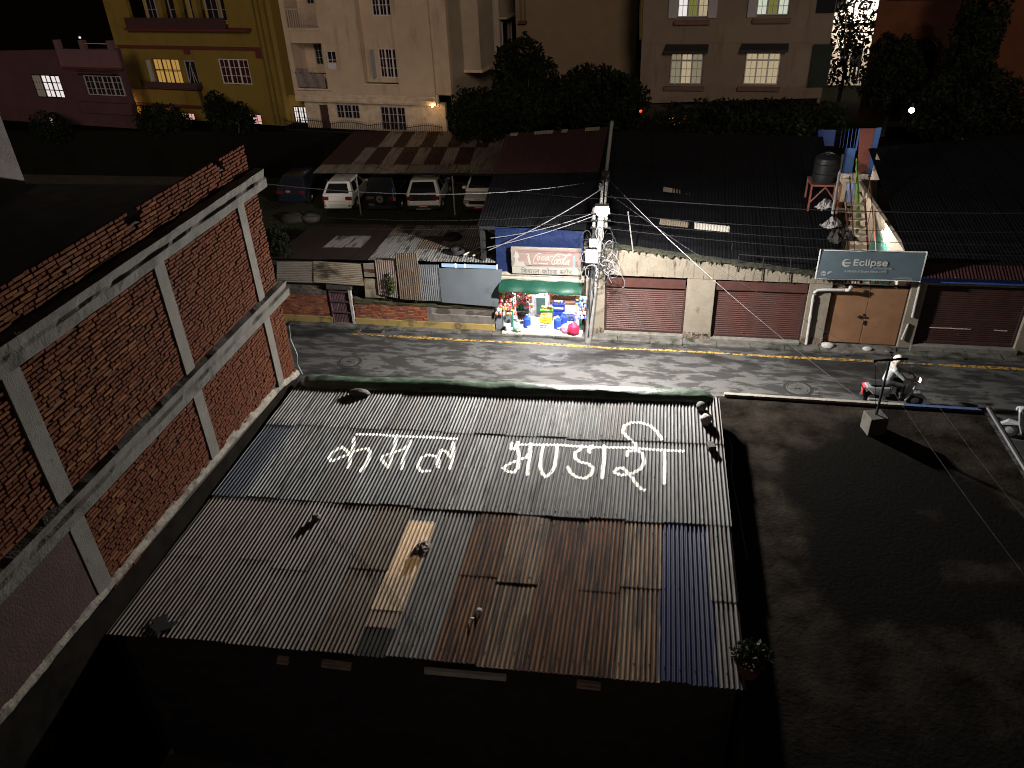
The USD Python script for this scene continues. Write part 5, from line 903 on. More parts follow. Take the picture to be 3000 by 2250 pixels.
part(MG, 'post', MB().box((.34, -.04, 0), (.44, .08, 1.5)), M('gate_post', (.3, .28, .27), (.2, .18, .17), 8, .8)); part(MG, 'lintel', MB().mesh(rbox((-.5, -.06, 1.48), (.5, .14, 1.68), .02)), concrete_old)
part(MG, 'sill', MB().box((-.42, -.2, 0), (.46, .0, .06)), pave_conc)
# shack roof behind it
SK = thing('tin_shack', 'low shack behind the boundary wall under a patched and rusted corrugated roof', 'shack', (-10, 25, 0))
SC = [(-14.2, 24.95, 2.58), (-5.6, 24.95, 2.72), (-6.2, 29.4, 2.38), (-14.2, 29.2, 2.3)]
dkr = M('dark_rust', (.035, .018, .015), (.05, .028, .022), 2, .8, c3=(.02, .012, .01), scale3=2); lz = M('bright_zinc', (.5, .5, .49), (.4, .4, .39), 2, .28, metal=.7, stretch=(4, .4, 1), c3=(.06, .05, .045), scale3=1.9, cut3=(.52, .62))
for i in range(11):
    for j in range(3):
        c = (i + .5) / 11; mt = dkr if c < .45 and not (j == 1 and i in (2, 3)) else (lz if rng.random() < .8 else zb)
        if c < .45 and j == 0: mt = dkr
        roof_patch(SK, SC, i / 11 - .005, (i + 1) / 11 + .005, j / 3 - (.03 if j else .01), (j + 1) / 3 + .0, mt, ribs=9, lift=.03 * j + .015 * (i % 2), rib_h=.014)
part(SK, 'wall', MB().box((-4.2, .0, 0), (4.35, .1, 2.45)).box((4.25, .1, 0), (4.35, 4.2, 2.3)).box((-4.2, 4.2, 0), (4.35, 4.3, 2.2)), M('dark_render', ()))
part(SK, 'lit_strip', MB().box((2.45, -.12, 2.5), (4.45, -.1, 2.63)), glow('strip_blue', (.55, .75, 1.0), .95));  # glows by itself in place of a wall lit from inside the shack
for a_, b_ in ((2.95, 3.0), (3.3, 3.33), (4.46, 4.52)): part(SK, 'strip_post', MB().box((a_, -.14, 2.5), (b_, -.121, 2.66)), wt)
for (x, y, r, lb) in ((-7.15, 25.75, .28, 'black tyre on the shack roof nearest the eave'), (-7.7, 27.15, .36, 'black tyre farther up the middle of the shack roof'), (-6.35, 28.2, .33, 'black tyre at the right back corner of the shack roof')):
    single('old_tyre', MB().lathe([(r * .55, -.07), (r * .9, -.08), (r, 0), (r * .9, .08), (r * .55, .07), (r * .55, -.07)], (x, y, 2.78), 18), rubber, lb, 'tyre', smooth=50)
for a, b in (((-6.8, 25.3), (-5.9, 27.6)), ((-6.45, 25.25), (-5.75, 27.2))): single('roof_pole', MB().cyl((a[0], a[1], 2.82), (b[0], b[1], 2.68), .03, n=6), M('pale_wood', (.4, .36, .3), rough=.8), ('left' if a[0] < -6.6 else 'right') + ' pale pole lying on the shack roof by the blue wall', 'pole')
def plant(name, label, cat, c, rad, n, size, seed, mt, trunk=None, gaps=.42, loc=None, group=None):
    t = thing(name, label, cat, (c[0], c[1], c[2] if trunk is None else trunk[0]), 0, group)
    part(t, 'crown', leaf_cloud(n, np.asarray(c) - t.M[:3, 3], rad, size, seed, gaps=gaps), mt)
    h = (c[2] - t.M[2, 3]); base = h * .1 if trunk is not None else -rad[2]
    pts = [(0, 0, 0 if trunk is not None else -rad[2]), (.08 * rad[0], .02, h * .5), (0, 0, h + rad[2] * .4)]
    if trunk is not None: part(t, 'trunk', MB().tube(pts, [trunk[1], trunk[1] * .75, trunk[1] * .3], 8), bark, smooth=60)
    else: part(t, 'stem', MB().tube([(0, 0, -rad[2] * .95), (.02, 0, 0), (-.03, 0, rad[2] * .7)], [.02, .014, .006], 6), bark)
    g = np.random.default_rng(seed)
    for k in range(5 if trunk is not None else 2):
        a = g.uniform(0, 6.3); e = np.array([math.cos(a) * rad[0], math.sin(a) * rad[1], g.uniform(-.2, .6) * rad[2]]) * .6
        s = np.array([0, 0, h * (.55 if trunk is not None else 0)]); part(t, 'branch', MB().tube([s, s * .5 + (e + (0, 0, h)) * .5 + (0, 0, .1), e + (0, 0, h)], [.05 if trunk is not None else .01, .03 if trunk is not None else .007, .01 if trunk is not None else .003], 6), bark)
    return t
plant('climbing_plant', 'green creeper growing up the pinkish fence sheet', 'plant', onY(*z7(1170, 540), 24.6), (.16, .1, .42), 240, .045, 41, leaf_gn, gaps=.3)
plant('weed', 'dark leafy bush between the brick building and the shack roof', 'bush', onY(*z7(200, 180), 25.2), (.5, .4, .75), 900, .06, 42, leaf_dk)

# ================================================================== parking yard with cars
single('parking_yard', MB().grid([[(x, y, .0 + .04 * (meshkit.fbm(np.array([[x, y, 0]]) * .7, 3, 1)[0] - .5)) for y in np.linspace(29.5, 43, 14)] for x in np.linspace(-26, 7, 34)]), M('yard_grass', (.03, .042, .014), (.05, .042, .025), .9, .98, bump=.9, bscale=9, bdist=.06, c3=(.028, .022, .016), scale3=.6, cut3=(.5, .62)), kind='structure')
gb = MB(); g = np.random.default_rng(3); n = 5000; gp_ = np.stack([g.uniform(-19, -6.8, n), g.uniform(31, 37.6, n), np.zeros(n)], 1); h = g.uniform(.04, .12, (n, 1)); a = g.uniform(0, 6.3, n); dx = np.stack([np.cos(a), np.sin(a), 0 * a], 1) * .02; le = np.stack([g.normal(0, .03, n), g.normal(0, .03, n), 0 * a], 1)
i = np.arange(n)[:, None] * 3; gb.add(np.stack([gp_ - dx, gp_ + dx, gp_ + le + np.array([0, 0, 1]) * h], 1).reshape(-1, 3), np.hstack([i, i + 1, i + 2])); single('grass', gb, leaf_gn, 'short grass on the ground before the parked cars', 'grass', kind='stuff')
CPt = thing('carport', 'long carport roofed with pale and rusty corrugated sheets over parked cars', 'carport', (-13, 37, 0))
rr = M('carport_rust', (.04, .016, .013), (.03, .013, .011), 2, .75, c3=(.03, .014, .012), scale3=1.6); gz = M('carport_zinc', (.19, .165, .14), (.13, .112, .095), 2, .55, metal=.1, stretch=(4, .4, 1), c3=(.08, .045, .035), scale3=1.6, cut3=(.5, .64), vary=.18)
CC = [(-17.5, 36.75, 2.28), (-7.9, 37.0, 2.32), (-8.5, 42.6, 2.95), (-17.4, 42.7, 2.9)]
for i in range(12):
    a, b = i / 12 - .004, (i + 1) / 12 + .004
    roof_patch(CPt, CC, a, b, .0, .2, gz, ribs=9, lift=.012 * (i % 2), rib_h=.014); roof_patch(CPt, CC, a, b, .185, .6, gz if i in (2, 4, 6, 8, 10, 11) else rr, ribs=9, lift=.03 + .012 * (i % 2), rib_h=.014)
    roof_patch(CPt, CC, a, b, .585, 1.0, gz if i in (3, 5, 7, 9, 11) else rr, ribs=9, lift=.05 + .012 * (i % 2), rib_h=.014)
for (px, py) in ((1058, 630), (1333, 632)):
    q = onZ(px, py, 0); part(CPt, 'post', MB().cyl(q - CPt.M[:3, 3], q + (-.02, .15, 2.27) - CPt.M[:3, 3], .04, n=8), M('post_grey', (.3, .27, .22), (.2, .18, .15), 8, .7)); part(CPt, 'post_foot', MB().box(q + (-.14, -.12, -.03) - CPt.M[:3, 3], q + (.14, .12, .05) - CPt.M[:3, 3]), concrete)
part(CPt, 'beam', MB().box((-4.4, .05, 2.18), (5.0, .13, 2.25)).box((-4.3, 5.3, 2.7), (4.4, 5.4, 2.8)), steel_dark)
for x in (-4.2, -1.5, 1.5, 4.3): part(CPt, 'post', MB().cyl((x, 5.35, 0), (x, 5.35, 2.75), .05, n=6), steel_dark)
car_w = M('car_white', (.72, .70, .66), rough=.28, coat=.5); car_k = M('car_black', (.012, .013, .016), rough=.25, coat=.6); clad = M('cladding', (.02, .02, .02), rough=.6); tail_m = M('tail_lamp', (.16, .012, .015), rough=.2); plate_r = M('plate_red', (.45, .02, .03), rough=.5); head_m = M('head_lamp', (.25, .25, .26), rough=.12)
def qslab(t, name, q, off, mt, th=.012, label=None):
    q = np.asarray(q, float); n = np.cross(q[1] - q[0], q[3] - q[0]); n /= np.linalg.norm(n); return part(t, name, MB().slab(q + n * off, th), mt, label)
def make_car(name, label, loc, rot, Ln, Wd, Ht, mt, kind, roof_mt=None, group=None):
    t = thing(name, label, 'car', loc, rot, group); w = Wd / 2; belt = .98 if kind != 'hatch' else .92
    yh = Ln * .70                                                                        # foot of the windscreen
    pts = []
    for (y, hw, z0, z1) in ((.0, w - .12, .42, .72), (.06, w - .05, .34, belt - .05), (.5, w - .02, .32, belt), (yh, w - .02, .32, belt), (Ln - .25, w - .06, .34, belt - .18), (Ln - .04, w - .16, .42, belt - .32)):
        for s in (-1, 1): pts += [(s * (hw - .08), y + (.08 if y < .3 else -.08 if y > Ln - .4 else 0), z0 + .08), (s * (hw - .08), y + (.08 if y < .3 else -.08 if y > Ln - .4 else 0), z1 - .08)]
    part(t, 'body', hull(pts, .08, 12), mt, smooth=50)
    r = .08; cb_ = [(-w + .09, .2), (w - .09, .2), (w - .09, yh + .12), (-w + .09, yh + .12)]; y_ = .62 if kind == 'hatch' else .48 if mt is car_k else .6; ct = [(-w + .3, y_), (w - .3, y_), (w - .3, yh - .66), (-w + .3, yh - .66)]
    zt = Ht - .06; B = [np.array((x, y, belt - .02)) for x, y in cb_]; Tp = [np.array((x, y, zt)) for x, y in ct]
    part(t, 'cabin', hull(B + Tp + [np.array((0, (ct[0][1] + ct[2][1]) / 2, Ht - .02))], r, 16), roof_mt or mt, smooth=50)
    def face(i, j, name, u0=.06, u1=.94, v0=.1, v1=.9, m_=black_glass):
        f = lambda u, v: (B[i] * (1 - u) + B[j] * u) * (1 - v) + (Tp[i] * (1 - u) + Tp[j] * u) * v
        qslab(t, name, [f(u0, v0), f(u1, v0), f(u1, v1), f(u0, v1)], r + .004, m_)
    face(0, 1, 'rear_window'); face(2, 3, 'windscreen', .04, .96, .08, .94); face(1, 2, 'side_window', .12, .48); face(1, 2, 'side_window', .51, .86); face(3, 0, 'side_window', .14, .49); face(3, 0, 'side_window', .52, .88)
    for y in (.72, Ln - .8):
        for s in (-1, 1):
            wl = part(t, 'wheel', MB().lathe([(.2, -.1), (.31, -.1), (.335, -.06), (.335, .06), (.31, .1), (.2, .1)], (s * (w - .1), y, .335), 20, 'x'), rubber, smooth=40)
            part(wl, 'rim', MB().lathe([(0, .02), (.06, .05), (.19, .06), (.205, .1), (.205, -.1), (.19, -.06), (.06, -.05), (0, -.02)], (s * (w - .1), y, .335), 16, 'x'), M('alloy', (.35, .35, .36), rough=.35, metal=.7), smooth=30)
            part(t, 'wheel_arch', MB().lathe([(.34, -.07), (.39, -.07), (.39, .07), (.34, .07)], (s * (w - .09), y, .335), 20, 'x'), clad)
    part(t, 'rear_bumper', rbox((-w + .1, -.045, .26), (w - .1, .12, .46), .03), clad if kind == 'suv' else mt, smooth=40); part(t, 'front_bumper', rbox((-w + .12, Ln - .12, .26), (w - .12, Ln + .02, .44), .03), clad, smooth=40)
    part(t, 'underbody', MB().box((-w + .06, .3, .2), (w - .06, Ln - .3, .36)), clad)
    for s in (-1, 1):
        part(t, 'tail_light', MB().mesh(rbox((min(s * (w - .38), s * (w - .05)), -.005, belt - .24), (max(s * (w - .38), s * (w - .05)), .1, belt - .06), .02)), tail_m, smooth=40)
        part(t, 'headlight', MB().mesh(rbox((min(s * (w - .42), s * (w - .1)), Ln - .16, .62), (max(s * (w - .42), s * (w - .1)), Ln - .01, .76), .02)), head_m, smooth=40)
        part(t, 'door_mirror', rbox((min(s * (w - .02), s * (w + .16)), yh - .1, belt + .02), (max(s * (w - .02), s * (w + .16)), yh + .04, belt + .16), .03), mt, smooth=40)
    part(t, 'antenna', MB().mesh(hull([(0, .62, Ht - .03), (0, .75, Ht + .04), (0, .8, Ht - .03)], .015)), clad); return t
def plate(t, x, y, z, mt, w=.44, front=1):
    p = part(t, 'number_plate', MB().box((x - w / 2, min(y, y + .008 * front), z), (x + w / 2, max(y, y + .008 * front), z + .11)), mt); return p
c1 = make_car('white_hatchback', 'white hatchback parked under the left end of the carport, rear to the street', (-16.72, 37.3, 0), .06, 3.75, 1.68, 1.50, car_w, 'hatch'); plate(c1, 0, -.052, .40, M('plate_white', (.6, .58, .55), rough=.6), .8); part(c1, 'boot_line', MB().box((-.5, -.004, .6), (.5, .02, .612)), clad); part(c1, 'reflector', MB().box((-.72, -.05, .36), (-.62, -.04, .44)), tail_m); part(c1, 'reflector', MB().box((.6, -.05, .36), (.7, -.04, .44)), tail_m)
c2 = make_car('dark_car', 'black off-road car with a spare wheel on its tail, between two white cars', (-14.3, 37.35, 0), .04, 3.9, 1.75, 1.8, car_k, 'suv'); sp = part(c2, 'spare_wheel', MB().lathe([(.17, -.09), (.27, -.1), (.3, -.06), (.3, .06), (.27, .1), (.17, .1)], (.02, -.13, .86), 20, 'y'), rubber, smooth=40); part(sp, 'rim', MB().lathe([(0, .1), (.05, .12), (.13, .11), (.19, .115), (.19, .08)], (.02, -.13, .86), 18, 'y'), M('bright_rim', (.55, .52, .46), rough=.25, metal=.8), smooth=30); part(sp, 'rim', MB().lathe([(0, .12), (.055, .13), (.06, .1)], (.02, -.135, .86), 8, 'y'), clad)
part(c2, 'blue_strip', MB().mesh(rbox((.66, -.02, .86), (.74, .03, 1.38), .015)), M('blue_reflector', (.06, .14, .4), rough=.2)); part(c2, 'orange_lamp', MB().mesh(rbox((.68, -.04, .7), (.8, .02, .86), .015)), M('orange_lamp', (.45, .12, .05), rough=.25)); plate(c2, -.52, -.052, .82, M('plate_dim', (.1, .1, .11), rough=.6), .36); plate(c2, -.52, -.052, .45, M('plate_dim', ()), .32)
c3 = make_car('white_suv', 'white compact SUV with dark tailgate and red plate, rear to the street', (-12.05, 37.45, 0), .10, 3.99, 1.81, 1.62, car_w, 'suv')
qslab(c3, 'dark_tailgate', [(-.72, .02, .70), (.72, .02, .70), (.70, .11, 1.0), (-.70, .11, 1.0)], .03, car_k); p3 = plate(c3, 0, -.056, .37, plate_r, .5); part(p3, 'plate_characters', MB().box((-.18, -.06, .41), (.18, -.0565, .45)), M('plate_chars', (.6, .45, .45), rough=.6)); part(c3, 'skid_plate', MB().box((-.4, -.055, .27), (.4, -.045, .3)), M('frame_white', ()))
for s in (-1, 1): part(c3, 'roof_rail', MB().tube([(s * .62, .7, 1.6), (s * .62, .8, 1.645), (s * .62, 2.2, 1.645), (s * .62, 2.3, 1.6)], .018, 6), clad)
c4 = make_car('white_suv', 'white SUV facing the street with dark grille and red plate', (-9.3, 41.7, 0), math.pi + .05, 4.27, 1.79, 1.63, car_w, 'suv'); part(c4, 'grille', MB().mesh(rbox((-.5, 4.2, .58), (.5, 4.285, .76), .02)), M('grille', (.03, .03, .035), rough=.3, metal=.5), smooth=30); part(c4, 'emblem', MB().mesh(rbox((-.07, 4.28, .63), (.07, 4.295, .71), .006)), chrome)
p4 = plate(c4, 0, 4.285, .36, plate_r, .5); part(p4, 'plate_characters', MB().box((-.18, 4.294, .40), (.18, 4.2975, .44)), M('plate_chars', ()))
ct_ = meshkit.text_mesh('C R E T A', .05, .004); v = np.array(ct_.vertices); part(c4, 'bonnet_letters', (np.stack([.22 - v[:, 0], 4.19 + v[:, 2], .80 + v[:, 1] * .8], 1), np.asarray(ct_.faces)[:, ::-1]), clad)
for s in (-1, 1): part(c4, 'fog_lamp', MB().mesh(rbox((min(s * .62, s * .78), 4.16, .4), (max(s * .62, s * .78), 4.22, .54), .02)), clad)
part(c4, 'air_dam', rbox((-.62, 4.2, .24), (.62, 4.29, .36), .02), clad); part(c4, 'seat_cover', MB().mesh(rbox((-.55, 2.62, 1.05), (-.3, 2.67, 1.3), .02)), wt)
c0 = make_car('dark_car', 'dark car deepest in shade at the far left beside the brick building', (-19.75, 38.2, 0), .05, 4.1, 1.7, 1.48, M('car_navy', (.015, .018, .03), rough=.3, coat=.5), 'hatch'); p0 = plate(c0, -.1, -.052, .78, M('plate_pink', (.3, .2, .2), rough=.5), .26)
single('rubble_heap', rock(onZ(912, 640, .2), .55, 71, (.9, .7, .45)), M('dusty_heap', (.12, .10, .085), (.07, .06, .05), 3, .95, bump=.7, bscale=14), 'pale dusty heap of rubble on the yard left of the white hatchback', 'rubble', smooth=50)
single('grey_tarp', rock(onZ(860, 640, .15), .6, 73, (1.1, .8, .5)), M('dim_tarp', (.04, .036, .032), (.06, .055, .05), 3, .8), 'dim grey sheet lying on the yard left of the rubble heap', 'tarpaulin', smooth=50)

# ================================================================== raised ground and the houses behind
single('raised_ground', MB().grid([[(x, y, 2.75) for y in (43.3, 60, 120, 260)] for x in (-200, -60, -20, 20, 60, 200)]).add([(-200, 43.3, 2.75), (200, 43.3, 2.75), (200, 43.3, -.1), (-200, 43.3, -.1)], [(0, 1, 2, 3)]), M('dark_soil', (.006, .006, .004), (.009, .008, .006), .6, 1.0, spec=0), kind='structure')
class House:
    def __init__(s, name, label, y0, xref, yref, rot, cat='building'):
        s.p0 = onY(xref, yref, y0); s.p0[2] = 0; s.rot = rot; s.t = thing(name, label, cat, s.p0, rot)
    def wall(s, outline, holes, mt, y=0.0, th=.25, name='wall'):
        pg = Polygon(outline)
        for a in holes: pg = pg.difference(a if hasattr(a, 'geom_type') else sbox(*a))
        return part(s.t, name, MB().poly(pg, th, vert((0, y + th, 0))), mt)
    def box(s, name, a, b, mt, r=0, label=None): return part(s.t, name, MB().mesh(rbox(a, b, r)) if r else MB().box(a, b), mt, label)
    def window(s, u0, z0, u1, z1, fm, panes, leaves=3, rows=3, y=.07, bar=.025, st=.05, transom=None, sill=None, label=None):
        m = MB(); m.box((u0, y - .03, z0), (u0 + st, y + .05, z1)).box((u1 - st, y - .03, z0), (u1, y + .05, z1)).box((u0 + st, y - .03, z0), (u1 - st, y + .05, z0 + st)).box((u0 + st, y - .03, z1 - st), (u1 - st, y + .05, z1))
        w = (u1 - u0) / leaves; tz = z0 + (z1 - z0) * transom if transom else None
        for i in range(1, leaves): m.box((u0 + i * w - st * .8, y - .025, z0 + st), (u0 + i * w + st * .8, y + .045, z1 - st))
        if tz: 
            for i in range(leaves): m.box((u0 + i * w + st * .8, y - .02, tz - st / 2), (u0 + (i + 1) * w - st * .8, y + .04, tz + st / 2))
        for i in range(leaves):
            a, b = u0 + i * w + st * .8, u0 + (i + 1) * w - st * .8; m.box(((a + b) / 2 - bar / 2, y - .012, z0 + st), ((a + b) / 2 + bar / 2, y + .02, z1 - st)) if rows else None
            for k in range(1, rows): zz = z0 + (z1 - z0) * k / rows; m.box((a, y - .01, zz - bar / 2), ((a + b) / 2 - bar / 2, y + .02, zz + bar / 2)).box(((a + b) / 2 + bar / 2, y - .01, zz - bar / 2), (b, y + .02, zz + bar / 2))
        wn = part(s.t, 'window', m, fm, label)
        for i in range(leaves): part(wn, 'pane', MB().box((u0 + i * w + st * .7, y + .022, z0 + st * .9), (u0 + (i + 1) * w - st * .7, y + .03, z1 - st * .9)), panes[i % len(panes)])
        if sill: part(wn, 'sill', MB().box((u0 - .12, -.14, z0 - .16), (u1 + .12, .02, z0 - .002)), sill)
        return wn
    def dark(s, u0, z0, u1, z1, y): s.box('dark_room', (u0, y, z0), (u1, y + .05, z1), black_matt)
wf = M('window_frame', (.5, .46, .45), rough=.5); wf2 = M('window_frame_grey', (.3, .28, .3), rough=.5); mrn = M('maroon_band', (.1, .022, .02), (.08, .02, .018), 3, .7)
lit_c = curtain('lit_cream', (.95, .78, .5), (.62, .46, .24), .52); lit_d = curtain('lit_dim', (.6, .52, .34), (.36, .3, .18), .42); lit_a = curtain('lit_amber', (.9, .55, .14), (.5, .26, .05), .55); lit_w = curtain('lit_white', (.95, .9, .88), (.7, .6, .58), 1.0, 6); lit_p = curtain('lit_pink', (1, .62, .55), (.8, .3, .3), .8, 8); lit_r = curtain('lit_red', (.45, .12, .08), (.2, .04, .03), .45, 14); lit_o = curtain('lit_olive', (.42, .4, .12), (.16, .16, .04), .5, 10); lit_b = glow('lit_blue', (.1, .18, .9), .7); lit_g = curtain('lit_green_white', (.75, .82, .66), (.6, .66, .5), .8, 5)
dkp = M('dark_pane', (.014, .011, .011), rough=.12, spec=.5); dkr_p = M('red_dark_pane', (.035, .012, .01), rough=.15)
def bulb(name, label, p, r, c, s, mt_fit=None):
    t = thing(name, label, 'lamp', p); part(t, 'bulb', MB().ball((0, 0, 0), r, 1), glow(name + '_glow_%d' % len(_mats), c, s)); part(t, 'fitting', MB().cyl((0, 0, r * .8), (0, .02, r * 2.4), r * .5, n=7), mt_fit or steel_dark); return t
# --- cream house
CH = House('cream_house', 'tall cream plastered house with inset balconies and white window frames', 44, 868, 300, math.radians(-9))
crm = M('house_cream', (.47, .355, .255), (.42, .31, .22), .9, .9, bump=.15, bscale=12, c3=(.29, .21, .15), scale3=1.1, stretch3=(2.2, 2.2, .35), cut3=(.54, .74)); crm2 = M('house_cream_worn', (.55, .44, .33), (.42, .31, .22), 2.4, .9, c3=(.25, .18, .13), scale3=1.6, cut3=(.6, .7))
CH.wall([(0, 4.42), (9.0, 4.5), (9.0, 12.5), (0, 12.5)], [(.32, 5.1, 2.3, 7.5), (.32, 8.28, 2.3, 10.7), (2.5, 6.15, 3.12, 7.1), (4.75, 5.45, 6.85, 12.5)], crm)
CH.wall([(4.75, 5.45), (6.85, 5.45), (6.85, 12.5), (4.75, 12.5)], [(5.55, 5.68, 6.8, 7.2), (5.5, 8.82, 6.8, 10.4)], crm, .45, .2)
for u in (4.74, 6.86): CH.box('recess_side', (u - .01, .25, 5.45), (u + .01, .45, 12.5), crm)
CH.box('recess_floor', (4.75, -.04, 5.38), (6.85, .45, 5.45), crm2)
for z0, z1 in ((5.1, 7.5), (8.28, 10.7)):
    CH.wall([(.3, z0), (2.32, z0), (2.32, z1), (.3, z1)], [(.95, z0 + 1.05, 1.95, z0 + 2.2)], crm, 1.3, .1, 'balcony_back_wall'); CH.box('balcony_side', (.26, .25, z0), (.31, 1.3, z1), crm); CH.box('balcony_side', (2.31, .25, z0), (2.36, 1.3, z1), crm); CH.box('balcony_floor', (.3, -.06, z0 - .1), (2.34, 1.3, z0), crm2); CH.box('balcony_ceiling', (.3, .25, z1), (2.34, 1.3, z1 + .05), crm)
CH.window(.95, 6.15, 1.95, 7.3, wf2, [dkp], 2, 3, 1.33); CH.window(.95, 9.33, 1.95, 10.48, wf2, [dkp, lit_g], 2, 3, 1.33)
CH.dark(2.4, 6.1, 3.2, 7.2, .16); CH.window(2.5, 6.15, 3.12, 7.1, wf, [dkp], 1, 2, .1); CH.box('vent_shelf', (2.54, -.04, 6.15), (3.08, .1, 6.5), wf, label='white lower panel of the small window')
CH.dark(5.4, 5.6, 6.9, 7.3, .62); CH.window(5.55, 5.68, 6.8, 7.2, wf, [dkr_p, dkp, black_matt], 3, 3, .5); CH.window(5.5, 8.82, 6.8, 10.4, wf, [black_matt, dkp, black_matt], 3, 3, .5); CH.dark(5.4, 8.8, 6.9, 10.5, .62)
CH.box('open_casement', (5.25, -.02, 5.72), (5.3, .5, 7.15), wf2)
rl = MB()
for u in np.linspace(.34, 2.28, 15): rl.box((u, -.05, 8.3), (u + .035, -.02, 9.2))
part(CH.t, 'railing', rl.box((.3, -.06, 9.2), (2.32, -.01, 9.26)).box((.3, -.06, 8.26), (2.32, -.01, 8.3)), M('rail_beige', (.35, .3, .26), rough=.6))
part(CH.t, 'hung_cloth', crumple((1.35, -.1, 0), .8, .02, .02, 8, 4).t()[0] * 0 if False else MB().grid([[(u, -.07 - .03 * math.sin(u * 9 + z * 3), z) for z in np.linspace(5.15, 6.0 + .12 * math.sin(u * 2.5), 6)] for u in np.linspace(.4, 2.2, 22)]), M('dull_cloth', (.2, .16, .16), (.14, .11, .11), 5, .9), 'greyish cloth covering the lower balcony rail')
CH.box('lower_rail', (.3, -.05, 5.9), (2.32, -.01, 5.95), steel_dark); CH.box('balcony_base', (.3, -.06, 4.98), (2.5, -.005, 5.0), mrn)
part(CH.t, 'plaster_band', (lambda v, f: (np.stack([v[:, 1], -v[:, 0], v[:, 2]], 1), f[:, ::-1]))(*rough_beam(0.02, 9.0, 4.43, 4.86, .05, 120, 60, .03).t()), crm2)
CH.box('corner_bay', (9.002, .18, 4.9), (9.9, .5, 12.5), crm); CH.box('corner_edge', (9.0, .05, 4.3), (9.12, .2, 4.95), crm2)
CH.wall([(.2, 2.7), (9.3, 2.7), (9.3, 4.42), (.2, 4.42)], [(1.15, 2.75, 1.75, 4.08), (2.3, 3.35, 3.85, 4.15), (5.2, 2.8, 6.8, 4.12)], crm2, .5, .2, 'ground_floor_wall'); CH.box('overhang_slab', (0, .0, 4.36), (9.0, .75, 4.42), crm2)
CH.dark(1.0, 2.7, 7.0, 4.2, .72); CH.box('door', (1.17, .58, 2.75), (1.73, .63, 4.05), M('brown_door', (.05, .025, .02), rough=.6)); CH.window(2.3, 3.35, 3.85, 4.15, wf2, [dkp], 3, 2, .55); CH.window(5.2, 2.8, 6.8, 4.12, wf2, [dkp], 3, 3, .55)
CH.wall([(0.2, 2.7), (14, 2.7), (14, 12.5), (0.2, 12.5)], [(5.2, 5.6, 6.2, 7.6), (7.6, 5.9, 8.6, 7.9), (11, 5.9, 11.8, 7.9)], M('house_side', (.32, .26, .2), (.26, .21, .16), 1, .9), 0, .2, 'unused') if False else None
sw_ = M('house_side', (.34, .27, .2), (.28, .22, .165), 1, .9)
def side_box(a, b, mt, name='side_bay'): return CH.box(name, a, b, mt)
side_box((9.7, .5, 2.7), (9.9, 15, 12.5), sw_, 'side_wall'); side_box((9.9, 2.2, 5.9), (10.9, 4.4, 12.5), sw_); side_box((9.9, 6.2, 5.2), (10.6, 9.6, 12.5), sw_); side_box((9.9, 12.0, 5.2), (11.0, 14.6, 12.5), sw_); side_box((9.9, 2.1, 5.75), (11.0, 4.5, 5.9), crm2, 'bay_slab')
for y0 in (6.6, 8.2): CH.box('side_window', (10.6, y0, 6.0), (10.64, y0 + .9, 7.8), wf2); CH.box('side_pane', (10.64, y0 + .08, 6.08), (10.65, y0 + .82, 7.72), dkp)
for y0 in (6.6, 8.2, 4.9): CH.box('side_window', (9.9 if y0 < 6 else 10.6, y0, 9.0), (9.94 if y0 < 6 else 10.64, y0 + .8, 10.6), black_matt)
side_box((10.6, 6.1, 8.0), (11.1, 9.7, 8.1), sw_, 'window_hood'); CH.box('back', (0.1, 13, 2.7), (9.7, 13.2, 12.5), crm); CH.box('left_wall', (0.0, .25, 4.42), (.2, 13, 12.5), crm)
lp = CH.p0 + rotz(CH.rot) @ np.array([8.82, -.12, 4.36]); bulb('wall_lamp', 'warm lamp under the overhang at the right corner of the cream house', lp, .05, (1, .62, .25), 170)
FNt = thing('picket_fence', 'wavy wrought iron fence in front of the cream house ground floor', 'fence', CH.p0 + rotz(CH.rot) @ np.array([0, -.7, 0]), CH.rot); bars = MB()
for u in np.arange(-.6, 9.6, .13): bars.box((u, 0, 2.75), (u + .022, .02, 3.42 + .16 * abs(math.sin(u * 1.25)))) 
part(FNt, 'bars', bars, steel_dark, kind='stuff'); part(FNt, 'rail', MB().tube([(u, -.01, 3.3 + .16 * abs(math.sin(u * 1.25))) for u in np.linspace(-.6, 9.6, 80)], .02, 5), steel_dark); part(FNt, 'rail', MB().box((-.6, -.02, 2.85), (9.6, 0, 2.89)), steel_dark)
# --- yellow house
YH = House('yellow_house', 'mustard yellow house with maroon bands and a warmly lit window', 47, 380, 250, math.radians(-11))
yw = M('house_yellow', (.28, .185, .038), (.24, .155, .032), 1, .9, bump=.15, bscale=12, c3=(.2, .13, .035), scale3=1.2, stretch3=(2.2, 2.2, .35), cut3=(.54, .74))
YH.wall([(-.25, 2.4), (11.6, 2.4), (11.6, 12.5), (-.25, 12.5)], [(2.35, 4.95, 4.55, 6.4), (4.85, 4.8, 5.75, 6.35), (7.55, 5.05, 9.75, 6.5), (1.6, 8.3, 8.9, 11.2), (3.6, 2.75, 4.7, 3.2), (7.7, 2.5, 9.9, 3.35)], yw)
YH.window(2.4, 4.95, 4.5, 6.4, M('frame_dark_red', (.1, .035, .03), rough=.5), [lit_a], 3, 2, .08, transom=.55); YH.box('open_shutter', (2.2, -.3, 4.95), (2.25, .02, 6.35), wf2)
YH.window(4.87, 4.85, 5.73, 6.33, wf2, [dkp], 1, 1, .08); part(YH.t, 'door_braces', MB().tube([(5.0, .03, 4.9), (5.3, .03, 6.2), (5.6, .03, 4.9)], .02, 4), wf2); YH.window(7.57, 5.07, 9.73, 6.48, wf, [dkr_p], 3, 3, .06)
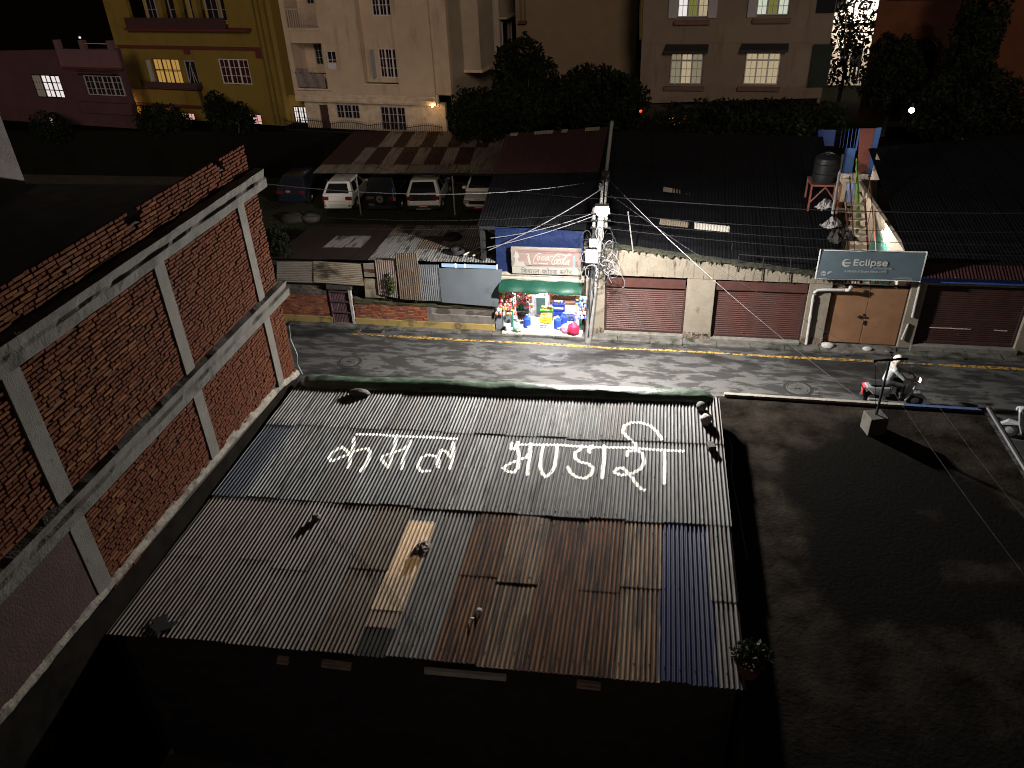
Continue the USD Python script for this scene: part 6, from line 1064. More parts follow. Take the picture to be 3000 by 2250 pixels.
YH.box('balcony_tray', (1.9, -.5, 4.72), (5.95, -.02, 4.78), mrn); YH.box('balcony_rail', (1.9, -.5, 4.8), (5.95, -.46, 5.12), M('dim_rail', (.05, .03, .03), rough=.7)); YH.box('balcony_rail', (5.9, -.46, 4.8), (5.95, -.02, 5.12), M('dim_rail', ()))
YH.box('yellow_band', (-.25, -.28, 3.76), (5.75, -.002, 4.62), yw); YH.box('maroon_band', (-.25, -.33, 3.62), (6.1, -.002, 3.755), mrn); YH.box('maroon_band', (.0, -.12, 7.0), (10.9, -.002, 7.16), mrn); YH.box('band_drop', (5.2, -.12, 6.72), (5.6, -.002, 6.998), mrn); YH.box('band_drop', (10.5, -.12, 6.6), (10.9, -.002, 6.998), mrn); YH.box('maroon_band', (1.3, -.45, 8.05), (10.5, -.002, 8.18), mrn)
YH.box('balcony_front', (1.5, -.42, 8.185), (9.0, -.3, 8.75), M('dim_maroon', (.045, .02, .02), rough=.8)); YH.box('balcony_back_wall', (1.5, 1.4, 8.2), (9.0, 1.5, 11.2), M('house_yellow_dim', (.3, .2, .05), rough=.9))
for u0, w_ in ((1.8, 1.5), (3.6, .9), (5.2, .6), (6.4, .9), (7.5, .9)):
    YH.window(u0, 8.4, u0 + w_, 10.9, wf2, [dkp], max(1, round(w_ / .75)), 4, 1.3)
for u in (3.4, 4.75, 6.1): YH.box('balcony_column', (u, .5, 8.2), (u + .35, .85, 11.2), yw)
YH.dark(3.5, 2.7, 4.8, 3.3, .2); YH.window(3.6, 2.75, 4.7, 3.2, steel_dark, [lit_p], 2, 1, .06); YH.window(7.7, 2.5, 9.9, 3.35, steel_dark, [lit_w, lit_w, lit_p], 3, 2, .06)
for u in (10.9, 11.25): YH.box('drain_pipe', (u, -.08, 2.6), (u + .07, -.01, 12.5), M('dim_pipe', (.1, .07, .02), rough=.6))
part(YH.t, 'street_pipe', MB().tube([(5.95, -.5, 4.7), (6.05, -.5, 3.6), (6.5, -.5, 2.4)], .03, 6), steel_dark)
YH.wall([(11.6, 2.4), (13.2, 2.4), (13.2, 4.4), (11.6, 4.4)], [(11.75, 2.75, 12.85, 3.75)], M('house_yellow_dim', ()), .8, .15, 'side_wing'); YH.window(11.75, 2.75, 12.85, 3.75, steel_dark, [lit_w], 3, 3, .83)
YH.box('side_wall', (11.4, .25, 2.4), (11.6, 12, 12.5), M('house_yellow_dim', ())); YH.box('back', (-.2, 11.8, 2.4), (11.4, 12, 12.5), M('house_yellow_dim', ()))
lp = YH.p0 + rotz(YH.rot) @ np.array([-.2, -.42, 3.7]); bulb('wall_lamp', 'warm bright lamp at the left corner of the yellow house', lp, .06, (1, .55, .18), 620)
# --- pink house
PH = House('pink_house', 'low dusky pink house with a brightly lit window at the far left', 45, 170, 250, math.radians(-11))
pkm = M('house_pink', (.11, .05, .055), (.09, .042, .048), 1, .9); PH.wall([(-7, 2.4), (5.75, 2.4), (5.75, 7.35), (-7, 7.0)], [(-2.15, 4.35, .32, 5.75), (2.4, 4.65, 5.45, 5.85)], pkm); PH.window(-2.13, 4.37, .3, 5.73, steel_dark, [lit_w], 3, 3, .05, bar=.05, st=.05); PH.window(2.45, 4.68, 5.4, 5.82, wf2, [dkp], 4, 3, -.02)
part(PH.t, 'drawn_curtain', MB().grid([[(u, .03 + .03 * math.sin(u * 30), z) for z in (4.4, 5.7)] for u in np.linspace(-2.1, -1.35, 20)]), M('curtain_grey', (.3, .28, .25), rough=.9))
PH.box('parapet', (.95, -.15, 6.3), (5.8, -.005, 7.3), M('house_pink_pale', (.19, .10, .11), (.16, .085, .095), 1, .9)); PH.box('ledge', (.95, -.2, 6.2), (5.85, -.004, 6.29), mrn)
for u in (.95, 3.0, 5.2): PH.box('parapet_post', (u, -.15, 7.302), (u + .4, .1, 7.8), M('house_pink_pale', ()))
PH.box('parapet_rail', (3.4, -.04, 7.6), (5.2, .0, 7.64), wf2); PH.box('window_ledge', (2.2, -.5, 6.0), (5.3, -.005, 6.08), pkm); PH.box('lower_band', (1.5, -.2, 3.6), (5.75, -.005, 4.25), pkm)
bulb('porch_lamp', 'small white lamp on the parapet post of the pink house', PH.p0 + rotz(PH.rot) @ np.array([3.2, -.1, 7.95]), .07, (1, .95, .9), .8)
single('white_tube', MB().cyl(onY(148, 345, 43), onY(156, 370, 43), .06, n=8), glow('tube_dim', (.9, .85, .8), .42), 'short white tube light below the pink house', 'lamp')
# --- beige house
EH = House('beige_house', 'beige house with four curtained windows and dark window hoods', 42, 2150, 280, math.radians(-5))
bg = M('house_beige', (.26, .195, .15), (.23, .17, .13), .8, .9, bump=.12, bscale=12, c3=(.17, .125, .09), scale3=1.1, stretch3=(2.2, 2.2, .35), cut3=(.54, .74))
EH.wall([(-4.75, 4.5), (4.15, 4.9), (4.15, 12.5), (-4.75, 12.5)], [(-3.27, 5.45, -1.65, 6.95), (.37, 5.48, 2.02, 6.98), (-3.1, 8.55, -1.6, 10.1), (.6, 8.6, 2.1, 10.2)], bg)
EH.window(-3.25, 5.47, -1.67, 6.93, wf2, [lit_d, lit_c, lit_d], 3, 4, .08, transom=.78); EH.window(.39, 5.5, 2.0, 6.96, wf, [lit_c, lit_c, lit_c], 3, 4, .08, transom=.78); EH.window(-3.08, 8.57, -1.62, 10.1, wf2, [lit_w, lit_o, lit_c], 3, 3, .1); EH.box('blue_pane', (-3.0, .115, 9.75), (-2.7, .12, 10.0), lit_b); EH.window(.62, 8.62, 2.08, 10.2, wf2, [lit_g, lit_o, lit_g], 3, 4, .1)
for u0, u1, z in ((-3.55, -1.45, 7.0), (.12, 2.3, 7.05)): part(EH.t, 'window_hood', MB().hexa([(u0, -.45, z), (u1, -.45, z), (u1, -.01, z + .02), (u0, -.01, z + .02), (u0, -.42, z + .1), (u1, -.42, z + .1), (u1, -.01, z + .36), (u0, -.01, z + .36)]), M('hood_dark', (.02, .018, .018), rough=.7))
for u0, u1, z in ((-3.5, -1.5, 5.2), (.15, 2.15, 5.22), (-3.2, -1.5, 8.26), (.5, 2.25, 8.3)): EH.box('sill', (u0, -.2, z), (u1, -.005, z + .18), M('sill_brown', (.13, .075, .06), (.1, .06, .05), 4, .8))
for u0 in (-3.5, -1.62, .22): EH.box('open_casement', (u0, -.1, 8.55), (u0 + .42, -.05, 10.1), wf2)
EH.box('wall_band', (-4.75, -.03, 7.38), (4.15, -.004, 7.44), bg); EH.box('dark_panel', (3.45, -.2, 5.45), (4.3, -.05, 7.35), M('panel_green_black', (.012, .018, .014), rough=.8)); EH.box('upper_opening', (3.3, -.06, 8.7), (4.12, -.01, 10), black_matt)
EH.wall([(-4.75, 2.6), (4.1, 2.6), (4.1, 4.5), (-4.75, 4.45)], [(-3.2, 3.4, -1.75, 4.05)], M('dark_plinth', (.03, .024, .02), rough=.9), .02, .2, 'lower_wall'); EH.window(-3.2, 3.4, -1.75, 4.05, black_matt, [lit_c, lit_r, lit_r], 3, 2, .06)
EH.box('left_wall', (-4.75, .25, 2.6), (-4.6, 11, 12.5), bg); EH.box('right_wall', (4.0, .25, 2.6), (4.15, 11, 12.5), bg); EH.box('back', (-4.6, 10.8, 2.6), (4.0, 11, 12.5), bg)
part(EH.t, 'wall_pipe', MB().tube([(-4.82, -.03, 12), (-4.85, -.03, 8.6), (-4.8, -.03, 7.6)], .09, 7), M('dim_pipe', ()))
bulb('red_lamp', 'small red lamp at the lower left corner of the beige house', EH.p0 + rotz(EH.rot) @ np.array([-4.62, -.3, 4.2]), .09, (1, .12, .05), 1.6)
# --- tan house, orange house, far lit houses
TH = House('tan_house', 'plain tan windowless house wall between the cream and the beige house', 46, 1700, 100, math.radians(-5)); TH.wall([(-3.65, 4.5), (3.1, 5.0), (3.1, 12.5), (-3.65, 12.5)], [], M('house_tan', (.25, .18, .115), (.22, .155, .1), .8, .9, c3=(.18, .13, .085), scale3=.6)); TH.box('left_wall', (-3.65, .25, 3), (-3.5, 10, 12.5), M('house_tan', ())); TH.box('ledge', (-3.45, -.3, 8.0), (-3.0, -.005, 8.12), mrn); TH.box('window_strip', (-3.4, -.06, 8.15), (-3.28, -.005, 9.2), M('strip_brown', (.1, .07, .04), rough=.8)); TH.box('window_strip', (-3.15, -.06, 8.15), (-3.05, -.005, 9.2), M('strip_brown', ()))
OH = House('orange_house', 'dim orange brown house behind dark trees at the upper right', 45, 2700, 120, math.radians(-4)); orm = M('house_orange', (.15, .05, .022), (.12, .042, .02), .8, .9)
OH.wall([(-2.3, 3), (7, 3), (7, 9.0), (-2.3, 9.0)], [Polygon([(-.6, 5), (.9, 5), (.9, 6.4)] + [(.15 + .75 * math.cos(a), 6.4 + .75 * math.sin(a)) for a in np.linspace(0, math.pi, 12)])], orm); OH.box('upper_wall', (-2.3, .1, 9.0), (7, .3, 12), M('dim_maroon', ())); OH.box('balcony_rail', (-1.9, -.3, 8.9), (2.2, -.01, 9.05), wf2)
OH.dark(-.7, 4.8, 1.0, 7.3, .2); part(OH.t, 'fan_light', MB().tube([(.15 + .7 * math.cos(a), .1, 6.4 + .7 * math.sin(a)) for a in np.linspace(0, math.pi, 14)], .03, 5), M('dim_frame', (.12, .1, .1), rough=.7))
for a in np.linspace(.3, 2.84, 6): part(OH.t, 'fan_spoke', MB().cyl((.15, .1, 6.4), (.15 + .68 * math.cos(a), .1, 6.4 + .68 * math.sin(a)), .015, n=5), M('dim_frame', ()))
OH.window(-1.15, 5.0, -.7, 6.3, M('frame_dark_red', ()), [dkp], 1, 2, -.04)
LH = House('far_lit_house', 'far house front lit white behind leaves right of the beige house', 56, 2490, 120, math.radians(-5)); lw = M('far_white', (.7, .62, .52), rough=.9)
LH.wall([(-3, 2.8), (3, 2.8), (3, 12), (-3, 12)], [(.3, 3.0, .9, 5.2), (-1.6, 7.2, -.6, 8.6)], lw); LH.dark(-2, 2.9, 2, 9, .2); LH.box('balcony', (-2.5, -.6, 6.6), (2.5, -.01, 6.8), lw)
for u in np.arange(-2.4, 2.5, .25): LH.box('baluster', (u, -.58, 2.9), (u + .08, -.5, 4.0), lw)
bulb('yard_lamp', 'bright lamp before the far white house behind the leafy tree', LH.p0 + rotz(LH.rot) @ np.array([.5, -2.4, 7.4]), .13, (1, .9, .78), 1300); bulb('yard_lamp', 'upper bright lamp shining through the tree at the top right', LH.p0 + rotz(LH.rot) @ np.array([.2, -1.2, 10.2]), .16, (1, .93, .85), 700)
FH = House('far_white_house', 'small far white house lit up in the gap between cream and tan houses', 62, 1470, 60, math.radians(-5)); FH.box('wall', (-2.2, 0, 2.8), (.4, 4, 8.0), lw); FH.box('annex', (.5, -1.2, 2.8), (1.6, 2, 7.4), M('far_grey', (.35, .36, .38), rough=.8)); FH.box('roof', (-2.4, -.2, 8.0), (.6, 4.2, 8.15), M('sill_brown', ())); FH.box('window_opening', (-1.2, -.02, 6.7), (-.7, -.003, 7.5), black_matt)
part(FH.t, 'dome_roof', MB().lathe([(0, 2.1), (.6, 1.95), (1.3, 1.4), (1.8, .5), (1.9, 0)], (-.6, 7, 9.0), 20), M('far_dome', (.3, .33, .4), rough=.6), smooth=True); FH.box('upper_wall', (-2.6, 6, 2.8), (1.4, 9, 9.0), lw)
bulb('yard_lamp', 'lamp lighting the far white house in the gap', FH.p0 + rotz(FH.rot) @ np.array([-.9, -2.2, 9.2]), .12, (1, .93, .85), 1500)
# --- trees
plant('dark_tree', 'dark rounded tree between the cream house and the tan house', 'tree', onY(1535, 255, 39.5), (1.9, 1.5, 2.4), 6500, .13, 51, leaf_dk, (0.0, .22), gaps=.38)
plant('dark_tree', 'low dark tree left of the rounded one, at the corner of the cream house', 'tree', onY(1400, 335, 41.0), (1.7, 1.2, 1.5), 4000, .12, 52, leaf_dk, (0.0, .16), gaps=.4)
plant('dark_tree', 'broad dark tree below the tan house wall', 'tree', onY(1740, 290, 40.5), (2.9, 1.6, 1.7), 6500, .13, 53, leaf_dk, (0.0, .2), gaps=.36)
plant('bush', 'dark bush in front of the lit windows of the yellow house', 'bush', onY(690, 345, 43.2), (1.3, .8, 1.0), 1700, .12, 54, leaf_dk, (2.75, .05), gaps=.42)
plant('bush', 'tall dark bush against the yellow house wall', 'bush', onY(640, 330, 43.6), (.8, .6, 1.3), 1500, .11, 55, leaf_dk, (2.75, .05), gaps=.4)
plant('bush', 'dark bush below the lit window of the pink house', 'bush', onY(150, 370, 43.0), (1.4, .9, .9), 1500, .12, 56, leaf_dk, (2.75, .06), gaps=.4)
plant('bush', 'dark bush below the warm lamp of the yellow house', 'bush', onY(470, 350, 43.2), (1.8, .9, .9), 1900, .12, 64, leaf_dk, (2.75, .06), gaps=.4)
plant('leafy_tree', 'dark leafy tree in front of the far lit house', 'tree', onY(2490, 90, 47.5), (1.35, 1.0, 3.3), 1500, .14, 57, leaf_dk, (2.75, .12), gaps=.44)
plant('leafy_tree', 'dark tree in front of the dim orange house', 'tree', onY(2620, 215, 43.0), (1.5, 1.2, 1.8), 4200, .13, 58, leaf_dk, (2.75, .15), gaps=.38)
plant('leafy_tree', 'tall dark tree reaching the top edge at the right', 'tree', onY(2850, 150, 42.0), (1.2, 1.1, 3.9), 6500, .13, 59, leaf_dk, (2.75, .2), gaps=.36)
plant('leafy_tree', 'wide dark tree low at the right edge', 'tree', onY(2850, 310, 41.0), (3.0, 1.4, 1.7), 6500, .13, 60, leaf_dk, (1.0, .18), gaps=.34)
plant('bush', 'dark bush growing behind the black shop roof', 'bush', onY(2200, 355, 38.5), (4.6, 1.4, 1.0), 6000, .13, 61, leaf_dk, (0.2, .1), gaps=.33)
bulb('garden_lamp', 'single white garden lamp among the dark trees at the right', onY(2671, 323, 38), .13, (1, .94, .97), 9)
single('lit_leaves', leaf_cloud(40, onY(2344, 388, 37), (.25, .2, .45), .07, 63), leaf_br, 'small tuft of lit leaves behind the black roof', 'plant')

# ================================================================== the lit alley behind the banner
single('alley_floor', MB().box((6.3, 25.2, 0), (8.2, 40, .05)), M('alley_floor', (.12, .09, .07), (.07, .055, .045), 2, .9), kind='structure')
z3 = lambda x, y: (2300 + x / 4.148, 350 + y / 4.148)
brn = M('brown_frame', (.10, .035, .025), rough=.6); brn_l = M('red_frame', (.16, .055, .04), rough=.6)
ST = thing('staircase', 'brown steel staircase with pale treads climbing up the lit alley', 'staircase', (7.5, 26.6, .05))
for k in range(15):
    y, z = k * .3, .25 + k * .2
    part(ST, 'tread', MB().box((-.32, y, z), (.32, y + .27, z + .03)), M('tread_pale', (.5, .44, .38), (.4, .34, .28), 6, .7))
for x in (-.36, .34): part(ST, 'stringer', MB().hexa([(x, -.1, .0), (x + .03, -.1, .0), (x + .03, 4.5, 3.06), (x, 4.5, 3.06), (x, -.1, .2), (x + .03, -.1, .2), (x + .03, 4.5, 3.26), (x, 4.5, 3.26)]), brn)
for x in (-.36, .36):
    part(ST, 'handrail', MB().tube([(x, -.1, 1.1), (x, 4.5, 4.1)], .022, 6), brn)
    for k in range(6): part(ST, 'baluster', MB().cyl((x, k * .85, .3 + k * .57), (x, k * .85, 1.18 + k * .56), .014, n=5), brn)
AB = thing('alley_house', 'narrow blue and brown panelled house front at the back of the alley', 'building', (7.2, 34.2, 0))
bl = M('panel_blue', (.05, .115, .30), (.04, .095, .25), 3, .5); bd = M('panel_dark_blue', (.012, .03, .12), (.01, .025, .1), 4, .6, stretch=(8, 1, 1)); bp = M('panel_brown', (.17, .06, .045), (.14, .05, .04), 3, .7)
def ab(name, q, mt, y, th=.06):
    P = [onY(*z3(*p), y) - AB.M[:3, 3] for p in q]; return part(AB, name, MB().slab(P, th), mt)
ab('brown_panel', [(880, 655), (1010, 655), (1100, 110), (905, 110)], bp, 34.2); ab('blue_border', [(1000, 660), (1045, 670), (1175, 100), (1100, 105)], bl, 34.15); ab('blue_border', [(850, 380), (868, 380), (915, 110), (900, 110)], bl, 34.15)
ab('blue_panel', [(715, 655), (815, 655), (862, 350), (760, 350)], bl, 34.3); ab('blue_post', [(690, 655), (715, 655), (760, 350), (735, 350)], bd, 34.28); ab('dark_blue_panel', [(400, 320), (590, 325), (620, 130), (400, 130)], bd, 34.6)
for x in (690, 730, 775, 818, 862): ab('railing_bar', [(x - 30, 345), (x - 25, 345), (x + 8, 115), (x + 3, 115)], bl if x > 760 else bd, 34.25, .03)
ab('white_wall', [(1040, 735), (1210, 735), (1230, 650), (1120, 420)], M('alley_white', (.62, .56, .47), rough=.85), 33.0, .1); ab('back_wall', [(640, 1000), (1120, 1000), (1120, 650), (660, 650)], M('pale_alley_wall', ()), 34.35, .1)
for (x0, x1, y0, y1) in ((705, 810, 660, 705), (705, 810, 720, 760), (895, 1010, 665, 715), (890, 935, 735, 770)): ab('white_pane', [(x0, y1), (x1, y1), (x1 + 6, y0), (x0 + 6, y0)], M('pane_white', (.6, .56, .52), rough=.5), 34.2, .04)
TK = thing('water_tank', 'black water tank on a red brown stand at the left of the alley', 'water tank', (6.75, 29.3, 0)); tq = onY(*z3(535, 575), 29.3) - TK.M[:3, 3]
part(TK, 'tank', MB().lathe([(0, -.5), (.42, -.5), (.45, -.4), (.45, -.2), (.43, -.18), (.45, -.16), (.45, .14), (.43, .16), (.45, .18), (.42, .34), (.24, .45), (.14, .46), (.14, .5), (0, .5)], tq + (-.08, 0, 0), 20), M('tank_black', (.010, .010, .011), rough=.5), smooth=40)
fr_ = MB()
for s in (-.6, .4): fr_.box((tq[0] + s, -.5, 0), (tq[0] + s + .06, -.44, tq[2] - .5)).box((tq[0] + s, .44, 0), (tq[0] + s + .06, .5, tq[2] - .5))
part(TK, 'stand', fr_.box((tq[0] - .6, -.52, tq[2] - .57), (tq[0] + .46, .52, tq[2] - .51)).tube([tq + (-.55, -.5, -1.15), tq + (-.1, -.5, -.6)], .03, 5).tube([tq + (.35, -.5, -1.15), tq + (-.1, -.5, -.6)], .03, 5), brn_l)
a, b = onY(*z3(575, 1140), 27.2), onY(*z3(700, 430), 29.9); single('white_pipe', MB().cyl(a, b, .045, n=8), pvc, 'long white pipe leaning across the left of the alley', 'pipe')
BP = thing('banana_plant', 'tall green plant stem growing up the middle of the alley', 'plant', onZ(*z3(885, 1520), .9)); bpb = BP.M[:3, 3]
st_ = [onY(*z3(x, y), bpb[1] + d) - bpb for x, y, d in ((885, 1510, 0), (885, 1200, .0), (880, 900, .05), (870, 650, .1), (868, 470, .1))]; part(BP, 'stem', MB().tube([np.array((0, 0, -.9))] + st_, [.09, .085, .08, .07, .05, .02], 9), M('stem_green', (.06, .14, .025), (.09, .18, .04), 5, .5), smooth=60)
for (x, y, dx, dy, k) in ((880, 900, 60, 60, 0), (895, 1050, 130, -90, 1), (875, 700, -20, 130, 2), (890, 1450, -60, 60, 3), (890, 1440, 40, 50, 4), (868, 520, 10, 130, 5)):
    a = onY(*z3(x, y), bpb[1]) - bpb; b = onY(*z3(x + dx, y + dy), bpb[1] - .1) - bpb; n_ = 7; G = []
    for t in np.linspace(0, 1, n_): c = a * (1 - t) + b * t + (0, 0, .12 * math.sin(t * 3)); w_ = .09 * math.sin(math.pi * min(t * .9 + .08, 1)) ; G.append([c + (-w_ * .6, -w_, .02), c, c + (w_ * .6, w_, .02)])
    part(BP, 'leaf', MB().grid(G), leaf_br, smooth=True)
def chair(c, rot, mt, label):
    t = thing('chair', label, 'chair', c, rot)
    part(t, 'seat', MB().mesh(rbox((-.21, -.21, .42), (.21, .21, .46), .015)), mt); part(t, 'backrest', MB().mesh(rbox((-.2, .17, .5), (.2, .21, .88), .015)), mt)
    for x in (-.19, .17):
        for y in (-.19, .17): part(t, 'leg', MB().box((x, y, 0), (x + .03, y + .03, .42 if y < 0 else .86)), mt)
pz = onZ(*z3(710, 1180), .45); chair((pz[0], pz[1] + .8, .05), .5, M('orange_plastic', (.5, .16, .05), rough=.5), 'orange chair standing in the lit alley'); chair((pz[0] - .1, pz[1] + 1.9, .05), -.6, wt, 'white chair behind the orange one in the lit alley')
tbl = thing('table', 'wooden table top in the alley before the orange chair', 'table', (pz[0] + .05, pz[1], .05)); part(tbl, 'top', MB().mesh(rbox((-.45, -.3, .68), (.45, .3, .72), .01)), M('table_wood', (.42, .25, .15), (.36, .2, .12), 5, .5))
for x in (-.42, .38):
    for y in (-.27, .23): part(tbl, 'leg', MB().box((x, y, 0), (x + .04, y + .04, .68)), brn)
cl = onY(*z3(785, 880), 31.0); single('hung_garment', MB().grid([[(cl[0] + x, cl[1] + .05 * math.sin(x * 25), cl[2] + z) for z in np.linspace(-.4, .35, 5)] for x in np.linspace(-.14, .14, 9)]), M('cloth_blue', (.2, .3, .55), rough=.9), 'pale blue garment hanging in the middle of the alley', 'clothing', smooth=True)
fm_ = MB(); base = np.array([7.05, 26.2, 0])
for x in (0, .0): fm_.box((-.03, 0, 0), (.03, .06, 2.2))
fm_.box((-.5, .02, 1.3), (-.03, .05, 1.36)).box((-.53, 0, 0), (-.47, .06, 2.2)).box((-.5, .02, 2.14), (-.03, .05, 2.2)); FRt = thing('clothes_rack', 'red brown steel rack standing at the street end of the alley', 'rack', base); part(FRt, 'frame', fm_, brn_l)
for k, (x, y, s, mt, lb) in enumerate(((500, 1010, .3, stone_lt, 'pale bundle below the water tank in the alley'), (575, 1230, .34, M('grey_tarp_l', (.2, .19, .19), (.12, .115, .115), 5, .7), 'grey cloth draped at the left edge of the alley'), (690, 1400, .5, M('black_heap', (.02, .019, .018), (.035, .03, .028), 6, .8), 'black heap on the alley floor behind the banner'))):
    c = onY(*z3(x, y), 27.2 + (.8 if k == 0 else 0)); single('alley_bundle', crumple((c[0], c[1], max(c[2] - .2, .06)), s, s, s * 1.5, 80 + k), mt, lb, 'bundle', smooth=50)
bulb('alley_lamp', 'lit bulb on the alley wall under the eave of the right shop', (8.02, 28.4, 2.95), .05, (1, .88, .74), 1100); bulb('alley_lamp', 'lit bulb at the back of the alley under the black roof edge', (6.5, 31.8, 3.3), .05, (1, .88, .74), 1400)
# under the amber sheet a room is lit
bl_ = TB.M[:3, :3] @ np.array([(uG0 + uG1) / 2, 2.9 + SKW * uG0, 2.3]) + TB.M[:3, 3]; bulb('room_lamp', 'bulb of the room below the translucent amber roof sheet', bl_, .06, (1, .82, .6), 800)

# ================================================================== scooter and rider on the road
def hm(chains, res=.035, it=8):
    """a body: hulls along jointed chains, united, refined and smoothed into one surface"""
    ms = []
    for pts, rs in chains:
        for (p, q), (a, b) in zip(zip(pts[:-1], pts[1:]), zip(rs[:-1], rs[1:])): ms.append(hull([p, q], (a, b), 16))
    m = m3.Manifold.batch_boolean(ms, m3.OpType.Add).refine_to_length(res).to_mesh(); t = trimesh.Trimesh(m.vert_properties[:, :3], m.tri_verts, process=True)
    trimesh.smoothing.filter_taubin(t, lamb=.5, nu=.52, iterations=it); return t
sc_w = M('scooter_pearl', (.2, .2, .21), rough=.35, coat=.4)
def make_scooter(label, loc, rot, lit):
    t = thing('scooter', label, 'scooter', loc, rot)
    for x in (-.62, .62):
        w = part(t, 'wheel', MB().lathe([(.12, -.045), (.2, -.05), (.235, -.03), (.24, 0), (.235, .03), (.2, .05), (.12, .045)], (x, 0, .24), 22, 'y'), rubber, smooth=40); part(w, 'rim', MB().lathe([(0, -.05), (.05, -.05), (.12, -.03), (.12, .03), (.05, .05), (0, .05)], (x, 0, .24), 14, 'y'), M('alloy', ()), smooth=30)
    part(t, 'rear_body', hull([(-.85, 0, .72), (-.8, .1, .66), (-.8, -.1, .66), (-.62, .14, .5), (-.62, -.14, .5), (-.2, .12, .42), (-.2, -.12, .42), (-.2, .1, .66), (-.2, -.1, .66)], .05, 10), sc_w, smooth=50)
    part(t, 'seat', hull([(-.78, 0, .79), (-.72, .1, .76), (-.72, -.1, .76), (-.18, .08, .74), (-.18, -.08, .74), (-.3, 0, .78)], .035, 10), rubber, smooth=50)
    part(t, 'floorboard', rbox((-.22, -.17, .26), (.3, .17, .34), .03), M('cladding', ()), smooth=40)
    part(t, 'leg_shield', hull([(.3, .17, .34), (.3, -.17, .34), (.42, .19, .62), (.42, -.19, .62), (.5, .12, .9), (.5, -.12, .9)], .035, 10), sc_w, smooth=50)
    part(t, 'front_mudguard', hull([(.46, .05, .5), (.46, -.05, .5), (.7, .05, .52), (.7, -.05, .52), (.88, .04, .34), (.88, -.04, .34)], .03, 10), sc_w, smooth=50)
    part(t, 'handlebar', MB().tube([(.4, -.34, 1.0), (.46, -.2, 1.02), (.48, 0, .99), (.46, .2, 1.02), (.4, .34, 1.0)], .018, 8), M('cladding', ()), smooth=60); part(t, 'steering_head', hull([(.5, .1, .93), (.5, -.1, .93), (.56, 0, 1.0), (.46, 0, 1.03)], .05, 10), sc_w, smooth=50)
    part(t, 'headlight', MB().ball((.60, 0, .96), .075, 2, (.6, 1.3, .8)), glow('head_glow', (.95, .93, 1.0), 26) if lit else head_m, smooth=True)
    part(t, 'tail_light', MB().mesh(rbox((-.93, -.09, .64), (-.86, .09, .71), .015)), glow('tail_glow', (1.0, .05, .07), 3.2) if lit else tail_m, smooth=40)
    part(t, 'rear_plate', MB().box((-.93, -.1, .44), (-.92, .1, .56)), plate_r); part(t, 'rear_mudguard', hull([(-.78, .07, .5), (-.78, -.07, .5), (-.95, .06, .36), (-.95, -.06, .36)], .02, 8), M('cladding', ()))
    for s in (-1, 1): part(t, 'mirror', MB().tube([(.43, s * .22, 1.02), (.4, s * .28, 1.2)], .008, 5).ball((.4, s * .3, 1.24), .055, 1, (.3, 1.2, .8)), M('cladding', ()), smooth=40)
    part(t, 'exhaust', MB().cyl((-.75, -.19, .3), (-.2, -.17, .27), .05, .035, n=10), M('alloy', ()), smooth=50); part(t, 'stand', MB().cyl((-.1, .1, .28), (-.16, .2, .02), .012, n=5), steel_dark); return t
SX = onZ(2590, 1165, 0); SX = np.array([7.35, 21.35, 0.0])
SCt = make_scooter('grey scooter with lit head and tail lamps riding along the road', SX, .0, True)
skin = M('skin', (.28, .15, .10), rough=.55); shirt = M('shirt_white', (.30, .31, .31), (.24, .25, .26), 8, .9, bump=.3, bscale=30); trousers = M('trousers_grey', (.03, .03, .035), rough=.9); shoes = M('shoes_dark', (.02, .02, .02), rough=.6)
ch = []
hip, wa, che, nk, hd_ = (-.28, 0, .90), (-.26, 0, 1.04), (-.2, 0, 1.26), (-.15, 0, 1.44), (-.11, 0, 1.58)
PRS = thing('person', 'rider in a white shirt and cream helmet sitting on the moving scooter', 'person', SX); 
body = [([hip, wa, che], [.14, .125, .15]), ([(-.2, -.11, 1.33), (-.2, .11, 1.33)], [.09, .09]), ([che, nk, (-.12, 0, 1.52)], [.13, .055, .055]), ([(-.12, 0, 1.6), (-.09, 0, 1.54)], [.1, .075]), ([(-.02, 0, 1.57), (.0, 0, 1.55)], [.02, .014])]
for s in (-1, 1):
    sh, el, wr = (-.19, s * .19, 1.34), (.08, s * .29, 1.12), (.33, s * .27, 1.05); hp, kn, an = (-.27, s * .1, .88), (.14, s * .16, .80), (.14, s * .13, .42)
    body += [([sh, el, wr], [.062, .046, .034]), ([hp, kn, an], [.095, .064, .044]), ([an, (.16, s * .13, .385), (.29, s * .14, .375)], [.045, .045, .034]), ([(-.11, s * .098, 1.6), (-.13, s * .104, 1.58)], [.022, .02])]
    for k in range(4): y = s * (.245 + k * .021); f0 = (.385, y, 1.045); body += [([(.34, s * .27, 1.048), f0, (.425, y, 1.032), (.43, y, .995), (.405, y, .978)], [.028, .011, .0105, .009, .008])]
    body += [([(.345, s * .25, 1.035), (.38, s * .222, 1.0), (.41, s * .22, .985)], [.018, .012, .009])]
bm = hm(body, .022, 6); part(PRS, 'body', bm, skin, smooth=True)
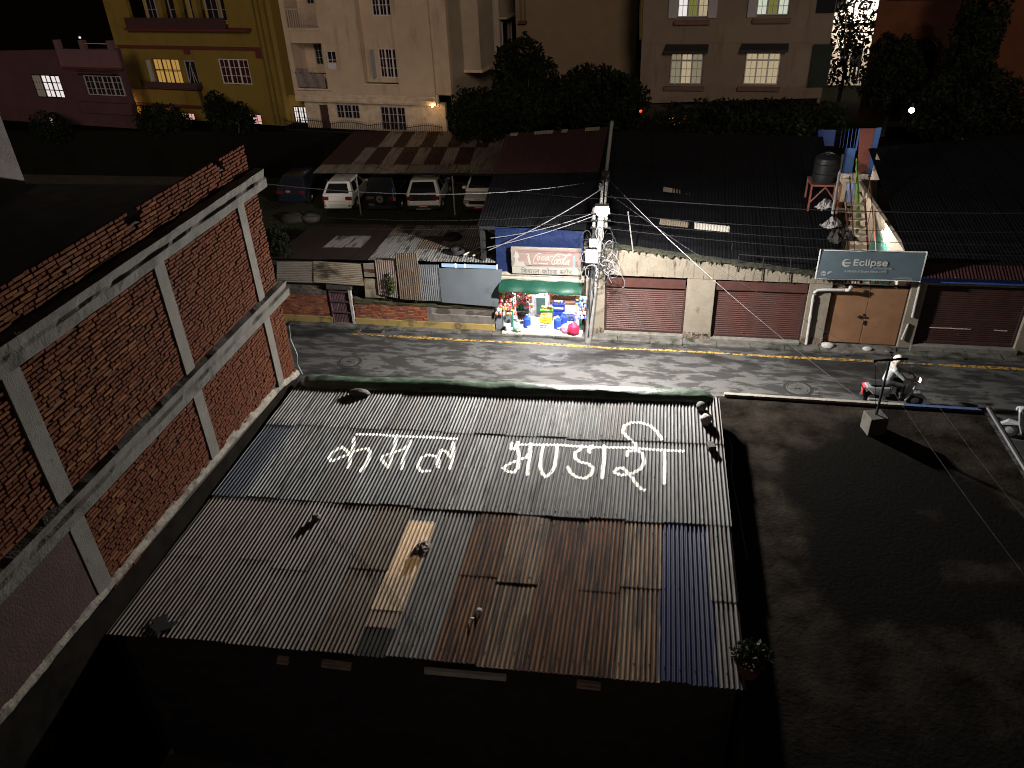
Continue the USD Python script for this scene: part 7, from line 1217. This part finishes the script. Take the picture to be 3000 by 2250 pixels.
part(PRS, 'shirt', hm([([(-.28, 0, .93), wa, che], [.15, .145, .168]), ([(-.2, -.11, 1.33), (-.2, .11, 1.33)], [.105, .105])] + [([(-.19, s * .19, 1.34), (.0, s * .26, 1.19)], [.08, .068]) for s in (-1, 1)] + [([(.0, s * .26, 1.19), (.08, s * .29, 1.12), (.27, s * .276, 1.065)], [.068, .06, .046]) for s in (-1, 1)], .03, 6), shirt, smooth=True)
part(PRS, 'trousers', hm([([hip, (-.28, 0, .92)], [.148, .145])] + [([(-.27, s * .1, .88), (.14, s * .16, .80), (.14, s * .13, .47)], [.108, .078, .06]) for s in (-1, 1)], .03, 6), trousers, smooth=True)
for s in (-1, 1): part(PRS, 'shoe', hm([([(.12, s * .13, .38), (.2, s * .135, .375), (.31, s * .14, .37)], [.05, .045, .036])], .03, 3), shoes, smooth=True)
hel = trimesh.creation.icosphere(3, .138); v = np.array(hel.vertices); keep = np.all(~((v[hel.faces][:, :, 0] > .045) & (v[hel.faces][:, :, 2] < .04)) & (v[hel.faces][:, :, 2] > -.085), axis=1)
part(PRS, 'helmet', (v * (1.08, .98, 1.02) + np.array([-.125, 0, 1.615]), hel.faces[keep]), M('helmet_cream', (.6, .55, .46), rough=.3, coat=.5), smooth=True); part(PRS, 'visor', MB().grid([[(-.125 + .155 * math.cos(a) * .98, .142 * math.sin(a), z) for z in (1.645, 1.585)] for a in np.linspace(-.8, .8, 9)]), black_glass, smooth=True)
for s in (-1, 1): part(PRS, 'eye', MB().ball((-.035, s * .034, 1.60), .011, 1), M('eye_white', (.6, .6, .6), rough=.2))
part(PRS, 'mouth', MB().ball((-.02, 0, 1.515), .016, 1, (.5, 1.4, .45)), M('lips', (.25, .09, .08), rough=.5))
make_scooter('parked grey scooter cut by the right edge of the picture beyond the flat roof', onZ(3005, 1300, 0) + (0.15, 0, 0), 2.6, False)
single('side_lane', MB().box((7.75, 5, -.02), (16, 16.0, .012)), M('lane_ground', (.09, .07, .068), (.06, .05, .048), 1.5, .85, bump=.5, bscale=20), kind='structure')
